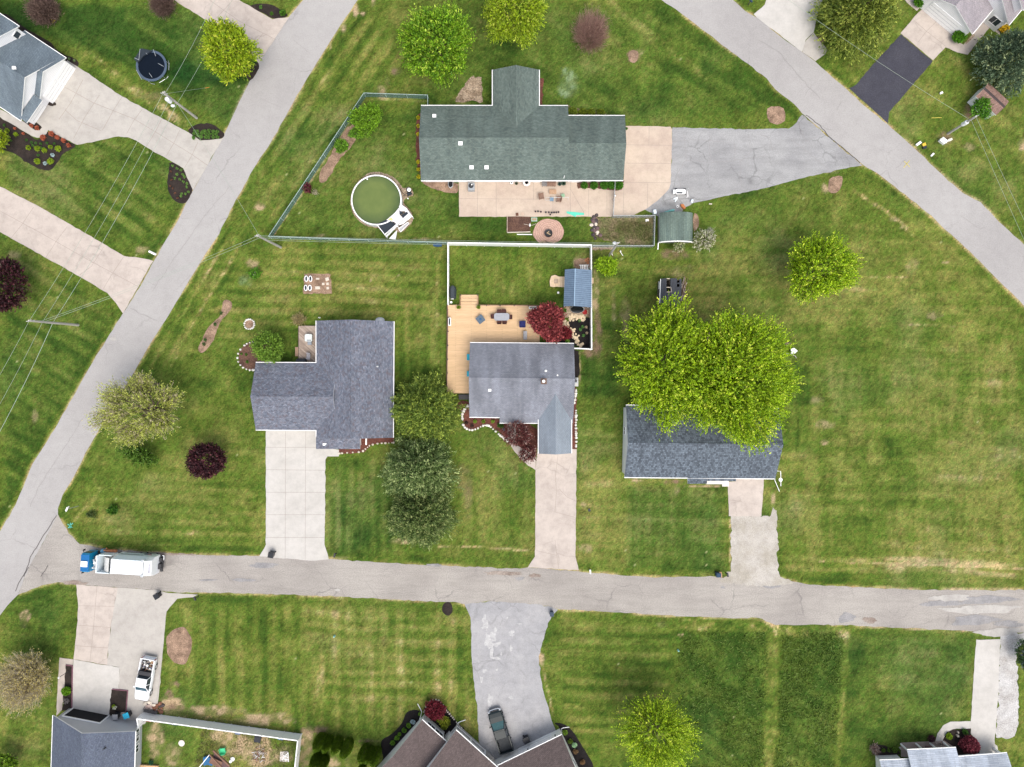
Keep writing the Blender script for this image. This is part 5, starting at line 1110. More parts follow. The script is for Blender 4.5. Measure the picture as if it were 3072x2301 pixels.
slabp('deck_panel', "930,1155 1110,1000 1200,890 1215,1035 1310,1130 1150,1250 1095,1190", 1.30, WH)
slabp('deck_panel', "1200,860 1240,805 1370,900 1450,1010 1490,1075 1290,1240 1180,1270 1370,1090 1330,960 1230,960", 1.26, WH)
slabp('liner', "1195,900 1230,940 1300,1010 1215,1035", 1.24, BLK); slabp('hatch', "1248,1050 1370,975 1405,1020 1300,1118", 1.36, BLK)
slabp('yellow_board', "960,1150 1030,1090 1070,1130 1060,1170", 1.34, M('yellow_board', (.6, .55, .25)))
slabp('tarp', "985,1555 1160,1370 1150,1460 1130,1580 1080,1575", .5, TRIM)
mb = MB(); mb.bar(gz("725,1250", 1.25)[0], gz("920,1500", 1.25)[0], .1, .1); mb.build('edge_rail', TRIM, pd)
for a, b in (("920,1490", "1440,1040"), ("950,1530", "1180,1290")): railing('railing', gz(a, 0)[0] * .99, gz(b, 0)[0] * .99, pd, 1.2, .55, TRIM, step=.16)
mb = MB(); f = gz("1190,1340 1390,1200 1420,1230 1240,1410", .6)
for i in range(4): mb.bar(f[i], f[(i + 1) % 4], .08)
mb.build('step_frame', TRIM, pd); mb = MB(); mb.face([p - Vector((0, 0, .05)) for p in f]); mb.build('step_tread', M('tread_grey', (.4, .4, .42)), pd)
for s in ("1240,810", "1490,1075", "920,1500", "1180,1300"): p = gz(s, 1.2)[0]; mb = MB(); mb.bar(Z(p, 0), Z(p, 1.3), .1); mb.build('leg', TRIM, pd)
pf = thing('pool_filter', 'white-lidded pool pump and filter with black hoses', 'pool filter', W('g', 1420, 530)); mb = MB(); mb.lathe([(.3, 0), (.32, .1), (.3, .6), (.27, .7)], W('g', 1420, 520, 0), n=16); mb.build('tank', DARKMET, pf)
mb = MB(); mb.lathe([(.26, 0), (.27, .06), (.15, .14), (.05, .16)], W('g', 1420, 500, .7), n=18); mb.build('lid', TRIM, pf); mb = MB(); mb.tube([W('g', 1220, 480, .9), W('g', 1270, 560, .3), W('g', 1330, 600, .1), W('g', 1400, 560, .3)], .035); mb.tube([W('g', 1290, 620, .1), W('g', 1400, 640, .15), W('g', 1480, 580, .2), W('g', 1520, 620, .1)], .035); mb.build('hose', DARKMET, pf)
mb = MB(); mb.box(W('g', 1430, 590, .3), (.6, .3, .3), rz=.4); mb.build('pump', BLK, pf); mb = MB(); mb.lathe([(.09, 0), (.09, .12)], W('g', 1398, 690, .1), n=12); mb.build('chlorine_tub', TRIM, pf)

# trampoline
tr = thing('trampoline', 'black round trampoline with collapsed safety net on the lawn', 'trampoline', W(1, 1258, 545)); tc_ = W(1, 1255, 545, .85); rr = 128 / K16 / PXM * .99
mb = MB(); mb.lathe([(rr - .26, -.02), (rr - .26, .0)], tc_, n=40); mb.build('mat', M('tramp_mat', (.006, .010, .018), rough=.95, spec=.05), tr)
mb = MB(); n_ = 40
vs = [tc_ + Vector((r_ * math.cos(i * 2 * math.pi / n_), r_ * math.sin(i * 2 * math.pi / n_), z_)) for r_, z_ in ((rr - .3, 0), (rr - .28, .05), (rr, .05), (rr + .02, -.03)) for i in range(n_)]
mb.add(vs, [(k * n_ + i, k * n_ + (i + 1) % n_, ((k + 1) % 4) * n_ + (i + 1) % n_, ((k + 1) % 4) * n_ + i) for k in range(4) for i in range(n_)]); mb.build('edge_pad', M('tramp_pad', (.065, .095, .14), rough=.6), tr)
for i in range(6):
    a = i * math.pi / 3 + .3; p = tc_ + Vector((rr * math.cos(a), rr * math.sin(a), 0)); mb = MB(); mb.tube([p, Z(p, .03), Z(p + Vector((-.5 * math.sin(a), .5 * math.cos(a), 0)), .03)], .03); mb.build('leg', GALV, tr)
mb = MB(); mb.prism(WL(1, "1110,490 1170,400 1260,420 1190,460 1140,520", 1.1), .9, 1.1); mb.build('net', BLK, tr)
for i, s in enumerate(("1160,405 1150,500", "1270,410 1290,465", "1310,525 1355,550", "1400,520 1398,580", "1320,685 1368,655", "1235,605 1260,640", "1210,440 1220,450", "1115,480 1150,495", "1130,580 1175,660")):
    a, b = WL(1, s, 1.1 + .05 * i); mb = MB(); mb.tube([a, b], .03); mb.build('net_pole', GALV, tr)

# ================================================================ DECKS AND FURNITURE
def deckwood(name, col, col2, row, rot, gap=.3):
    m, nt, b, out = new_mat(name); v = coords(nt, (1, 1, 1), rot)
    br = nd(nt, "ShaderNodeTexBrick"); nt.links.new(v, br.inputs[0]); br.inputs['Color1'].default_value = (*col, 1); br.inputs['Color2'].default_value = (*col2, 1); br.inputs['Mortar'].default_value = (*[c_ * gap for c_ in col], 1)
    br.inputs['Scale'].default_value = 1; br.inputs['Brick Width'].default_value = 4.2; br.inputs['Row Height'].default_value = row; br.inputs['Mortar Size'].default_value = .012; br.inputs['Mortar Smooth'].default_value = .3
    c = mixc(nt, .6, br.outputs[0], ramp(nt, noise(nt, coords(nt, (.5, 4, 1), rot), 2, 4), [(.3, grey(.8)), (.7, grey(1.1))]), 'MULTIPLY')
    nt.links.new(c, b.inputs[0]); b.inputs['Roughness'].default_value = .7; MATS[name] = m; return m
DW = deckwood('deck_honey', (.66, .45, .26), (.59, .40, .22), .15, 0); DOLD = deckwood('deck_old', (.42, .34, .28), (.24, .18, .14), .14, R(42), .4)
dk = thing('wooden_deck', 'honey-coloured wooden deck wrapping round the grey house', 'deck', W('h', 600, 600))
mb = MB(); mb.prism(WL('h', "62,345 236,342 236,345 478,345 478,348 1330,352 1330,860 1300,900 500,900 400,900 400,1565 50,1562", .45), .3, .45); mb.build('deck_boards', DW, dk)
for i, (y0, y1) in enumerate(((203, 250), (252, 298), (300, 345))): mb = MB(); mb.prism(WL('h', f"240,{y0} 478,{y0} 478,{y1} 240,{y1}", .2 + .1 * i), .0, .15 + .1 * i); mb.build('step', DW, dk)
mb = MB(); mb.prism(WL('h', "48,345 62,345 50,1562 40,1562", .5), 0, .47); mb.build('skirt_board', M('deck_dark', (.12, .07, .05)), dk)
for s in ("232,205 232,345", "480,205 480,345", "480,345 1310,350"): a, b = WL('h', s, .5); mb = MB(); mb.bar(a, b, .09, .08); mb.build('edge_board', M('edge_brown', (.30, .17, .10)), dk)
for x, y in ((597, 352), (785, 354), (978, 355), (1172, 358), (66, 710), (63, 905), (60, 1097), (57, 1285), (70, 520), (238, 208), (476, 208), (1305, 356)): mb = MB(); mb.box(W('h', x, y, .75), (.11, .11, .75)); mb.build('rail_post', DARKMET, dk)
for (a, b) in (((480, 349), (1310, 353)), ((66, 400), (50, 1560))): mb = MB(); mb.tube([W('h', *a, 1.05), W('h', *b, 1.05)], .02); mb.build('rail_cable', DARKMET, dk)
CB, GT = M('chair_brown', (.085, .035, .03)), M('table_grey', (.30, .31, .34), rough=.5)
def chair(label, t, x, y, rot, m, name='chair', w=.5, d=.5, seat=.45, back=.42, z0=0.0, group=None, recline=0, arms=False):
    r = thing(name, label, 'chair', W(t, x, y, z0 + seat) * 1 - Vector((0, 0, seat)), group, local=True)
    mb = MB(); mb.box((0, 0, seat), (d, w, .06)); mb.build('seat', m, r)
    mb = MB(); mb.bar((-d / 2, 0, seat), (-d / 2 - .08 - recline, 0, seat + back), w, .05) if False else mb.add([(-d / 2, -w / 2, seat), (-d / 2, w / 2, seat), (-d / 2 - .1 - recline, w / 2, seat + back), (-d / 2 - .1 - recline, -w / 2, seat + back), (-d / 2 + .05, -w / 2, seat), (-d / 2 + .05, w / 2, seat), (-d / 2 - .05 - recline, w / 2, seat + back), (-d / 2 - .05 - recline, -w / 2, seat + back)], [(0, 1, 2, 3), (7, 6, 5, 4), (0, 3, 7, 4), (1, 5, 6, 2), (3, 2, 6, 7)]); mb.build('backrest', m, r)
    for sx in (-1, 1):
        for sy in (-1, 1): mb = MB(); mb.bar((sx * (d / 2 - .04), sy * (w / 2 - .04), 0), (sx * (d / 2 - .04), sy * (w / 2 - .04), seat), .05); mb.build('leg', m, r)
        if arms: mb = MB(); mb.box((0, sx * w / 2, seat + .2), (d, .08, .04)); mb.build('armrest', m, r)
    r.rotation_euler = (0, 0, rot); return r
def table(label, t, x, y, rot, w, d, m, z0=0.0, h=.73, chop=0, name='table', cat='table'):
    r = thing(name, label, cat, W(t, x, y, z0 + h) * 1 - Vector((0, 0, h)), local=True); a, b = w / 2, d / 2; c = chop
    pts = [(a - c, -b), (a, -b + c), (a, b - c), (a - c, b), (-a + c, b), (-a, b - c), (-a, -b + c), (-a + c, -b)] if c else [(a, -b), (a, b), (-a, b), (-a, -b)]
    mb = MB(); mb.prism(pts, h - .05, h); mb.build('tabletop', m, r)
    for sx in (-1, 1):
        for sy in (-1, 1): mb = MB(); mb.bar((sx * a * .75, sy * b * .7, 0), (sx * a * .75, sy * b * .7, h - .05), .06); mb.build('leg', m, r)
    r.rotation_euler = (0, 0, rot); return r
Dz = .45
table('long grey dining table with cut corners on the honey deck', 'h', 805, 508, 0, 2.05, 1.0, GT, Dz, chop=.2)
for x, y, a, l in ((772, 445, -90, 'brown chair at the top side of the grey table, nearer the blue fire table'), (836, 443, -90, 'brown chair at the top side of the grey table, nearer the red maple'), (772, 578, 90, 'brown chair at the bottom side of the grey table, nearer the blue fire table'), (845, 578, 90, 'brown chair at the bottom side of the grey table, nearer the red maple'), (690, 503, 0, 'brown chair at the left end of the grey dining table'), (917, 512, 180, 'brown chair at the right end of the grey dining table')):
    chair(l, 'h', x, y, R(a), CB, w=.56, z0=Dz, group='dining chairs round the grey table', arms=True)
NB = M('fire_table_blue', (.085, .12, .16), rough=.6); r_ = table('square slate-blue fire table turned diagonally on the deck', 'h', 512, 541, R(38), 1.0, 1.0, NB, Dz, h=.55, chop=.06, name='fire_table'); mb = MB(); mb.box((0, 0, .28), (.8, .8, .5)); mb.build('base', NB, r_); mb = MB(); mb.lathe([(.13, 0), (.15, .04), (.02, .07)], (0, 0, .55), n=14); mb.build('burner_lid', M('burner_blue', (.03, .09, .2)), r_)
NAVY = M('navy_cushion', (.02, .025, .12), rough=.8); chair('navy blue armchair on the deck by the red maple', 'h', 1097, 612, 0, NAVY, w=.8, d=.75, seat=.4, z0=Dz, name='armchair', arms=True)
bn = table('light grey slatted bench at the deck edge under the maple', 'h', 1131, 764, 0, .5, 1.15, GT, Dz, h=.45, name='bench', cat='bench'); mb = MB(); mb.box((-.2, 0, .65), (.05, 1.15, .4)); mb.build('backrest', GT, bn)
TURQ = M('turquoise', (.01, .38, .52), rough=.4); chair('turquoise chair tucked beside the grey house, nearer the dining table', 'h', 350, 1066, R(180), TURQ, z0=Dz, w=.75, d=.5, group='turquoise chairs on the deck', arms=True); chair('turquoise chair tucked beside the grey house, farther from the dining table', 'h', 350, 1296, R(180), TURQ, z0=Dz, w=.65, d=.5, group='turquoise chairs on the deck', arms=True)
def planter(label, t, x, y, w, d, h, m, soil, z0=0, rot=0, name='planter', cat='planter'):
    r = thing(name, label, cat, W(t, x, y, z0 + h) - Vector((0, 0, h)), local=True); mb = MB()
    for s in (-1, 1): mb.box((s * (w / 2 - .04), 0, h / 2), (.08, d, h)); mb.box((0, s * (d / 2 - .04), h / 2 + .002), (w - .16, .08, h - .004))
    mb.build('box', m, r); mb = MB(); mb.box((0, 0, h * .45), (w - .14, d - .14, h * .8)); mb.build('soil', soil, r); r.rotation_euler = (0, 0, rot); return r
planter('white narrow planter box with dark soil on the deck left edge', 'h', 85, 574, .36, 1.05, .45, TRIM, BLK, Dz); planter('white planter box of green plants by the deck top edge', 'h', 1236, 382, 1.05, .3, .45, TRIM, M('plant_green', (.03, .16, .05)), Dz)
r_ = thing('storage_box', 'black deck storage box at the bottom end of the deck', 'storage box', W('h', 280, 1618)); mb = MB(); mb.box(W('h', 282, 1618, .3), (1.3, .62, .6)); mb.build('box', M('black_plastic', (.02, .02, .022), rough=.4), r_); mb = MB(); mb.box(W('h', 282, 1616, .63), (1.36, .68, .07)); mb.build('lid', M('black_plastic2', (.03, .03, .033), rough=.4), r_)
r_ = thing('covered_grill', 'long black covered grill standing against the white fence', 'grill', W('h', 138, 190)); mb = MB(); p = W('h', 138, 180, 0); mb.loft([[Vector((p.x + sx * q_, p.y + dy, z_)) for sx, z_ in ((-.42, .05), (.42, .05), (.45, .8), (.25, 1.15), (-.25, 1.15), (-.45, .8))] for dy, q_ in ((.85, .35), (.75, .8), (.3, 1), (-.4, 1), (-.75, .85), (-.85, .6))]); mb.build('cover', M('grill_cover', (.035, .045, .055), rough=.5), r_)
mb = MB(); mb.box(W('h', 124, 262, .9), (.35, .08, .05)); mb.build('handle', TRIM, r_)
mb = MB(); mb.lathe([(.14, 0), (.17, .3), (.15, .32)], W('h', 110, 310, 0), n=12); tag(mb.build('bucket', TRIM), 'small white bucket in the corner of the white fence', 'bucket')
mb = MB(); mb.box(W('h', 1586, 176, .1), (.25, .25, .2)); tag(mb.build('sprinkler_box', TRIM), 'little white box on the grass left of the blue pavilion', 'box')
# pond tub under the pavilion edge
r_ = thing('garden_pond', 'black oval tub pond at the bottom edge of the pavilion', 'pond', W('h', 1848, 410)); mb = MB(); mb.lathe([(1.0, 0), (1.05, .3), (1.0, .36), (.92, .3)], W('h', 1848, 405, 0), n=28, sx=.95, sy=.52); mb.build('rim', M('pond_rim', (.3, .3, .3)), r_); mb = MB(); mb.lathe([(.9, 0), (.92, .02)], W('h', 1848, 405, .37), n=28, sx=.95, sy=.52); mb.build('water', M('black_water', (.006, .008, .01), rough=.08, spec=.6), r_)
mb = MB(); mb.lathe([(.3, 0), (.35, .25), (.2, .3)], W('h', 1950, 445, 0), n=10); tag(mb.build('red_bucket', M('red_cloth', (.3, .02, .02))), 'dark red tub beside the oval pond', 'tub')
# round table bench set left of pavilion
r_ = thing('wooden_platform', 'pale timber platform with arched end left of the blue pavilion', 'platform', W(7, 475, 785)); mb = MB(); mb.prism(WL(7, "540,745 490,745 455,730 425,740 412,780 415,825 440,832 470,828 540,833", .35), .2, .35); mb.build('platform_boards', deckwood('deck_pale', (.72, .56, .38), (.6, .45, .3), .16, R(90)), r_); mb = MB(); mb.prism(WL(7, "450,765 480,765 480,800 450,800", .5), .35, .5); mb.build('step', TIMB, r_)
r_ = thing('garden_cart', 'small slatted wooden cart with terracotta pots beside the pavilion', 'cart', W(7, 697, 665)); mb = MB()
for i in range(5): mb.box(W(7, 670 + 14 * i, 668, .5), (.12, .7, .04))
mb.box(W(7, 697, 650, .55), (1.4, .06, .06)); mb.box(W(7, 697, 684, .55), (1.4, .06, .06)); mb.build('slats', TRIM, r_)
TERRA = M('terracotta', (.50, .22, .11)); pot = None
def mkpot(label, t, x, y, r, h, m, group=None, name='pot', cat='plant pot', soil=True, z0=0):
    o = thing(name, label, cat, W(t, x, y, z0), group, local=True); mb = MB(); mb.lathe([(r * .7, 0), (r, h * .85), (r * 1.08, h * .87), (r * 1.08, h), (r * .9, h), (r * .88, h * .9)], n=14); mb.build('pot_body', m, o)
    if soil: mb = MB(); mb.lathe([(r * .86, h * .86), (r * .5, h * .9)], n=12); mb.build('soil', BLK, o)
    return o
mkpot('terracotta pot by the cart, nearest the white fence', 7, 728, 605, .22, .3, TERRA, 'terracotta pots by the garden cart'); mkpot('terracotta pot by the cart, leftmost of the cluster', 7, 712, 612, .18, .25, TERRA, 'terracotta pots by the garden cart'); mkpot('terracotta pot by the cart, lowest of the cluster', 7, 727, 632, .17, .22, TERRA, 'terracotta pots by the garden cart')

# slate house's old deck
dk = thing('wooden_deck', 'weathered grey-brown deck with diagonal boards beside the slate house', 'deck', W('l', 600, 1000)); mb = MB(); mb.prism(WL('l', "350,462 880,462 880,1600 350,1600", .55), .4, .55); mb.build('deck_boards', DOLD, dk)
for i, x in enumerate((245, 283, 318)): mb = MB(); mb.prism(WL('l', f"{x},1085 {x+36},1085 {x+36},1350 {x},1350", .2 + .12 * i), 0, .15 + .12 * i); mb.build('step', M('step_wood', (.36, .24, .17)), dk)
mb = MB(); mb.prism(WL('l', "335,470 350,470 350,1560 335,1560", .5), 0, .5); mb.build('skirt_board', M('skirt_dark', (.05, .035, .03)), dk)
PG = M('pale_grey_top', (.58, .62, .60), rough=.5); r_ = table('square pale grey patio table on the weathered deck', 'l', 635, 812, 0, .98, 1.0, PG, .55, chop=.12); 
chair('grey-blue chair tucked below the square pale patio table', 'l', 670, 965, R(-90), M('chair_slate', (.25, .28, .32)), w=.52, z0=.55); chair('grey recliner beside the black grill on the weathered deck', 'l', 632, 1385, R(-100), M('chair_grey', (.28, .28, .31)), w=.5, d=.6, z0=.55, recline=.2, name='recliner')
mb = MB(); p = W('l', 500, 1500, 0); mb.loft([[Vector((p.x + dx, p.y + sy * q_, z_)) for sy, z_ in ((-.32, .55), (.32, .55), (.34, 1.3), (.15, 1.6), (-.15, 1.6), (-.34, 1.3))] for dx, q_ in ((-.6, .7), (-.5, 1), (.5, 1), (.6, .7))]); tag(mb.build('covered_grill', BLK), 'black covered grill in the corner of the weathered deck', 'grill')
# planters on the mulch square
for i, (x, y, l) in enumerate(((444, 765, 'white-rimmed oval planter, top left of the four on the mulch square'), (478, 765, 'white-rimmed oval planter, top right of the four on the mulch square'), (440, 841, 'white-rimmed oval planter, bottom left of the four on the mulch square'), (474, 841, 'white-rimmed oval planter, bottom right of the four on the mulch square'))):
    o = thing('oval_planter', l, 'planter', W(6, x, y), 'oval planters on the mulch square', local=True); mb = MB(); n_ = 16
    vs = [(sx_ * math.cos(k * 2 * math.pi / n_) * (1 if abs(math.cos(k * 2 * math.pi / n_)) > 0 else 1), sy_ * math.sin(k * 2 * math.pi / n_), z_) for sx_, sy_, z_ in ((.15, .33, .3), (.15, .33, .36), (.24, .42, .36), (.22, .40, 0)) for k in range(n_)]
    mb.add(vs, [(q_ * n_ + k, q_ * n_ + (k + 1) % n_, ((q_ + 1) % 4) * n_ + (k + 1) % n_, ((q_ + 1) % 4) * n_ + k) for q_ in range(3) for k in range(n_)]); mb.build('planter_rim', TRIM, o); mb = MB(); mb.lathe([(.9, 0), (1, .02)], (0, 0, .28), n=16, sx=.17, sy=.35); mb.build('soil', BLK, o)
STN = M('pale_stone', (.62, .55, .46), var=.25, scale=3)
for x, y, w_, d_, a_, l in ((533, 763, .45, .22, 0, 'long pale paver upper middle of the mulch square'), (612, 766, .48, .42, .3, 'tilted pale paver at the top right of the mulch square'), (580, 806, .34, .32, 0, 'square pale paver in the middle of the mulch square'), (615, 804, .34, .32, 0, 'square pale paver at the right of the mulch square'), (617, 840, .34, .34, .1, 'square pale paver at the bottom right of the mulch square'), (533, 838, .66, .4, .05, 'wide low stone trough at the bottom of the mulch square')):
    mb = MB(); mb.box(W(6, x, y, .1), (w_, d_, .12), rz=a_); mb.box(W(6, x, y, .17), (w_ * .9, d_ * .9, .03), rz=a_); tag(mb.build('paver', STN), l, 'paver', 'pavers on the mulch square')

# green house patio
o = thing('air_conditioner', 'air conditioner with dark fan standing on the long patio', 'air conditioner', W('i', 235, 215)); mb = MB(); mb.box(W('i', 235, 220, .4), (.85, 1.05, .8)); mb.build('casing', M('ac_grey', (.36, .39, .42), metal=.3, rough=.45), o); mb = MB(); mb.lathe([(.33, 0), (.34, .03)], W('i', 228, 195, .81), n=18); mb.build('fan_guard', DARKMET, o); mb = MB(); mb.lathe([(.08, 0), (.1, .04)], W('i', 240, 180, .85), n=10); mb.build('fan_hub', TRIM, o)
o = thing('air_conditioner', 'air conditioner on a pale slab by the grey house right wall', 'air conditioner', W('h', 1830, 1395)); mb = MB(); mb.box(W('h', 1832, 1408, .04), (.62, 1.2, .08)); mb.build('slab', M('ac_slab', (.5, .5, .48)), o); mb = MB(); mb.box(W('h', 1826, 1395, .4), (.5, .62, .66)); mb.build('casing', MATS['ac_grey'], o); mb = MB(); mb.lathe([(.22, 0), (.22, .03)], W('h', 1826, 1392, .74), n=16); mb.build('fan_guard', DARKMET, o)
mkpot('white round pot by the green house patio wall', 'i', 868, 158, .2, .35, TRIM); mkpot('small dark bush pot beside the white pot on the patio', 'i', 945, 168, .2, .3, M('pot_olive', (.08, .09, .05))); mkpot('wide purple-filled tub by the patio wall', 'i', 1105, 155, .5, .4, M('tub_rim', (.7, .66, .62))).children[1].data.materials[0] = M('purple_plant', (.06, .02, .05))
BRW = M('wicker_brown', (.24, .15, .11), var=.4, scale=8)
b_ = table('brown slatted bench against the green house wall', 'i', 1495, 172, 0, 1.25, .55, BRW, 0, h=.45, name='bench', cat='bench'); mb = MB(); mb.box((0, .26, .65), (1.25, .05, .4)); mb.build('backrest', BRW, b_)
chair('grey slatted armchair left of the patio bench', 'i', 1388, 172, R(-90), M('chair_greybrown', (.2, .19, .19)), w=.62, arms=True, name='armchair'); chair('brown patio armchair facing the blue side table from the left', 'i', 1340, 362, R(8), BRW, w=.75, d=.65, arms=True, name='armchair'); chair('brown patio armchair facing the blue side table from the right', 'i', 1615, 408, R(172), BRW, w=.7, d=.6, arms=True, name='armchair')
table('low tan wicker coffee table in front of the patio bench', 'i', 1520, 290, 0, .95, .62, M('wicker_tan', (.42, .27, .17), var=.3, scale=8), h=.4, name='coffee_table'); table('small square blue-grey side table between the patio armchairs', 'i', 1503, 407, 0, .5, .52, M('side_blue', (.16, .24, .32)), h=.45, name='side_table')
mkpot('dark round planter by the patio wall, left of the pair', 'i', 1625, 180, .24, .4, M('pot_dark', (.03, .06, .05))); mkpot('dark green planter by the patio wall, right of the pair', 'i', 1688, 170, .28, .4, M('pot_dark2', (.04, .08, .05)))
o = thing('clothes_rack', 'thin grey rack frame lying across the patio', 'rack', W('i', 1590, 385)); mb = MB(); 
for a, b in (((1410, 385), (1770, 378)), ((1410, 370), (1408, 430)), ((1765, 372), (1760, 425)), ((1410, 425), (1480, 420))): mb.tube([W('i', *a, .5), W('i', *b, .5)], .02)
mb.build('frame', GALV, o); mb = MB(); mb.lathe([(.25, 0), (.27, .03), (.1, .1)], W('i', 1680, 350, .5), n=12); mb.build('green_mesh_basket', M('basket_green', (.25, .4, .26)), o)
random.seed(21)
for i, (x, y) in enumerate([(1245, 610), (1285, 608), (1330, 615), (1408, 622), (1455, 622), (1500, 628), (1538, 625), (1573, 625), (1608, 620), (1478, 658)]):
    mkpot('small dark plastic plant pot in the row along the patio edge', 'i', x, y, .1 + .02 * random.random(), .3, BLK if i % 2 else M('pot_plum', (.05, .03, .05)), 'dark pots in a row on the patio')
mb = MB(); mb.prism(WL('i', "1735,600 2010,625 2015,655 1890,660 1880,690 1800,650 1740,630", .1), .045, .1); tag(mb.build('tarp', M('tarp_teal', (.10, .55, .40), rough=.5)), 'crumpled teal tarp lying on the patio edge', 'tarp')
mb = MB(); mb.box(W('i', 955, 648, .12), (.36, .38, .16), rz=.1); mb.box(W('i', 955, 648, .21), (.3, .3, .03), rz=.1); tag(mb.build('crate', M('crate_brown', (.13, .06, .04))), 'small dark brown crate on the patio edge', 'crate'); mb = MB(); mb.box(W('i', 1040, 640, .1), (.4, .4, .1)); mb.box(W('i', 1040, 640, .16), (.3, .3, .03)); tag(mb.build('crate', M('crate_tan', (.5, .38, .3))), 'small tan tray on the patio edge', 'crate')
o = thing('bed_edging', 'pale timber edging on two sides of the brown garden bed', 'edging', W('i', 800, 935)); mb = MB(); mb.bar(W('i', 800, 685, .1), W('i', 798, 935, .1), .1, .18); mb.build('timber', TIMB, o); mb = MB(); mb.bar(W('i', 798, 935, .1), W('i', 1165, 926, .1), .1, .18); mb.build('timber', STN, o)
mb = MB(); mb.bar(W('i', 952, 965, .08), W('i', 1192, 967, .08), .12, .08); mb.bar(W('i', 960, 968, .13), W('i', 1180, 970, .13), .05, .03); tag(mb.build('plank', TRIM), 'white plank lying on the grass below the garden bed', 'plank')
planter('shallow green-framed tray on the grass by the patio edge', 'i', 1225, 727, .8, .5, .15, M('tray_green', (.35, .5, .42)), M('tray_soil', (.35, .26, .17)))
o = thing('garden_tap', 'white standpipe with hose at the corner of the garden bed', 'standpipe', W('i', 1160, 830)); mb = MB(); mb.cyl(W('i', 1160, 835, 0), W('i', 1158, 800, .9), .07, n=8); mb.lathe([(.02, 0), (.14, .03), (.1, .12)], W('i', 1158, 825, .6), n=10); mb.build('pipe', TRIM, o); mb = MB(); mb.tube([W('i', 1060, 800, .05), W('i', 1130, 815, .1), W('i', 1200, 820, .1), W('i', 1255, 795, .05)], .025); mb.build('hose', STN, o)
# fire pit circle
m_, nt, b_, out_ = new_mat('paver_rings'); sp = nd(nt, "ShaderNodeTexWave", wave_type='RINGS', rings_direction='SPHERICAL'); sp.inputs['Scale'].default_value = 1.25; sp.inputs['Distortion'].default_value = .6; nt.links.new(coords(nt), sp.inputs[0])
nt.links.new(mixc(nt, .7, ramp(nt, sp.outputs[1], [(.1, (.40, .24, .18)), (.5, (.50, .33, .26))]), ramp(nt, noise(nt, coords(nt), 6, 4, .7), [(.35, grey(.6)), (.65, grey(1.15))]), 'MULTIPLY'), b_.inputs[0]); b_.inputs['Roughness'].default_value = .9
mb = MB(); fp = blob('i', 1450, 925, 242, 205, n=60, rough=.035); fp = [p for p in fp]; fp = densify(fp, .3, .04); mb.prism(fp, 0, .06); o = mb.build('fire_pit_patio', m_, None, origin=W('i', 1450, 925)); tag(o, kind='structure')
o = thing('fire_pit', 'round black metal fire pit in the centre of the brick circle', 'fire pit', W('i', 1448, 955), local=True); mb = MB(); mb.lathe([(.42, .1), (.5, .4), (.56, .42), (.5, .36), (.3, .2), (.02, .16)], n=24); mb.build('bowl', DARKMET, o); mb = MB(); mb.box((-.08, .12, .36), (.4, .1, .08), rz=.7); mb.box((.1, -.1, .32), (.45, .1, .08), rz=-.4); mb.build('log', JG, o)
random.seed(8)
for k in range(14):
    mb = MB(); p = W('i', random.uniform(1290, 1590), random.uniform(1070, 1105), .12); mb.box(p, (random.uniform(.15, .4), random.uniform(.12, .2), .16), rz=random.uniform(-.5, .5)); mb.box(p + Vector((0, 0, .09)), (.1, .08, .03)); tag(mb.build('firewood_log', JG if k % 2 else M('log_brown', (.22, .14, .09))), 'short split log scattered between the brick circle and white fence', 'log', 'logs by the white fence')
# things around the barrel shed
o = thing('lawn_cart', 'white cart with black cushion parked on the cracked asphalt', 'cart', W('j', 1510, 222)); mb = MB(); mb.prism(WL('j', "1447,188 1580,188 1592,205 1592,258 1447,258", .6), .25, .6); mb.build('cart_body', TRIM, o)
mb = MB(); mb.prism(WL('j', "1458,232 1548,232 1545,250 1458,250", .65), .6, .65); mb.build('cushion', BLK, o); mb = MB(); mb.prism(WL('j', "1405,195 1440,195 1440,255 1405,255", .5), .3, .5); mb.build('cart_seat', TRIM, o); mb = MB(); mb.tube([W('j', 1592, 215, .5), W('j', 1640, 170, .7)], .025); mb.build('handle', GALV, o)
for x, y in ((1450, 265), (1580, 265), (1450, 185), (1580, 185)): mb = MB(); p = W('j', x, y, .16); mb.cyl(p - Vector((0, .05, 0)), p + Vector((0, .05, 0)), .16, n=12); mb.build('wheel', RUB, o)
def lump(name, label, cat, t, pts, z0, z1, m): mb = MB(); P_ = WL(t, pts, z1); mb.prism(P_, z0, z1); c_ = sum(P_, Vector()) / len(P_); mb.prism([c_ + (p - c_) * .8 for p in P_], z1, z1 + .05); return tag(mb.build(name, m), label, cat)
lump('folded_chair', 'pale blue folded chair lying on the asphalt below the cart', 'folding chair', 'j', "1410,325 1470,303 1475,330 1440,380 1428,372 1445,335 1415,345", .03, .12, PALEB); lump('plastic_sheet', 'clear plastic sheet beside the white cart', 'sheet', 'j', "1605,215 1625,205 1640,300 1595,325 1612,290", .03, .08, M('sheet_grey', (.5, .5, .5)))
lump('white_bag', 'pale bag on the asphalt edge below the white cart', 'bag', 'j', "1668,380 1682,340 1712,345 1700,395", .03, .3, PALEB); lump('white_bin', 'leaning pale bin on the grass left of the barrel shed', 'bin', 'j', "1105,500 1148,492 1160,552 1115,562", .0, .7, PALEB)
lump('white_box', 'white box standing in the weedy fenced bed', 'box', 'j', "988,645 1030,635 1040,665 995,672", .0, .35, TRIM); lump('orange_tarp', 'orange bag of tarp at the barrel shed corner', 'tarp', 'j', "1520,415 1560,410 1600,470 1570,490 1530,450", .0, .35, M('orange_bag', (.50, .19, .07))); lump('teal_sheet', 'teal and white sheet leaning on the barrel shed wall', 'sheet', 'j', "1240,545 1300,520 1400,490 1425,492 1425,515 1320,530", .0, .8, M('sheet_teal', (.15, .42, .40)))
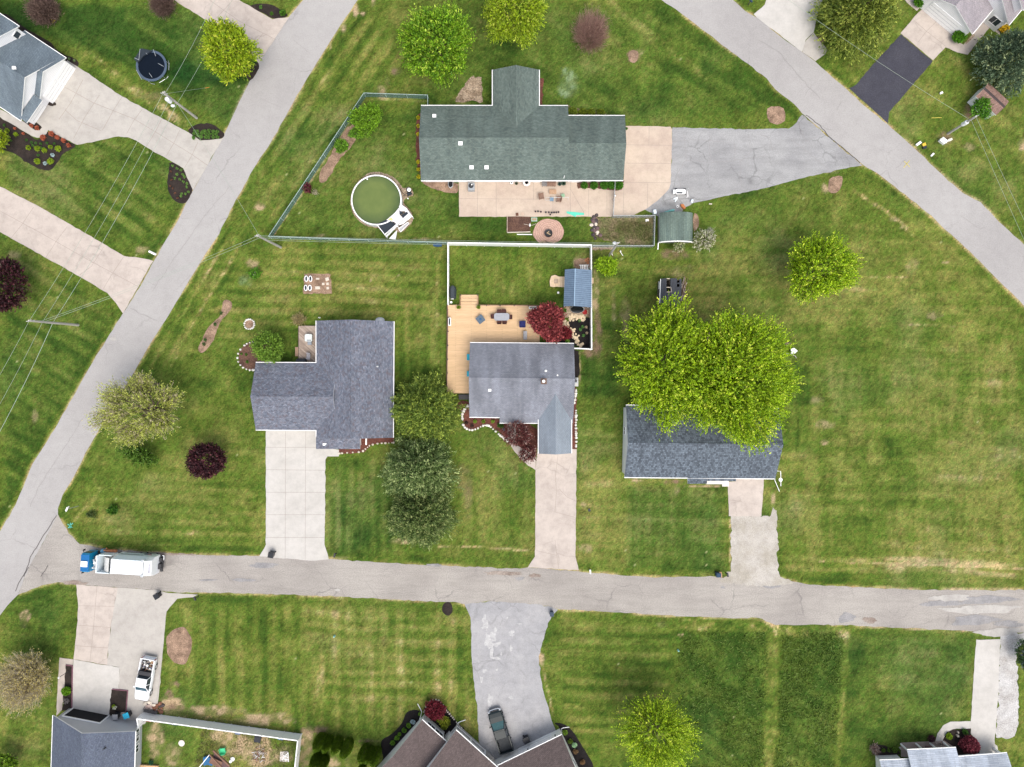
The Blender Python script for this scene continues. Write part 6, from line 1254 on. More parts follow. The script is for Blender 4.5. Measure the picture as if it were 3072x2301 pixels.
mb = MB(); vs = []; n_ = 16; p = W('j', 1470, 451, .03)
vs = [p + Vector((r_ * math.cos(k * 2 * math.pi / n_), r_ * 1.1 * math.sin(k * 2 * math.pi / n_), z_)) for r_, z_ in ((.1, 0), (.1, .1), (.16, .1), (.16, 0)) for k in range(n_)]; mb.add(vs, [(q_ * n_ + k, q_ * n_ + (k + 1) % n_, ((q_ + 1) % 4) * n_ + (k + 1) % n_, ((q_ + 1) % 4) * n_ + k) for q_ in range(4) for k in range(n_)]); tag(mb.build('hose_ring', TRIM), 'small white ring on the dark asphalt above the barrel shed', 'ring')
mb = MB(); mb.bar(W('j', 1945, 410, .05), W('j', 1990, 412, .05), .16, .08); mb.bar(W('j', 1950, 410, .11), W('j', 1985, 412, .11), .08, .04); tag(mb.build('plank', STN), 'short pale plank alone on the lawn right of the cart', 'plank')
o = thing('lamp_post', 'thin grey post with glass globe on the patio fence', 'lamp post', W('j', 530, 280)); mb = MB(); mb.cyl(W('j', 528, 290, 0), W('j', 528, 290, 1.3), .035, n=8); mb.build('post', GALV, o); mb = MB(); mb.lathe([(.03, 0), (.1, .06), (.1, .14), (.03, .2)], W('j', 528, 290, 1.3), n=12); mb.build('globe', TRIM, o)
ROCKD = M('dark_rock', (.075, .06, .06), var=.5, scale=3)
def rocks(label, t, pts, n, s, m, name='rock_pile'):
    mb = MB(); P_ = WL(t, pts); 
    for k in range(n):
        i = random.randrange(len(P_)); p = P_[i] + Vector((random.gauss(0, s), random.gauss(0, s), 0)); r_ = random.uniform(.12, .3); mb.lathe([(r_ * .8, -.05), (r_, r_ * .4), (r_ * .6, r_ * .8), (.03, r_ * .9)], p, n=7, sx=random.uniform(.7, 1.3), mi=random.randrange(len(m)))
    return tag(mb.build(name, m), label, 'rock pile')
rocks('heap of dark rocks at the left of the weedy bed', 'j', "215,610 210,650 220,690 235,740 230,800 240,860 245,900", 46, .25, [ROCKD, ROCKD, M('plum_rock', (.14, .09, .09)), STN])
# small things on lawns and streets
BINK = M('bin_black', (.018, .02, .026), rough=.4)
def bin_(label, t, x, y, rot, m=None, lid=None, group=None, h=1.0, s=1.0):
    o = thing('wheelie_bin', label, 'bin', W(t, x, y), group, local=True); m = m or BINK; q_ = .3 * s
    mb = MB(); mb.loft([[(-q_ * .8, -q_ * .75, .06), (q_ * .8, -q_ * .75, .06), (q_ * .8, q_ * .75, .06), (-q_ * .8, q_ * .75, .06)], [(-q_, -q_, h), (q_, -q_, h), (q_, q_, h), (-q_, q_, h)]]); mb.build('bin_body', m, o)
    mb = MB(); mb.box((.02, 0, h + .03), (q_ * 2.2, q_ * 2.1, .06)); mb.box((.02, 0, h + .075), (q_ * 1.5, q_ * 1.4, .03)); mb.build('lid', lid or m, o); mb = MB(); mb.tube([(-q_ * 1.1, -q_, h - .05), (-q_ * 1.25, 0, h), (-q_ * 1.1, q_, h - .05)], .025); mb.build('handle', m, o)
    for sy in (-1, 1): mb = MB(); mb.cyl((-q_ * .8, sy * q_ * .9, .12), (-q_ * .8, sy * q_ * 1.05, .12), .12, n=12); mb.build('wheel', RUB, o)
    o.rotation_euler = (0, 0, rot); return o
bin_('black wheelie bin on the slate house driveway apron', 10, 165, 1462, R(-100), s=1.15); bin_('black wheelie bin on the wide concrete drive near the garbage truck', 13, 1325, 225, R(-60), s=1.1)
bin_('dark bin by the street at the asphalt driveway mouth', 15, 426, 372, R(90), M('bin_slate', (.05, .07, .10)), s=.85); bin_('turquoise-lidded blue bin beside the open garage', 'k', 672, 160, R(20), BINK, M('bin_blue', (.03, .38, .58), rough=.4), s=1.2); bin_('dark bin with round lid by the open garage', 'k', 580, 170, R(0), BINK, M('bin_grey_lid', (.3, .3, .31)), s=1.1)
bin_('black bin standing by the garage wall near the dark pickup', 'c', 1552, 520, R(25), s=1.25); bin_('navy bin at the street by the gravel driveway', 15, 1795, 52, R(0), M('bin_navy', (.03, .06, .11)), s=.9)
bin_('black bin inside the white fence of the strewn yard', 'k', 1765, 355, R(-10), s=1.3)
def mailbox(label, t, x, y, rot, m=None):
    o = thing('mailbox', label, 'mailbox', W(t, x, y), local=True); mb = MB(); mb.bar((0, 0, 0), (0, 0, 1.05), .1); mb.build('post', M('post_dark', (.06, .05, .05)), o); m = m or DARKMET
    mb = MB(); mb.loft([[(xx, y_, z_) for y_, z_ in ((-.11, 1.05), (.11, 1.05), (.11, 1.2), (.06, 1.28), (-.06, 1.28), (-.11, 1.2))] for xx in (-.27, .27)]); mb.build('mail_box', m, o); o.rotation_euler = (0, 0, rot); return o
mailbox('dark mailbox on a post by the wide drive corner', 13, 1645, 240, R(-60)); mailbox('mailbox beside the slate house driveway at the street', 10, 690, 1462, R(80)); mailbox('white and black mailbox right of the grey house driveway', 15, 740, 20, R(95), TRIM); mailbox('black mailbox by the gravel driveway next to the navy bin', 15, 1865, 45, R(-80)); mailbox('mailbox beside the right-hand road at the top', 3, 2055, 42, R(130), M('mail_blue', (.03, .06, .09)))
mb = MB(); mb.box(W(15, 1825, 62, .25), (.3, .7, .5), rz=.1); mb.box(W(15, 1825, 62, .52), (.24, .6, .04), rz=.1); tag(mb.build('cardboard_box', M('cardboard', (.50, .30, .17))), 'tan cardboard box next to the navy bin at the street', 'cardboard box')
o = thing('newspaper_tube', 'white tube-like mailbox at the diagonal road by the pink driveway', 'mailbox', W(5, 1280, 555)); mb = MB(); mb.tube([W(5, 1235, 535, .95), W(5, 1290, 562, .95)], .15, n=12); mb.build('tube_box', TRIM, o); mb = MB(); mb.bar(W(5, 1275, 555, 0), W(5, 1275, 555, .85), .1); mb.build('post', TRIM, o)
o = thing('street_sign', 'street sign post with white plate at the road corner lawn', 'street sign', W(9, 655, 1065)); a = W(9, 650, 1070, 0); mb = MB(); mb.cyl(a, a + Vector((0, 0, 2.4)), .05, n=8); mb.build('post', GALV, o); mb = MB(); mb.box(a + Vector((0, 0, 2.35)), (.8, .04, .25), rz=1.1); mb.box(a + Vector((0, 0, 2.52)), (.5, .2, .05), rz=1.1); mb.build('sign_plate', TRIM, o)
def box3(name, label, cat, t, x, y, w, d, h, m, rot=0, group=None): mb = MB(); mb.box(W(t, x, y, h / 2), (w, d, h), rz=rot); mb.box(W(t, x, y, h + .015), (w * .9, d * .9, .03), rz=rot); return tag(mb.build(name, m), label, cat, group)
box3('utility_cabinet', 'large white utility cabinet at the foot of the white transformer pole', 'utility cabinet', 4, 1538, 1168, .85, .42, .8, TRIM, R(-38)); box3('utility_cabinet', 'small cream utility box right of the large white cabinet', 'utility cabinet', 4, 1592, 1160, .5, .3, .5, M('cream', (.7, .68, .55)), R(20))
box3('white_jug', 'white plastic jug by the right-hand road', 'jug', 4, 1335, 1190, .7, .32, .3, TRIM, R(35)); box3('yellow_bag', 'yellow and black bag beside the white jug', 'bag', 4, 1380, 1198, .4, .4, .3, M('yellow_bag', (.65, .45, .05)), .3); box3('black_bag', 'black bag lying against the yellow bag', 'bag', 4, 1385, 1220, .45, .4, .25, BLK, .3); box3('white_tub', 'slim white tub lying alone near the right-hand road', 'tub', 4, 1450, 1282, .5, .22, .2, TRIM, R(45))
box3('white_can', 'small white can on the lawn below the black driveway', 'can', 4, 1524, 770, .3, .26, .3, TRIM, .5)
o = thing('birdhouse', 'white peaked birdhouse by the stone ring beside the maple', 'birdhouse', W(8, 300, 1362)); mb = MB(); P_ = WL(8, "280,1345 305,1335 335,1360 308,1385 280,1380", .8); mb.prism(P_, .5, .8); mb.build('house_box', TRIM, o); mb = MB(); mb.bar(W(8, 303, 1362, 0), W(8, 303, 1362, .5), .1); mb.build('post', TRIM, o)
mb = MB(); mb.lathe([(.4, 0), (.42, .3), (.38, .34), (.3, .26), (.02, .24)], W(8, 250, 1305), n=20, sx=1.15, sy=.6); tag(mb.build('stone_trough', M('trough_brown', (.16, .11, .10))), 'oval brown trough above the white birdhouse', 'trough')
mb = MB(); mb.tube([W(8, 210, 1390, .1), W(8, 240, 1380, .12), W(8, 280, 1388, .12), W(8, 310, 1400, .1), W(8, 325, 1420, .1)], .06); tag(mb.build('edging_hoop', M('edging_grey', (.35, .33, .31))), 'curved grey edging below the white birdhouse', 'edging')
o = thing('mower', 'blue covered mower behind the long green fence', 'mower', W(6, 1525, 483)); mb = MB(); mb.prism(WL(6, "1488,475 1520,468 1560,473 1560,490 1525,495 1490,490", .5), .05, .5); mb.prism(WL(6, "1500,478 1545,476 1545,486 1505,488", .6), .5, .6); mb.build('cover', M('mower_blue', (.03, .08, .16)), o)
o = thing('meter_pipes', 'white pipe frame and dish at the right end of the navy-roofed house', 'meter', W(12, 190, 850)); mb = MB(); mb.tube([W(12, 150, 780, .9), W(12, 193, 783, .9), W(12, 195, 905, .9), W(12, 195, 905, .1)], .05); mb.build('pipe', TRIM, o); mb = MB(); mb.lathe([(.02, 0), (.2, .05), (.26, .14)], W(12, 190, 853, .8), n=16); mb.build('dish', TRIM, o); mb = MB(); mb.bar(W(12, 143, 855, .3), W(12, 183, 950, .1), .07); mb.build('loose_pipe', TRIM, o)
for i, (t, x, y, l) in enumerate(((14, 673, 570, 'small white-topped green marker in the middle lawn'), (15, 1474, 687, 'small teal-topped marker on the edge of the long grass'))):
    mb = MB(); p = W(t, x, y); mb.cyl(p, p + Vector((0, 0, .45)), .14, .1, n=10); mb.lathe([(.1, 0), (.05, .06)], p + Vector((0, 0, .45)), n=10); tag(mb.build('utility_marker', [M('marker_teal', (.30, .60, .55))]), l, 'marker')
box3('stump', 'dark stump in the lawn right of the grey house driveway', 'stump', 11, 740, 1105, .3, .35, .15, BLK, .4)
# strewn yard inside the long white fence
o = thing('playset', 'unfinished A-frame wooden playhouse with blue tarp inside', 'playhouse', W('k', 1380, 560)); A_ = W('k', 1340, 515, 1.6); 
mb = MB(); mb.bar(A_, W('k', 1240, 640, 1.2), .1, .14, mi=1); mb.bar(A_, W('k', 1450, 630, 1.4), .14, .16); mb.bar(W('k', 1370, 480, 1.0), W('k', 1510, 610, 1.0), .2, .2); mb.bar(W('k', 1345, 560, .5), W('k', 1440, 600, .5), .8, .1); mb.bar(W('k', 1300, 640, 1.3), W('k', 1420, 640, 1.3), .1); mb.build('beam', [M('red_timber', (.20, .11, .075)), TRIM], o)
mb = MB(); mb.prism(WL('k', "1285,540 1320,530 1375,560 1360,610 1320,600 1290,610", .4), .1, .4); mb.build('tarp', M('tarp_blue', (.03, .13, .28)), o); mb = MB(); mb.prism(WL('k', "1370,560 1380,490 1500,600 1500,640 1400,640", .1), .03, .1); mb.build('floor', M('plum_timber', (.12, .07, .07)), o)
chair('green plastic garden chair in the strewn yard', 'k', 1450, 482, R(100), M('chair_green', (.06, .55, .25), rough=.4), w=.75, d=.65, arms=True)
mb = MB(); mb.lathe([(.4, 0), (.42, .08), (.3, .1)], W('k', 1107, 417), n=22); tag(mb.build('round_slab', M('round_slab', (.66, .60, .55))), 'pale round slab on the green lawn patch', 'slab')
o = thing('white_fan', 'white plastic pedestal lying by the wooden playhouse', 'pedestal', W('k', 1530, 555)); mb = MB(); mb.lathe([(.28, 0), (.3, .1), (.1, .2)], W('k', 1535, 550, 0), n=14); mb.build('base', TRIM, o); mb = MB(); mb.lathe([(.2, 0), (.2, .2)], W('k', 1520, 568, .1), n=12); mb.build('stem', TRIM, o)
o = thing('swing_frame', 'small white swing seat frame on a pale slab', 'swing', W('k', 1965, 545)); mb = MB(); mb.prism(WL('k', "1935,490 2000,485 2005,575 1930,570"), 0, .04); mb.build('slab', M('slab_pale', (.58, .53, .5)), o); mb = MB()
for a, b in (((1950, 560), (2000, 495)), ((2000, 495), (2005, 575)), ((1960, 520), (2003, 540)), ((1955, 550), (2005, 560))): mb.bar(W('k', *a, .7), W('k', *b, .7), .07)
mb.build('frame', TRIM, o)
random.seed(31); mb = MB()
for k in range(46): p = W('k', random.gauss(1752, 26), random.gauss(510, 34), random.uniform(.03, .2)); a_ = random.uniform(0, 6.3); mb.bar(p, p + Vector((.45 * math.cos(a_), .45 * math.sin(a_), .05)), .06, mi=random.choice((0, 1, 2, 2)))
tag(mb.build('wood_heap', [JR, JW, M('ash_grey', (.3, .26, .23))]), 'scattered heap of burnt wood and ash in the strewn yard', 'wood heap')
for x, y, m, l in ((1010, 250, JB, 'blue crate at the foot of the fence, left of the lawn patch'), (1042, 256, JB, 'smaller blue tub right of the blue crate by the fence'), (820, 230, JR, 'reddish box in the near corner of the white fence'), (1565, 335, M('tarp_slate', (.12, .15, .25)), 'slate tarp bundle along the white fence middle'), (1925, 380, M('bundle_blue', (.1, .18, .3)), 'blue-grey bundle in the far corner of the white fence'), (1980, 384, M('bundle_plum', (.25, .15, .15)), 'plum-coloured bundle in the far corner of the white fence')):
    box3('yard_crate', l, 'crate', 'k', x + 15, y - 6, .7 if x != 1042 else .5, .35, .4, m, -.13)
o = thing('garden_bench', 'black metal swing bench outside the white fence by the pickup', 'bench', W('k', 840, 140)); mb = MB(); 
for a, b in (((785, 130), (895, 160)), ((785, 145), (890, 170)), ((790, 120), (785, 160)), ((890, 150), (888, 175)), ((780, 140), (800, 105)), ((835, 145), (835, 165))): mb.tube([W('k', *a, .8), W('k', *b, .8)], .035)
mb.build('frame', DARKMET, o); mb = MB(); 
for i in range(5): mb.bar(W('k', 790, 132 + 5 * i, .45), W('k', 885, 155 + 5 * i, .45), .08, .03)
mb.build('seat', DARKMET, o)
rocks('pinkish stone patch behind the black swing bench', 'k', "820,85 835,95 845,100 850,90", 22, .28, [M('pink_stone', (.5, .38, .33)), STN], name='stone_heap'); rocks('dark leaf and twig heap beside the black swing bench', 'k', "890,120 910,130 925,120 880,110", 26, .3, [ROCKD, JR], name='leaf_heap')
o = thing('lamp_post', 'thin lamp post in the narrow bed by the bottom left garage', 'lamp post', W(13, 575, 862)); a = W(13, 570, 862, 0); mb = MB(); mb.cyl(a, a + Vector((0, 0, 2.0)), .035, n=8); mb.build('post', DARKMET, o); mb = MB(); mb.lathe([(.03, 0), (.11, .05), (.11, .2), (.03, .26)], a + Vector((0, 0, 2.0)), n=8); mb.build('lantern', TRIM, o)
box3('deck_corner', 'corner of an orange timber deck at the bottom edge', 'deck', 'k', 830, 640, 2.6, 1.2, .3, M('orange_timber', (.55, .36, .2)), -.06)
box3('porch_bench', 'dark bench on the silver-roofed house porch', 'bench', 'f', 885, 298, 1.0, .3, .5, M('bench_plum', (.16, .08, .08))); o = thing('bicycle', 'bicycle leaning on the front porch of the silver-roofed house', 'bicycle', W('f', 1040, 245)); mb = MB()
for x in (1000, 1075):
    p = W('f', x, 250, .34); mb.tube([p + Vector((.33 * math.cos(k * math.pi / 8), .05, .33 * math.sin(k * math.pi / 8))) for k in range(17)], .025)
mb.build('wheel', RUB, o); mb = MB(); mb.tube([W('f', 1000, 250, .34), W('f', 1030, 250, .85), W('f', 1065, 250, .9), W('f', 1075, 250, .34)], .025); mb.tube([W('f', 1065, 215, 1.0), W('f', 1065, 270, 1.0)], .02); mb.build('frame', DARKMET, o)
lump('trellis_post', 'pale round stone cap in the front bed by the purple shrub', 'stone', 'f', "1275,125 1300,122 1305,145 1280,150", 0, .4, STN); lump('garden_stone', 'small pale stone standing higher in the same front bed', 'stone', 'f', "1285,75 1298,72 1302,95 1285,96", 0, .3, STN)
# stone edgings
def edging(label, t, txt, m=STN, step=.32, w=.16, name='stone_edging', closed=False):
    P_ = densify(WL(t, txt), step, .03, smooth=1, closed=closed); mb = MB()
    for p in P_: r_ = w * random.uniform(.7, 1.25); mb.lathe([(r_ * .9, 0), (r_, .1), (r_ * .6, .2), (.02, .22)], p, n=7, sx=random.uniform(.8, 1.3))
    return tag(mb.build(name, m), label, 'stone edging')
WST = M('white_stone', (.72, .69, .65), var=.2, scale=3)
edging('winding white stone edging of the red bed in front of the grey house', 'm', "110,590 150,650 240,685 340,660 430,610 500,595 560,610 640,680 740,770 870,870", WST, .28, .17); edging('short curved white stone edging at the grey house corner', 'm', "190,270 120,340 90,430 100,500", WST, .28, .2); edging('white stones along the grey house garage right side', 'm', "2030,350 2025,500 2030,700 2035,850 2030,960", WST, .3, .17); edging('pale stones beside the air conditioner slab of the grey house', 'm', "2030,0 2025,80 2015,150 2000,220", WST, .3, .16)
edging('pale stones edging the red bed of the slate house', 10, "715,635 800,628 900,622 940,590 970,565 1050,550 1110,550 1165,545", STN, .45, .15); edging('ring of pale stones round the mulch by the round green tree', 'S', "812,1025 780,1022 740,1030 716,1055 712,1080 725,1100 745,1110 765,1110", WST, .4, .14)
edging('small ring of pale stones around a planted hole in the lawn', 5, "2068,1097 2100,1110 2110,1140 2098,1170 2068,1182 2035,1172 2023,1140 2038,1108", WST, .3, .12, closed=True); edging('curved pale stone edging of the black bed with the maroon shrub', 'c', "490,260 520,190 570,135 630,130 680,170 720,240 790,320 840,380 1000,560", STN, .3, .12)
mb = MB(); mb.bar(W(13, 600, 820, .12), W(13, 595, 1180, .12), .09, .12); mb.bar(W(13, 545, 812, .12), W(13, 600, 818, .12), .09, .12); tag(mb.build('brick_edging', M('plum_edging', (.20, .09, .12))), 'plum-coloured edging of the narrow bed left of the garage drive', 'edging'); mb = MB(); mb.bar(W(13, 930, 1012, .12), W(13, 1058, 1024, .12), .09, .12); mb.bar(W(13, 1058, 1024, .12), W(13, 1044, 1200, .12), .09, .12); tag(mb.build('brick_edging', MATS['plum_edging']), 'plum-coloured edging of the square bed right of the garage drive', 'edging')
mb = MB(); mb.box(W(10, 935, 538, .3), (.12, .8, .5)); mb.box(W(10, 935, 538, .58), (.16, .9, .06)); tag(mb.build('white_trellis', TRIM), 'white trellis board in the red bed by the slate house', 'trellis')
o = thing('window_well', 'curved steel window well against the green house', 'window well', W(2, 1635, 1530)); mb = MB(); mb.lathe([(.5, 0), (.5, .3), (.44, .3), (.42, .02)], W(2, 1635, 1525, 0), n=22, sx=.7, sy=1.2); mb.build('rim', MATS['well_steel'], o); mb = MB(); mb.lathe([(.4, 0), (.41, .05)], W(2, 1635, 1525, .12), n=20, sx=.72, sy=1.2); mb.build('pit', DARK, o)
for i, (x, y, h_) in enumerate(((620, 1115, .7), (690, 1200, .4))): pass
o = thing('broken_post', 'pair of white broken stakes on the lawn beside the utility pole', 'stake', W(7, 1000, 545)); 
for a, b in (((992, 532), (1018, 572)), ((1000, 528), (1002, 545)), ((925, 545), (932, 570))): mb = MB(); mb.bar(W(7, *a, .15), W(7, *b, .05), .06); mb.build('stake', TRIM, o)
# ================================================================ TREES AND SHRUBS
LEAF = M_attr('leaf', 'lc', rough=.55, trans=.28, spec=.3)
BARK = M('bark', (.16, .12, .09), var=.4, scale=6)
def norm(a): return a / (np.linalg.norm(a, axis=-1, keepdims=True) + 1e-9)
def quads_mesh(name, P, U, V_, colr, parent=None, origin=None, mat=None):
    "diamond leaves centred on P with half axes U and V_"
    n = len(P); vs = np.stack([P - U, P + V_, P + U, P - V_], 1).reshape(-1, 3)
    org = np.array(ORIG[parent.name] if parent is not None else origin); vs = vs - org
    me = bpy.data.meshes.new(name); me.vertices.add(4 * n); me.vertices.foreach_set('co', vs.astype(np.float32).ravel())
    me.loops.add(4 * n); me.loops.foreach_set('vertex_index', np.arange(4 * n, dtype=np.int32))
    me.polygons.add(n); me.polygons.foreach_set('loop_start', np.arange(0, 4 * n, 4, dtype=np.int32)); me.update(calc_edges=True)
    at = me.color_attributes.new('lc', 'FLOAT_COLOR', 'CORNER'); c = np.concatenate([np.clip(colr, .002, 1), np.ones((n, 1))], 1)
    at.data.foreach_set('color', np.repeat(c, 4, axis=0).astype(np.float32).ravel()); me.materials.append(mat or LEAF)
    o = bpy.data.objects.new(name, me); COL.objects.link(o); ORIG[o.name] = Vector(org)
    if parent is not None: o.parent = parent
    else: o.location = Vector(org)
    return o
def foliage(c, rx, ry, rz, n, k, L, leaf, c1, c2, c3=None, lobes=12, lamp=.32, up=.55, spread=.35, low=-.35, inner=.45, flat=.5, tipl=.38, droop=0, wid=.45, seed=1, p3=.12, clump=0):
    g = np.random.default_rng(seed); c = np.array(c)
    d = norm(g.normal(size=(n * 3, 3))); d = d[d[:, 2] > low][:n]; n = len(d)
    ld = norm(g.normal(size=(lobes, 3)) * [1, 1, .7] + [0, 0, .25]); ld[0] = (0, .1, 1); ld[1] = (.35, -.3, .9); ld[2] = (-.4, .1, .9); ld = norm(ld); f = np.max(np.clip(d @ ld.T, 0, 1) ** (5 if lobes < 18 else 11) * g.uniform(.6, 1.0, lobes), axis=1); f = 1 - lamp + lamp * 1.25 * f
    if clump:      # gather shoots into boughs so that gaps open between them
        j = np.argmax(d @ ld.T, axis=1)
    rad = f * (inner + (1 - inner) * g.random(n) ** .6)
    base = c + d * rad[:, None] * [rx, ry, rz]
    if clump:
        ctr = c + ld[j] * [rx, ry, rz] * .72; base = base + (ctr - base) * clump
    dr = norm(d * [1, 1, .8] + [0, 0, up] + g.normal(size=(n, 3)) * spread)
    Ls = L * g.uniform(.55, 1.25, n); t = (np.arange(k) + .5) / k
    P = base[:, None, :] + dr[:, None, :] * (Ls[:, None] * t)[:, :, None]; P[:, :, 2] -= droop * (Ls[:, None] * t) ** 2
    P = P + g.normal(size=P.shape) * leaf * .38
    tone = g.random(n)[:, None, None]; col = np.array(c1) * (1 - tone) + np.array(c2) * tone
    if c3 is not None: pick = (g.random(n) < p3)[:, None, None]; col = np.where(pick, np.array(c3), col)
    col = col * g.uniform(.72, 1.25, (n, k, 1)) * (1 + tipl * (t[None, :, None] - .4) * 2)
    P = P.reshape(-1, 3); col = col.reshape(-1, 3); N = len(P)
    dd = np.repeat(dr, k, axis=0); a = norm(dd + g.normal(size=(N, 3)) * .7)
    nn = norm(g.normal(size=(N, 3)) * (1 - flat) + [0, 0, flat] + .3 * norm(P - c)); b = norm(np.cross(nn, a)); s = leaf * g.uniform(.6, 1.3, (N, 1))
    return P, a * s, b * s * wid, col
def trunk(root, base, top, r, limbs=6, spread=(2, 2, 1.5), seed=1, m=None):
    rd = random.Random(seed); mb = MB(); mid = base.lerp(top, .55) + Vector((rd.uniform(-.2, .2), rd.uniform(-.2, .2), 0)); mb.tube([base, base.lerp(mid, .5), mid, top], [r * 1.25, r, r * .75, r * .3], n=9)
    for i in range(limbs):
        a = i * 6.283 / limbs + rd.uniform(-.3, .3); s = base.lerp(top, rd.uniform(.35, .7)); e = top + Vector((spread[0] * math.cos(a) * rd.uniform(.5, .85), spread[1] * math.sin(a) * rd.uniform(.5, .85), rd.uniform(-.4, .6) * spread[2])); m_ = s.lerp(e, .5) + Vector((0, 0, -.2 * spread[2] * .3))
        mb.tube([s, m_, e], [r * .5, r * .33, r * .08], n=6)
    return mb.build('trunk', m or BARK, root)
def tree(label, t, x, y, z, rx, ry, rz, n, k, L, leaf, c1, c2, name='deciduous_tree', cat='tree', tr=.22, trunk_dxy=(0, 0), group=None, limbs=7, **kw):
    "x, y survey point of the crown centre which stands at height z"
    c = W(t, x, y, z); base = Z(c, 0) + Vector((*trunk_dxy, 0)); root = thing(name, label, cat, base, group)
    trunk(root, base, Z(c, z + rz * .25), tr, limbs, (rx, ry, rz), seed=int(x))
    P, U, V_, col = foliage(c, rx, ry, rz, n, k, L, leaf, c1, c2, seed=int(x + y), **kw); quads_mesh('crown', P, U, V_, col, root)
    return root
m = 1 / (K16 * PXM)     # metres per unit of the numbered survey frames (ground level)
LIME1, LIME2, LIME3 = (.11, .21, .007), (.33, .47, .012), (.52, .60, .06)
GR1, GR2, GR3 = (.06, .15, .008), (.19, .34, .013), (.34, .46, .05)
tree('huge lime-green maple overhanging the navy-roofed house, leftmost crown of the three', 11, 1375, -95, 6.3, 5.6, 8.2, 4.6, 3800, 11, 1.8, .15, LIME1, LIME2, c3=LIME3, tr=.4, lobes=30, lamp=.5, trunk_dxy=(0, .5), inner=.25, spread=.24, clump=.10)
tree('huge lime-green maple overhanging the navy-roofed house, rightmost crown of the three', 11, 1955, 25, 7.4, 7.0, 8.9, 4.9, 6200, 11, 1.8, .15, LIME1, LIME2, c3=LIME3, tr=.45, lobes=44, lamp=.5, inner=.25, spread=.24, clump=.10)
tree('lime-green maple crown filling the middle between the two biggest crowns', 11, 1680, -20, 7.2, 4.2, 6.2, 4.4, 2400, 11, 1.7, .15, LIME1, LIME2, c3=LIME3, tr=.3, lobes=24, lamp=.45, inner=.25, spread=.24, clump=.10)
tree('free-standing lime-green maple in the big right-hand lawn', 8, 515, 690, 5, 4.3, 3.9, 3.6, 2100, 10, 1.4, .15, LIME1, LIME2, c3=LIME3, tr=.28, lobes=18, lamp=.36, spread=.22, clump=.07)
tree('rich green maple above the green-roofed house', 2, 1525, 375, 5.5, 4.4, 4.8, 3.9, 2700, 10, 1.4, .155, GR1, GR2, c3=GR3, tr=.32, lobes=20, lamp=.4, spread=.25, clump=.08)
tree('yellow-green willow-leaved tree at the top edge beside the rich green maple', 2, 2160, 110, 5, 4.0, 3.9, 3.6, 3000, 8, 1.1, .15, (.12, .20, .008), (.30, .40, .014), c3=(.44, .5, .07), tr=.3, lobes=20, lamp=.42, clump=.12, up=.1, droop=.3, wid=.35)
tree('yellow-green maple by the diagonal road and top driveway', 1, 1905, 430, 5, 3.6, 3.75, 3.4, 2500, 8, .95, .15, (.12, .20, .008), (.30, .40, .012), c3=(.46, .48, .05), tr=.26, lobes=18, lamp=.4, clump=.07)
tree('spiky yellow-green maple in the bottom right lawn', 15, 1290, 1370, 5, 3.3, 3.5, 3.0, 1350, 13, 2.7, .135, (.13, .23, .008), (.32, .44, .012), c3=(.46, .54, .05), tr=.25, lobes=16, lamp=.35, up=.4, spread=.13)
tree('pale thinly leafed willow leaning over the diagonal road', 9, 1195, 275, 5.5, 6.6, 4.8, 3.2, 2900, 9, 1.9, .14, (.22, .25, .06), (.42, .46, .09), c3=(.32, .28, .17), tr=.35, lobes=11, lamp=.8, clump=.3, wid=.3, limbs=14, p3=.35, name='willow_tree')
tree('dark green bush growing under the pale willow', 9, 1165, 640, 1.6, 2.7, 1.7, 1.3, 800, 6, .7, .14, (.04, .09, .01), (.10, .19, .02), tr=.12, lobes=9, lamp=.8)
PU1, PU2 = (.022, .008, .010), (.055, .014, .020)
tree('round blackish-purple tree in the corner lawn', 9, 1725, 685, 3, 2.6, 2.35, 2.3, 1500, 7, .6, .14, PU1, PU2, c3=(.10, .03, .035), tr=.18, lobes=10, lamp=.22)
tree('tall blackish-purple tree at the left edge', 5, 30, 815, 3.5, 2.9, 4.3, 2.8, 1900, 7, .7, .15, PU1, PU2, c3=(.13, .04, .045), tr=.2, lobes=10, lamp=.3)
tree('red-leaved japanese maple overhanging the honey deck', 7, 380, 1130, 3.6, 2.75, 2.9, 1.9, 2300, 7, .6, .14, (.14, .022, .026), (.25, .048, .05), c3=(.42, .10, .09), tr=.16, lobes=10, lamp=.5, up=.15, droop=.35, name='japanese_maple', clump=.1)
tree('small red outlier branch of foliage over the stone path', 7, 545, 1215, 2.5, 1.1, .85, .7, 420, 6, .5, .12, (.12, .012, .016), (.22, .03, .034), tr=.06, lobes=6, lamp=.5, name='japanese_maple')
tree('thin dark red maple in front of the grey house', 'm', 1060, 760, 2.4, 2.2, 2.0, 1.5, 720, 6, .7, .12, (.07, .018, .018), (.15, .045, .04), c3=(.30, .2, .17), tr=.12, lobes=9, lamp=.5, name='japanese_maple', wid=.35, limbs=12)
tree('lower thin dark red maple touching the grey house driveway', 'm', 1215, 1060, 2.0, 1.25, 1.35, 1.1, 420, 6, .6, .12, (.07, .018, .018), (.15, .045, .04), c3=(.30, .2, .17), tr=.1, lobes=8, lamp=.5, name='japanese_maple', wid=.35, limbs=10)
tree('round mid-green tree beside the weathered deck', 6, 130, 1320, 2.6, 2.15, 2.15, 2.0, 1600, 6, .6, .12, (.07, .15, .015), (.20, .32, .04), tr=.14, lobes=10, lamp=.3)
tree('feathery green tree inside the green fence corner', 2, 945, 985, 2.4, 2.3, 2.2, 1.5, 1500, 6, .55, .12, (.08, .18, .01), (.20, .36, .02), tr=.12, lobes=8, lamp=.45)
tree('bright lime shrub just outside the white fence corner', 7, 880, 655, 1.9, 1.6, 1.25, 1.2, 900, 6, .45, .12, (.13, .25, .008), (.30, .44, .015), tr=.1, lobes=8, lamp=.4, name='shrub', cat='shrub')
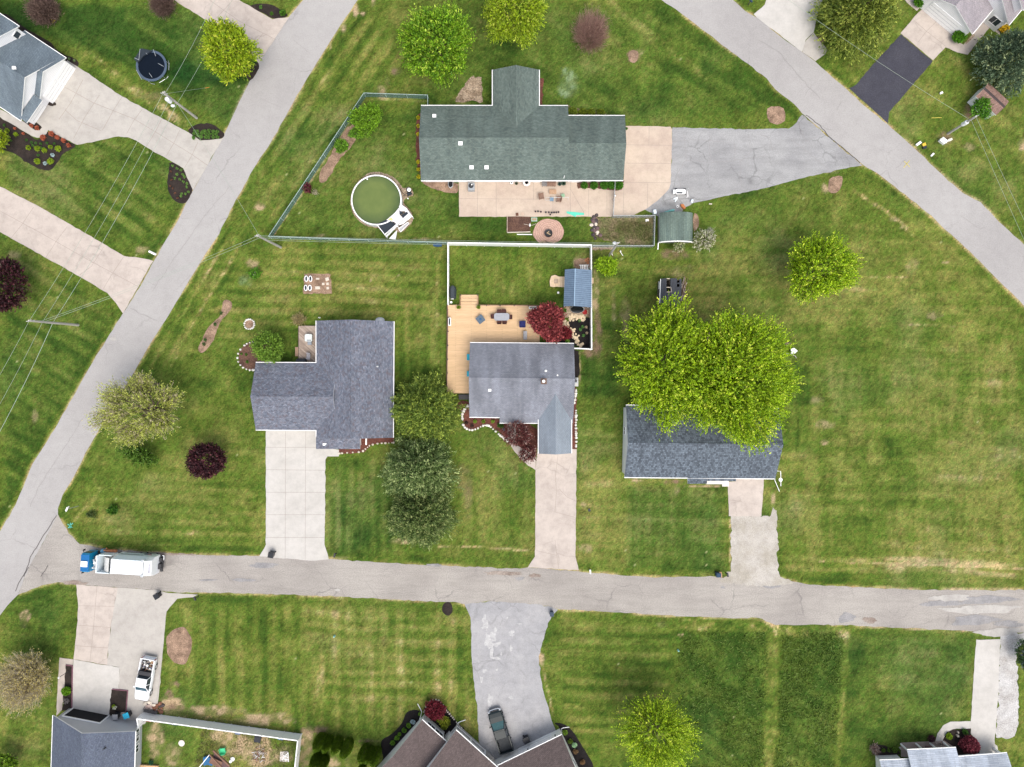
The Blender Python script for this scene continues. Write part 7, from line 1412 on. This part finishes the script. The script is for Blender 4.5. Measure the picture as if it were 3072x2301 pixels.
tree('white-blossomed tree beside the mossy barrel shed', 7, 1690, 440, 2.2, 1.7, 1.7, 1.3, 560, 6, .6, .11, (.40, .38, .28), (.62, .60, .48), c3=(.16, .2, .05), p3=.4, tr=.12, lobes=9, lamp=.6, name='blossom_tree', limbs=10); tree('smaller white-blossomed bush at the barrel shed gable', 7, 1480, 490, 1.6, .95, .75, .8, 260, 5, .4, .1, (.35, .36, .18), (.60, .58, .42), c3=(.14, .2, .05), p3=.4, tr=.06, lobes=7, lamp=.5, name='blossom_tree')
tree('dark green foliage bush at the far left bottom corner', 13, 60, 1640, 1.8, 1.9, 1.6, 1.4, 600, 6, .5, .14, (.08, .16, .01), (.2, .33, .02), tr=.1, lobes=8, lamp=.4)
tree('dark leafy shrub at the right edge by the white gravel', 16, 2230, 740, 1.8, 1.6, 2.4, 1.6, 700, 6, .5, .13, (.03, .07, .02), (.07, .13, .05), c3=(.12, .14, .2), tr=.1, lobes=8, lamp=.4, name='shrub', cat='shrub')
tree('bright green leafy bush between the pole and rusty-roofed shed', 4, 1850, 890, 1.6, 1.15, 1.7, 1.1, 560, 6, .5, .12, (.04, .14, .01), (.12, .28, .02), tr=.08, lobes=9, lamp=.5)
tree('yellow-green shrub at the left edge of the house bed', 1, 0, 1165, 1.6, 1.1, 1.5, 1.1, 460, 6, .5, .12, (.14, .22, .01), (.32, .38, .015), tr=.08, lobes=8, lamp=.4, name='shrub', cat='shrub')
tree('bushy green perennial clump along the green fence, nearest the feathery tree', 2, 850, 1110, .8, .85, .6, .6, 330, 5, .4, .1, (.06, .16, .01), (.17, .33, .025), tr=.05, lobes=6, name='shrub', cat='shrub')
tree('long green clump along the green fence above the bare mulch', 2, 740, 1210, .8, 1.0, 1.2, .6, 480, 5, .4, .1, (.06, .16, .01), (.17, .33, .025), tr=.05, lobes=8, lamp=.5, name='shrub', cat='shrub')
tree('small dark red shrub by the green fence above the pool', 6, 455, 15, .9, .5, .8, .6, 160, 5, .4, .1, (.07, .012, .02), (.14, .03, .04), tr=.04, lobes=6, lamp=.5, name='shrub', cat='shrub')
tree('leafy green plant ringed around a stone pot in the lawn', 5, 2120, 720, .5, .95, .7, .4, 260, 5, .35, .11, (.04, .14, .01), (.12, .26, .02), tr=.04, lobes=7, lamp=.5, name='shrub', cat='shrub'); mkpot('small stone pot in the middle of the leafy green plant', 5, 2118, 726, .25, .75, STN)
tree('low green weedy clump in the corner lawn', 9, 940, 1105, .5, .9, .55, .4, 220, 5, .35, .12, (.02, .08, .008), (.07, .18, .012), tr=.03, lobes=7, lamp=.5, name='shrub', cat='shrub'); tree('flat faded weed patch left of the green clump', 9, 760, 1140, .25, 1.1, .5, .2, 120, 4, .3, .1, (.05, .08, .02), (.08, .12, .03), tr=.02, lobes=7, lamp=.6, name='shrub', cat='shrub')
# conifers
def conifer(label, t, x, y, R_, H, n, k, L, leaf, c1, c2, c3=None, p3=.15, seed=1, asp=1.0, up=.25, top=.0, name='pine_tree', z0=1.2, droop=.1, wid=.3, blunt=.55):
    g = np.random.default_rng(seed); base = W(t, x, y, 0); root = thing(name, label, 'tree', base); mb = MB(); mb.tube([base, base + Vector((0, 0, H * .5)), base + Vector((0, 0, H * .93))], [.26, .17, .04], n=8); mb.build('trunk', BARK, root)
    u = 1 - g.random(n) ** .62 ; h = z0 + (H - z0) * u; th = g.uniform(0, 2 * math.pi, n); nl = 11; ph = g.uniform(0, 6.28, 4)
    lob = 1 + .10 * np.sin(nl * th + ph[0] + h * 1.7) + .08 * np.sin(5 * th + ph[1] - h) + .07 * np.sin(3 * th + ph[2] + .5 * h)
    r = np.maximum(R_ * (1 - u) ** blunt * lob - .35, 0) * (.25 + .75 * g.random(n) ** .5)
    base_a = np.stack([r * np.cos(th) * asp, r * np.sin(th), h], 1) + np.array(base)
    dr = norm(np.stack([np.cos(th), np.sin(th), up + 3.5 * u ** 2], 1) + g.normal(size=(n, 3)) * .32); Ls = L * g.uniform(.6, 1.2, n) * (1 - .45 * u); tt = (np.arange(k) + .5) / k
    P = base_a[:, None, :] + dr[:, None, :] * (Ls[:, None] * tt)[:, :, None]; P[:, :, 2] -= droop * (Ls[:, None] * tt) ** 2; P = P + g.normal(size=P.shape) * leaf * .5
    tone = g.random(n)[:, None, None]; col = np.array(c1) * (1 - tone) + np.array(c2) * tone
    if c3 is not None: col = np.where((g.random(n) < p3)[:, None, None], np.array(c3), col)
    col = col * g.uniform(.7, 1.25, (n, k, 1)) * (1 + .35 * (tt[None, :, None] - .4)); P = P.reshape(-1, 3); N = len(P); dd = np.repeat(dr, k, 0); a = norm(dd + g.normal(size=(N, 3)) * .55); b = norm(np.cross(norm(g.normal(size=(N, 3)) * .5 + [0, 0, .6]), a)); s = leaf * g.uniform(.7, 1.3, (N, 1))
    quads_mesh('crown', P, a * s, b * s * wid, col.reshape(-1, 3), root); return root
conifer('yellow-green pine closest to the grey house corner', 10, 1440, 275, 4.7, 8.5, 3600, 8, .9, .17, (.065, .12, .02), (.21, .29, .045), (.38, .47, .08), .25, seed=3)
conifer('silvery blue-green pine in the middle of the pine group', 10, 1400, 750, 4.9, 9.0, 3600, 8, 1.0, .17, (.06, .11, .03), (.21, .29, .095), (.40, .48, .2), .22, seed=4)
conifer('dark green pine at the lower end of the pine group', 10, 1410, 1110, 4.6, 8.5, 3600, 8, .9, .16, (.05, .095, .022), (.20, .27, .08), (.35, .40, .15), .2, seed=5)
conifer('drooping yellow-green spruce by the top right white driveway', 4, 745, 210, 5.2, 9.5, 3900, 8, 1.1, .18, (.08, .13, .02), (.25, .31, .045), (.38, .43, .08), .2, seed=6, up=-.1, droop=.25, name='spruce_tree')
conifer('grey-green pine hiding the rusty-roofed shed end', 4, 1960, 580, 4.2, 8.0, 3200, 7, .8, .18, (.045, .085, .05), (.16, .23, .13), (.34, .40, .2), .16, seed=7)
# bare and twiggy plants
def twiggy(label, t, x, y, z, rx, ry, rz, n, cols, w=.03, name='bare_shrub', cat='shrub', seed=1, leafn=0, leafc=((.3, .3, .05), (.4, .36, .1)), tr=.12, off=(0, 0)):
    g = np.random.default_rng(seed); c = np.array(W(t, x, y, z)); base = Vector((c[0] + off[0], c[1] + off[1], 0)); root = thing(name, label, cat, base)
    if tr > .1: trunk(root, base, Vector(c), tr, 9, (rx * .8, ry * .8, rz), seed=seed)
    b0 = np.array([base.x, base.y, max(.1, z - rz)]); d = norm(g.normal(size=(n, 3)) + [0, 0, .35]); e = c + d * [rx, ry, rz] * g.uniform(.7, 1.05, (n, 1)); s = b0 + (e - b0) * g.uniform(.15, .8, (n, 1)) + g.normal(size=(n, 3)) * .12
    e = s + (e - s) * g.uniform(.5, 1, (n, 1)) + g.normal(size=(n, 3)) * .1
    a = (e - s) / 2; bb = norm(np.cross(a, g.normal(size=(n, 3)))) * w * g.uniform(.5, 1.2, (n, 1)); cc = np.array(cols)[g.integers(0, len(cols), n)] * g.uniform(.7, 1.3, (n, 1))
    P, U, V_ = (s + e) / 2, a, bb
    # finer side twigs
    q = 4 * n; i = g.integers(0, n, q); o = s[i] + (e[i] - s[i]) * g.random((q, 1)); d2 = norm(norm(e[i] - s[i]) + g.normal(size=(q, 3)) * .55); l2 = g.uniform(.15, .45, (q, 1)) * min(1.2, rx * .5)
    P = np.concatenate([P, o + d2 * l2 / 2]); U = np.concatenate([U, d2 * l2 / 2]); V_ = np.concatenate([V_, norm(np.cross(d2, g.normal(size=(q, 3)))) * w * .55]); cc = np.concatenate([cc, np.array(cols)[g.integers(0, len(cols), q)] * g.uniform(.7, 1.3, (q, 1))])
    quads_mesh('twigs', P, U, V_, cc, root)
    if leafn:
        i = g.integers(0, len(P), leafn); pp = P[i] + U[i] * g.uniform(.2, 1, (leafn, 1)) + g.normal(size=(leafn, 3)) * .06; a = norm(g.normal(size=(leafn, 3))) * .09; b2 = norm(np.cross(a, g.normal(size=(leafn, 3)))) * .05; tn = g.random((leafn, 1)); quads_mesh('leaves', pp, a, b2, np.array(leafc[0]) * (1 - tn) + np.array(leafc[1]) * tn, root)
    return root
RB = [(.30, .17, .14), (.24, .14, .12), (.36, .24, .19)]; BR = [(.17, .11, .09), (.12, .08, .07), (.22, .15, .12)]; TN = [(.42, .34, .16), (.50, .42, .22), (.33, .26, .15)]; GY = [(.52, .46, .35), (.40, .35, .27), (.60, .52, .35)]
twiggy('hazy bare reddish shrub in the lawn above the green-roofed house', 3, 760, 245, 1.9, 2.9, 3.3, 1.7, 2600, RB, w=.018, seed=2, tr=.05, off=(-.2, -1.0))
twiggy('brown bare shrub at the top left with yellow blossoms beside it', 1, 350, 75, 1.6, 2.5, 2.2, 1.5, 2600, BR, w=.03, seed=3, tr=.05); twiggy('brown bare shrub at the top edge, next to the pink driveway', 1, 1335, 20, 1.5, 1.9, 2.1, 1.4, 2100, BR, w=.03, seed=4, tr=.05)
twiggy('small straw-coloured bare bush beside the weathered deck', 6, 372, 1100, .9, 1.2, 1.0, .8, 420, TN, w=.025, seed=5, tr=.05)
twiggy('greyish willow with yellow buds at the left edge', 13, 165, 960, 4, 3.9, 4.5, 2.9, 3000, GY, w=.03, name='willow_tree', cat='tree', seed=6, tr=.3, leafn=9000, leafc=((.42, .36, .11), (.60, .50, .20)))
twiggy('bare twigs and blossom shrub at the left end of the silver-roofed house', 'f', 125, 320, .8, .75, .9, .7, 300, [(.3, .2, .17), (.5, .42, .38), (.2, .12, .1)], w=.03, seed=7, tr=.04)
twiggy('grey bare twigs behind the pale willow at the road side', 9, 1170, 60, 4.5, 1.9, 1.5, 1.6, 500, GY, w=.03, name='bare_tree', cat='tree', seed=8, tr=.12); twiggy('grey bare twigs rising behind the white blossom', 7, 1740, 380, 1.8, .8, .9, .9, 220, [(.5, .48, .44), (.4, .36, .33)], w=.025, seed=9, tr=.04)
twiggy('small bare purple-grey shrub right of the dark red one by the fence', 6, 510, 45, .5, .5, .5, .4, 130, GY, w=.02, seed=10, tr=.03)
# mounded shrubs
_sh = [0]
def shrub(label, t, x, y, r, h, c1, c2, group=None, n=None, name='shrub', cat='shrub', leaf=None, zr=None, dense=1.0, lamp=.15, sy=1.0):
    _sh[0] += 1; leaf = leaf or max(.05, min(.1, r * .14)); n = n or int(min(900, max(40, 260 * r * r * dense / (leaf * 10) ** 2 * 1.0)))
    c = W(t, x, y, h * .5); P, U, V_, col = foliage(c, r * .88, r * .88 * sy, zr or h * .5, n, 5, r * .25, leaf, c1, c2, lobes=6, lamp=lamp, seed=_sh[0] * 7 + 3, wid=.6, low=-.3, inner=.5, flat=.6)
    return tag(quads_mesh(name, P, U, V_, col, None, origin=Z(c, 0)), label, cat, group)
G1, G2 = (.025, .085, .008), (.08, .20, .012); Y1, Y2 = (.13, .22, .01), (.28, .38, .015); O1, O2 = (.30, .07, .035), (.50, .15, .08); S1, S2 = (.30, .40, .42), (.45, .55, .55)
gb = 'shrubs in the left house bed'
for x, y, r in ((262, 1040, .3), (310, 1060, .33), (195, 1107, .2), (125, 1065, .18)): shrub({262: 'coral-orange shrub in the small notch beside the garage, left one', 310: 'coral-orange shrub in the small notch beside the garage, right one', 195: 'little coral shrub between the curved walk and the dark bed', 125: 'smallest coral shrub near the walk at the far left'}[x], 1, x, y, r, .5, O1, O2, gb)
for x, y, r, l in ((358, 1140, .42, 'large coral-orange shrub at the bend of the walk'), (428, 1110, .4, 'large coral-orange shrub nearest the driveway edge, first of the row'), (475, 1138, .34, 'coral-orange shrub second along the driveway edge row'), (527, 1165, .32, 'coral-orange shrub third along the driveway edge row'), (568, 1203, .30, 'coral-orange shrub last along the driveway edge row')): shrub(l, 1, x, y, r, .6, O1, O2, gb)
for x, y, r, l in ((60, 1085, .36, 'lime mound shrub near the walk at the far left of the dark bed'), (133, 1115, .34, 'green mound shrub right of the far left lime mound'), (88, 1163, .22, 'small green clump below the far left mounds'), (237, 1225, .36, 'lime mound shrub, leftmost of the middle row in the dark bed'), (311, 1230, .42, 'big lime mound shrub in the middle of the dark bed'), (370, 1245, .38, 'lime mound shrub right of the big middle mound'), (420, 1218, .3, 'yellow-green tuft between the middle mounds and the right end'), (484, 1232, .46, 'large leafy lime shrub at the right end of the dark bed'), (312, 1335, .44, 'large lime mound at the lower left of the dark bed'), (421, 1337, .46, 'large lime mound at the bottom of the dark bed')): shrub(l, 1, x, y, r, .6, Y1 if 'lime' in l or 'yellow' in l else G1, Y2 if 'lime' in l or 'yellow' in l else G2, gb)
for x, y in ((220, 1160), (262, 1180), (298, 1185), (340, 1190), (340, 1225), (272, 1205), (318, 1285), (36, 1035), (390, 1185), (450, 1190)): shrub('tiny green seedling clump in the dark left house bed', 1, x, y, .2, .25, (.03, .09, .02), (.08, .19, .03), 'seedlings in the left house bed')
for x, y, l in ((437, 1285, 'silver-blue ornamental disc plant, upper of the two'), (375, 1354, 'silver-blue ornamental disc plant, lower of the two')): shrub(l, 1, x, y, .28, .4, S1, S2, gb)
for i in range(22):
    a = random.Random(i); x, y = 1610 + (i % 7) * 31 + a.uniform(-8, 8), 1085 + (i // 7) * 24 + a.uniform(-6, 6); shrub('leafy green hosta clump in the half-moon bed by the roadside drive', 1, x, min(y, 1145), .24, .3, (.05, .13, .02), (.15, .30, .05), 'hostas in the half-moon bed')
for i, (x, y) in enumerate(((1430, 1370), (1468, 1395), (1500, 1410), (1466, 1443), (1515, 1445), (1530, 1465), (1450, 1475), (1490, 1485), (1520, 1505), (1550, 1520), (1545, 1548), (1560, 1590), (1535, 1605), (1505, 1605), (1500, 1625))): shrub('small round green plant in the teardrop bed by the road', 1, x, y, .19, .25, (.07, .15, .03), (.18, .32, .07), 'plants in the teardrop bed')
for x, y in ((1415, 1420), (1420, 1490), (1410, 1540), (1430, 1560), (1450, 1600), (1470, 1640)): shrub('reddish-brown seedling in the teardrop bed by the road', 1, x, y, .12, .2, (.12, .05, .03), (.2, .1, .06), 'red seedlings in the teardrop bed')
for x, y, l in ((440, 165, 'yellow blossoming shrub under the brown bare shrub'),): shrub(l, 1, x, y, .42, .7, (.45, .38, .01), (.68, .58, .03), lamp=.4)
shrub('grey-green sprig above the yellow blossoms', 1, 482, 120, .28, .6, (.08, .15, .05), (.15, .25, .1)); shrub('small green shrub in the bed behind the garage, left one', 1, 575, 488, .18, .3, (.12, .18, .06), (.2, .28, .12)); shrub('small green shrub in the bed behind the garage, right one', 1, 617, 503, .16, .3, (.12, .18, .06), (.2, .28, .12)); shrub('small shrub at the back of the white house', 1, 215, 275, .2, .3, G1, G2)
shrub('sprawling green plant in the top bed, left one', 2, 62, 62, .3, .4, (.05, .14, .02), (.14, .3, .05), lamp=.4); shrub('small green plant in the top bed, middle one', 2, 152, 112, .25, .3, G1, G2); shrub('big leafy plant in the top bed, right one', 2, 245, 108, .55, .5, G1, G2, lamp=.35)
# round bushes top right
shrub('large clipped round green bush by the pink driveway corner', 4, 1672, 300, .98, 1.4, (.035, .12, .006), (.09, .24, .01), n=1100, leaf=.09, cat='bush', name='bush'); shrub('clipped green bush at the top edge beside the walk', 4, 1342, 10, .85, 1.2, (.035, .12, .006), (.09, .24, .01), n=800, leaf=.09, cat='bush', name='bush')
shrub('golden yellow shrub at the white house front corner', 4, 2050, 240, .72, .8, (.42, .26, .01), (.6, .42, .02), lamp=.5, n=260); shrub('light green sprig next to the bright bush by the shed', 4, 1780, 895, .3, .4, (.12, .25, .03), (.2, .36, .05))
# green house beds
for i, y in enumerate((975, 1045, 1110)): shrub(f'golden shrub against the green house end wall, {("top", "middle", "lower")[i]} of the upper three', 2, 1368, y, .3, .5, (.35, .30, .01), (.55, .5, .02), 'golden shrubs by the green house')
for i, y in enumerate((1340, 1405, 1465)): shrub(f'golden shrub against the green house end wall, {("top", "middle", "bottom")[i]} of the lower three', 2, 1368, y, .3, .5, (.35, .30, .01), (.55, .5, .02), 'golden shrubs by the green house')
for i, (x, r) in enumerate(((600, .72), (685, .62), (755, .6), (835, .6))): shrub(('first', 'second', 'third', 'last')[i] + ' olive-green shrub from the left behind the green house', 3, x, 925 + i * 3, r, .9, (.06, .10, .006), (.16, .20, .012), 'olive shrubs behind the green house', n=380, sy=.75)
for i, (x, r) in enumerate(((698, .5), (780, .55), (865, .6), (925, .58), (985, .62))): shrub(('first', 'second', 'third', 'fourth', 'last')[i] + ' dark green shrub from the left along the patio side of the house', 3, x, 1535, r, .8, (.025, .10, .006), (.07, .2, .012), 'shrubs between patio and green house', n=380)
shrub('small green weed at the driveway corner of the green house', 3, 1047, 1065, .2, .3, G1, G2)
# deck pots
for x, l in ((212, 'left'), (486, 'right')): mkpot(f'potted plant on the deck, {l} of the two by the steps', 'h', x, 376, .2, .35, DARKMET, z0=.45, group='potted plants by the deck steps'); shrub(f'yellow-green plant in the pot, {l} of the deck steps', 'h', x, 374, .3, 1.6, (.1, .16, .01), (.22, .32, .02), zr=.3)
for x, y, l in ((1880, 560, 'top'), (1920, 645, 'middle upper'), (1893, 683, 'middle lower'), (1935, 765, 'bottom')): shrub(f'green hosta in the black bed by the white fence, {l} one', 'h', x, y, .24, .3, (.05, .14, .03), (.12, .27, .07), 'hostas in the black bed')
for x, y, l in ((1972, 650, 'upper'), (1980, 730, 'lower')): shrub(f'cream-leaved plant beside the white fence, {l} one', 'h', x, y, .2, .3, (.4, .33, .2), (.6, .5, .35))
shrub('dark green plant below the red maple beside the deck', 'h', 1480, 805, .3, .4, (.02, .07, .02), (.06, .15, .04)); shrub('yellow-green plant under the red maple at the roof edge', 'h', 1550, 850, .3, .4, Y1, Y2); shrub('bright green plant at the roof edge right of the red maple', 'h', 1715, 845, .36, .4, (.1, .22, .02), (.2, .38, .04)); shrub('dark green shrub left of the stone path top', 'h', 1665, 420, .4, .6, G1, G2)
for i, x in enumerate((313, 457, 616)): shrub(('left', 'middle', 'right')[i] + ' lime shrub of the three in the red bed before the grey house', 'm', x, 535, .27, .4, (.09, .18, .01), (.22, .35, .03), 'lime shrubs in the red bed')
for x, y, l in ((165, 560, 'left'), (262, 610, 'right')): shrub(f'dark bronze shrub near the stone edging, {l} one', 'm', x, y, .26, .35, (.03, .02, .015), (.08, .04, .03))
shrub('leafy green shrub at the grey house entry', 'm', 745, 600, .5, .6, G1, (.07, .16, .02), lamp=.4); shrub('small blue-grey boulder-like shrub at the entry', 'm', 800, 668, .2, .3, (.15, .17, .22), (.28, .3, .38))
for x, y, r in ((2040, 1390, .18), (2050, 1450, .22), (2000, 1385, .14)): shrub({2040: 'small green plant in the round stone-edged bed, top', 2050: 'small green plant in the round stone-edged bed, lower', 2000: 'small green plant in the round stone-edged bed, left'}[x], 5, x, y, r, .25, G1, G2)
for x, y in ((1832, 1048), (1782, 1140), (1700, 1270), (1690, 1306)): shrub({1832: 'dark green plant near the top of the long mulch strip', 1782: 'bronze plant in the middle of the long mulch strip', 1700: 'green plant low in the long mulch strip', 1690: 'lowest small plant of the long mulch strip'}[x], 5, x, y, .24, .3, (.03, .07, .02), (.08, .16, .03))
# bottom left beds
shrub('rounded lime shrub in the narrow bed by the garage drive', 13, 550, 1025, .62, .9, (.06, .16, .006), (.16, .32, .012), n=420); shrub('airy yellow-green plant in the square bed by the garage', 13, 945, 1150, .35, .5, Y1, Y2, lamp=.6); shrub('white-flowered plant in the square bed by the garage', 13, 952, 1165, .25, .6, (.5, .52, .4), (.7, .7, .6)); shrub('dark pot plant at the foot of the narrow garage bed', 13, 550, 1110, .4, .5, (.02, .03, .02), (.4, .35, .35)); shrub('dark green plant at the bottom edge by the house wall', 'k', 850, 580, .35, .5, (.01, .06, .03), (.03, .14, .06))
# black beds
tree('low maroon maple in the edged black bed', 'c', 600, 240, .9, 1.5, 1.35, .7, 620, 6, .4, .11, (.09, .008, .015), (.17, .018, .03), tr=.05, lobes=8, lamp=.3, name='japanese_maple')
shrub('olive shrub beside the maroon maple, upper left lobe', 'c', 650, 325, .55, .9, (.09, .13, .006), (.2, .25, .015), n=260); shrub('large olive-gold shrub in the black bed corner', 'c', 712, 360, .75, .9, (.12, .15, .008), (.25, .28, .02), n=360); shrub('lower olive-gold shrub against the brown-roofed house', 'c', 700, 410, .5, .8, (.1, .14, .008), (.22, .26, .02), n=220)
for i, (x, y) in enumerate(((458, 282), (330, 400), (285, 452), (238, 490), (210, 530), (165, 580))): shrub(('first', 'second', 'third', 'fourth', 'fifth', 'last')[i] + ' round green shrub going down the black bed on the left of the brown-roofed house', 'c', x, y, .36 if i != 3 else .28, .5, (.07, .17, .01), (.18, .34, .03), 'shrubs left of the brown-roofed house')
shrub('pale blue conifer shrub by the brown-roofed house wall', 'c', 376, 365, .36, .5, (.3, .4, .42), (.5, .6, .62))
for i, (x, y, c_) in enumerate(((1955, 475, ((.12, .22, .02), (.25, .38, .04))), (2008, 565, ((.06, .12, .01), (.14, .2, .02))), (2048, 603, ((.30, .5, .28), (.45, .65, .4))), (2062, 672, ((.18, .1, .05), (.3, .2, .1))), (2135, 782, ((.2, .11, .05), (.32, .2, .1))))): shrub(('lime variegated shrub', 'small olive shrub', 'pale mint shrub', 'tan grassy shrub', 'lowest tan grassy shrub')[i] + ' in the black bed right of the garage wing', 'c', x, y, .38, .45, *c_, group='shrubs right of the garage wing')
# bottom right
shrub('large clipped maroon round bush before the silver-roofed house', 16, 1758, 1470, 1.28, 1.9, (.09, .012, .02), (.19, .035, .05), n=1700, leaf=.1, name='bush', cat='bush'); shrub('lime round bush left of the maroon bush', 16, 1588, 1400, .45, .6, Y1, (.22, .32, .012), n=260); shrub('dark maroon mound at the foot of the curved walk', 16, 1440, 1420, .55, .6, (.04, .012, .02), (.09, .03, .04)); shrub('leafy green shrub in the front bed beneath the walk', 16, 1720, 1365, .55, .5, G1, (.07, .16, .02), lamp=.5)
for i, (x, r) in enumerate(((1042, .3), (1085, .27), (1135, .4))): shrub(('left', 'middle', 'right')[i] + ' round green shrub of the three by the silver-roofed house wall', 16, x, 1515, r, .6, (.05, .11, .01), (.13, .22, .02), 'round shrubs by the silver-roofed house')
# arborvitae hedge: tall columns seen from above
def arb(label, x, y, h, r, seed):
    base = W('o', x, y, 0); root = thing('arborvitae', label, 'conifer', base, 'arborvitae row by the brown-roofed house'); g = np.random.default_rng(seed); n = 1500
    mb = MB(); mb.tube([base, base + Vector((0, 0, h * .8))], [.1, .03], n=6); mb.build('trunk', BARK, root)
    u = g.random(n); th = g.uniform(0, 6.283, n); prof = np.sin(np.clip(u * .86 + .14, 0, 1) * math.pi) ** .45; rr = r * prof * (.85 + .2 * g.random(n)) * (1 + .1 * np.sin(3 * th + seed)); P = np.stack([rr * np.cos(th), rr * np.sin(th), .15 + u * h], 1) + np.array(base)
    k = 4; P = np.repeat(P, k, 0) + g.normal(size=(n * k, 3)) * .05; out = np.repeat(np.stack([np.cos(th), np.sin(th), np.full(n, .9)], 1), k, 0); a = norm(out + g.normal(size=P.shape) * .4); b = norm(np.cross(g.normal(size=P.shape), a)); s = g.uniform(.06, .12, (len(P), 1)); tn = g.random((len(P), 1)); quads_mesh('crown', P, a * s, b * s * .5, np.array((.05, .11, .006)) * (1 - tn) + np.array((.15, .24, .012)) * tn, root)
for i, (x, y, h, r, l) in enumerate(((330, 520, 3.9, .62, 'first arborvitae from the left in the back row of the left group'), (520, 580, 3.6, .55, 'second arborvitae from the left in the left group'), (740, 610, 3.6, .6, 'third arborvitae from the left in the left group'), (985, 660, 4.2, .66, 'fourth arborvitae, right end of the left group'), (1400, 800, 3.9, .66, 'first arborvitae of the right group'), (1530, 830, 3.8, .5, 'second arborvitae of the right group'), (1680, 860, 4.0, .6, 'third arborvitae of the right group by the black bed'),
    (220, 980, 3.6, .5, 'arborvitae at the far left of the front row'), (330, 1010, 3.6, .5, 'second arborvitae of the front row at the left'), (430, 1070, 3.2, .42, 'third arborvitae of the front row at the left'), (1330, 1220, 3.4, .45, 'lowest arborvitae of the right group at the bottom edge'))): arb(l, x, y, h, r, 50 + i)
# long grass tufts on the unmown strips
def tufts(name, label, polys, n, seed, c1, c2, hh=.22):
    g = np.random.default_rng(seed); out = []
    for txt in polys:
        pl_ = region(txt); xs = [p[0] for p in pl_]; ys = [p[1] for p in pl_]; x = g.uniform(min(xs), max(xs), n * 2); y = g.uniform(min(ys), max(ys), n * 2); k = inpoly(x, y, pl_); dens = fbm(x, y, 3.0, seed, 3); k &= g.random(len(x)) < np.clip(dens * 2.2 - .5, .1, 1); out.append(np.stack([x[k], y[k], np.zeros(k.sum())], 1)[:n])
    P = np.concatenate(out); n = len(P); d = norm(g.normal(size=(n, 3)) * [1, 1, .3] + [0, 0, .6]); s = hh * g.uniform(.5, 1.4, (n, 1)); b = norm(np.cross(d, g.normal(size=(n, 3)))) * s * .22; tn = g.random((n, 1)) * .6 + .4 * vnoise(P[:, 0], P[:, 1], 1.1, 3)[:, None]
    o = quads_mesh(name, P + d * s, d * s, b, np.array(c1) * (1 - tn) + np.array(c2) * tn, None, origin=(0, 0, 0)); tag(o, label, 'grass', kind='stuff')
tufts('long_grass', 'dark green long unmown grass in the lower right lots', ["1472,1372 1530,1364 1590,1372 1655,1366 1657,1450 1650,1560 1648,1700 1436,1700 1450,1570 1463,1450", "1692,1372 1750,1366 1822,1371 1818,1450 1808,1560 1800,1700 1672,1700 1684,1500"], 6500, 5, (.08, .14, .016), (.17, .25, .045))
tufts('weed_patch', 'scrubby dry weeds in the fenced bed and strewn yard', ["1285,478 1405,478 1405,520 1285,515", "440,1560 640,1600 630,1657 420,1657", "380,1535 640,1580 640,1600 400,1560"], 5000, 9, (.20, .16, .08), (.10, .15, .03), .12)
# ---- every member of a row or cluster says where it stands in it
ORD = "first second third fourth fifth sixth seventh eighth ninth tenth eleventh twelfth thirteenth fourteenth fifteenth sixteenth seventeenth eighteenth nineteenth twentieth twenty-first twenty-second".split()
for grp, base, ax in (('hostas in the half-moon bed', 'leafy green hosta clump in the half-moon bed, {} from the left', 0), ('plants in the teardrop bed', 'small round green plant in the teardrop bed, {} from the top', 1),
    ('logs by the white fence', 'short split log below the brick circle, {} from the left', 0), ('dark pots in a row on the patio', 'small dark pot in the patio edge row, {} from the left', 0),
    ('seedlings in the left house bed', 'tiny green seedling in the dark left house bed, {} from the left', 0), ('red seedlings in the teardrop bed', 'reddish-brown seedling in the teardrop bed, {} from the top', 1)):
    ms = sorted([o for o in COL.objects if o.get('group') == grp and o.parent is None], key=lambda o: o.location.x if ax == 0 else -o.location.y)
    for i, o in enumerate(ms): o['label'] = base.format(ORD[i])
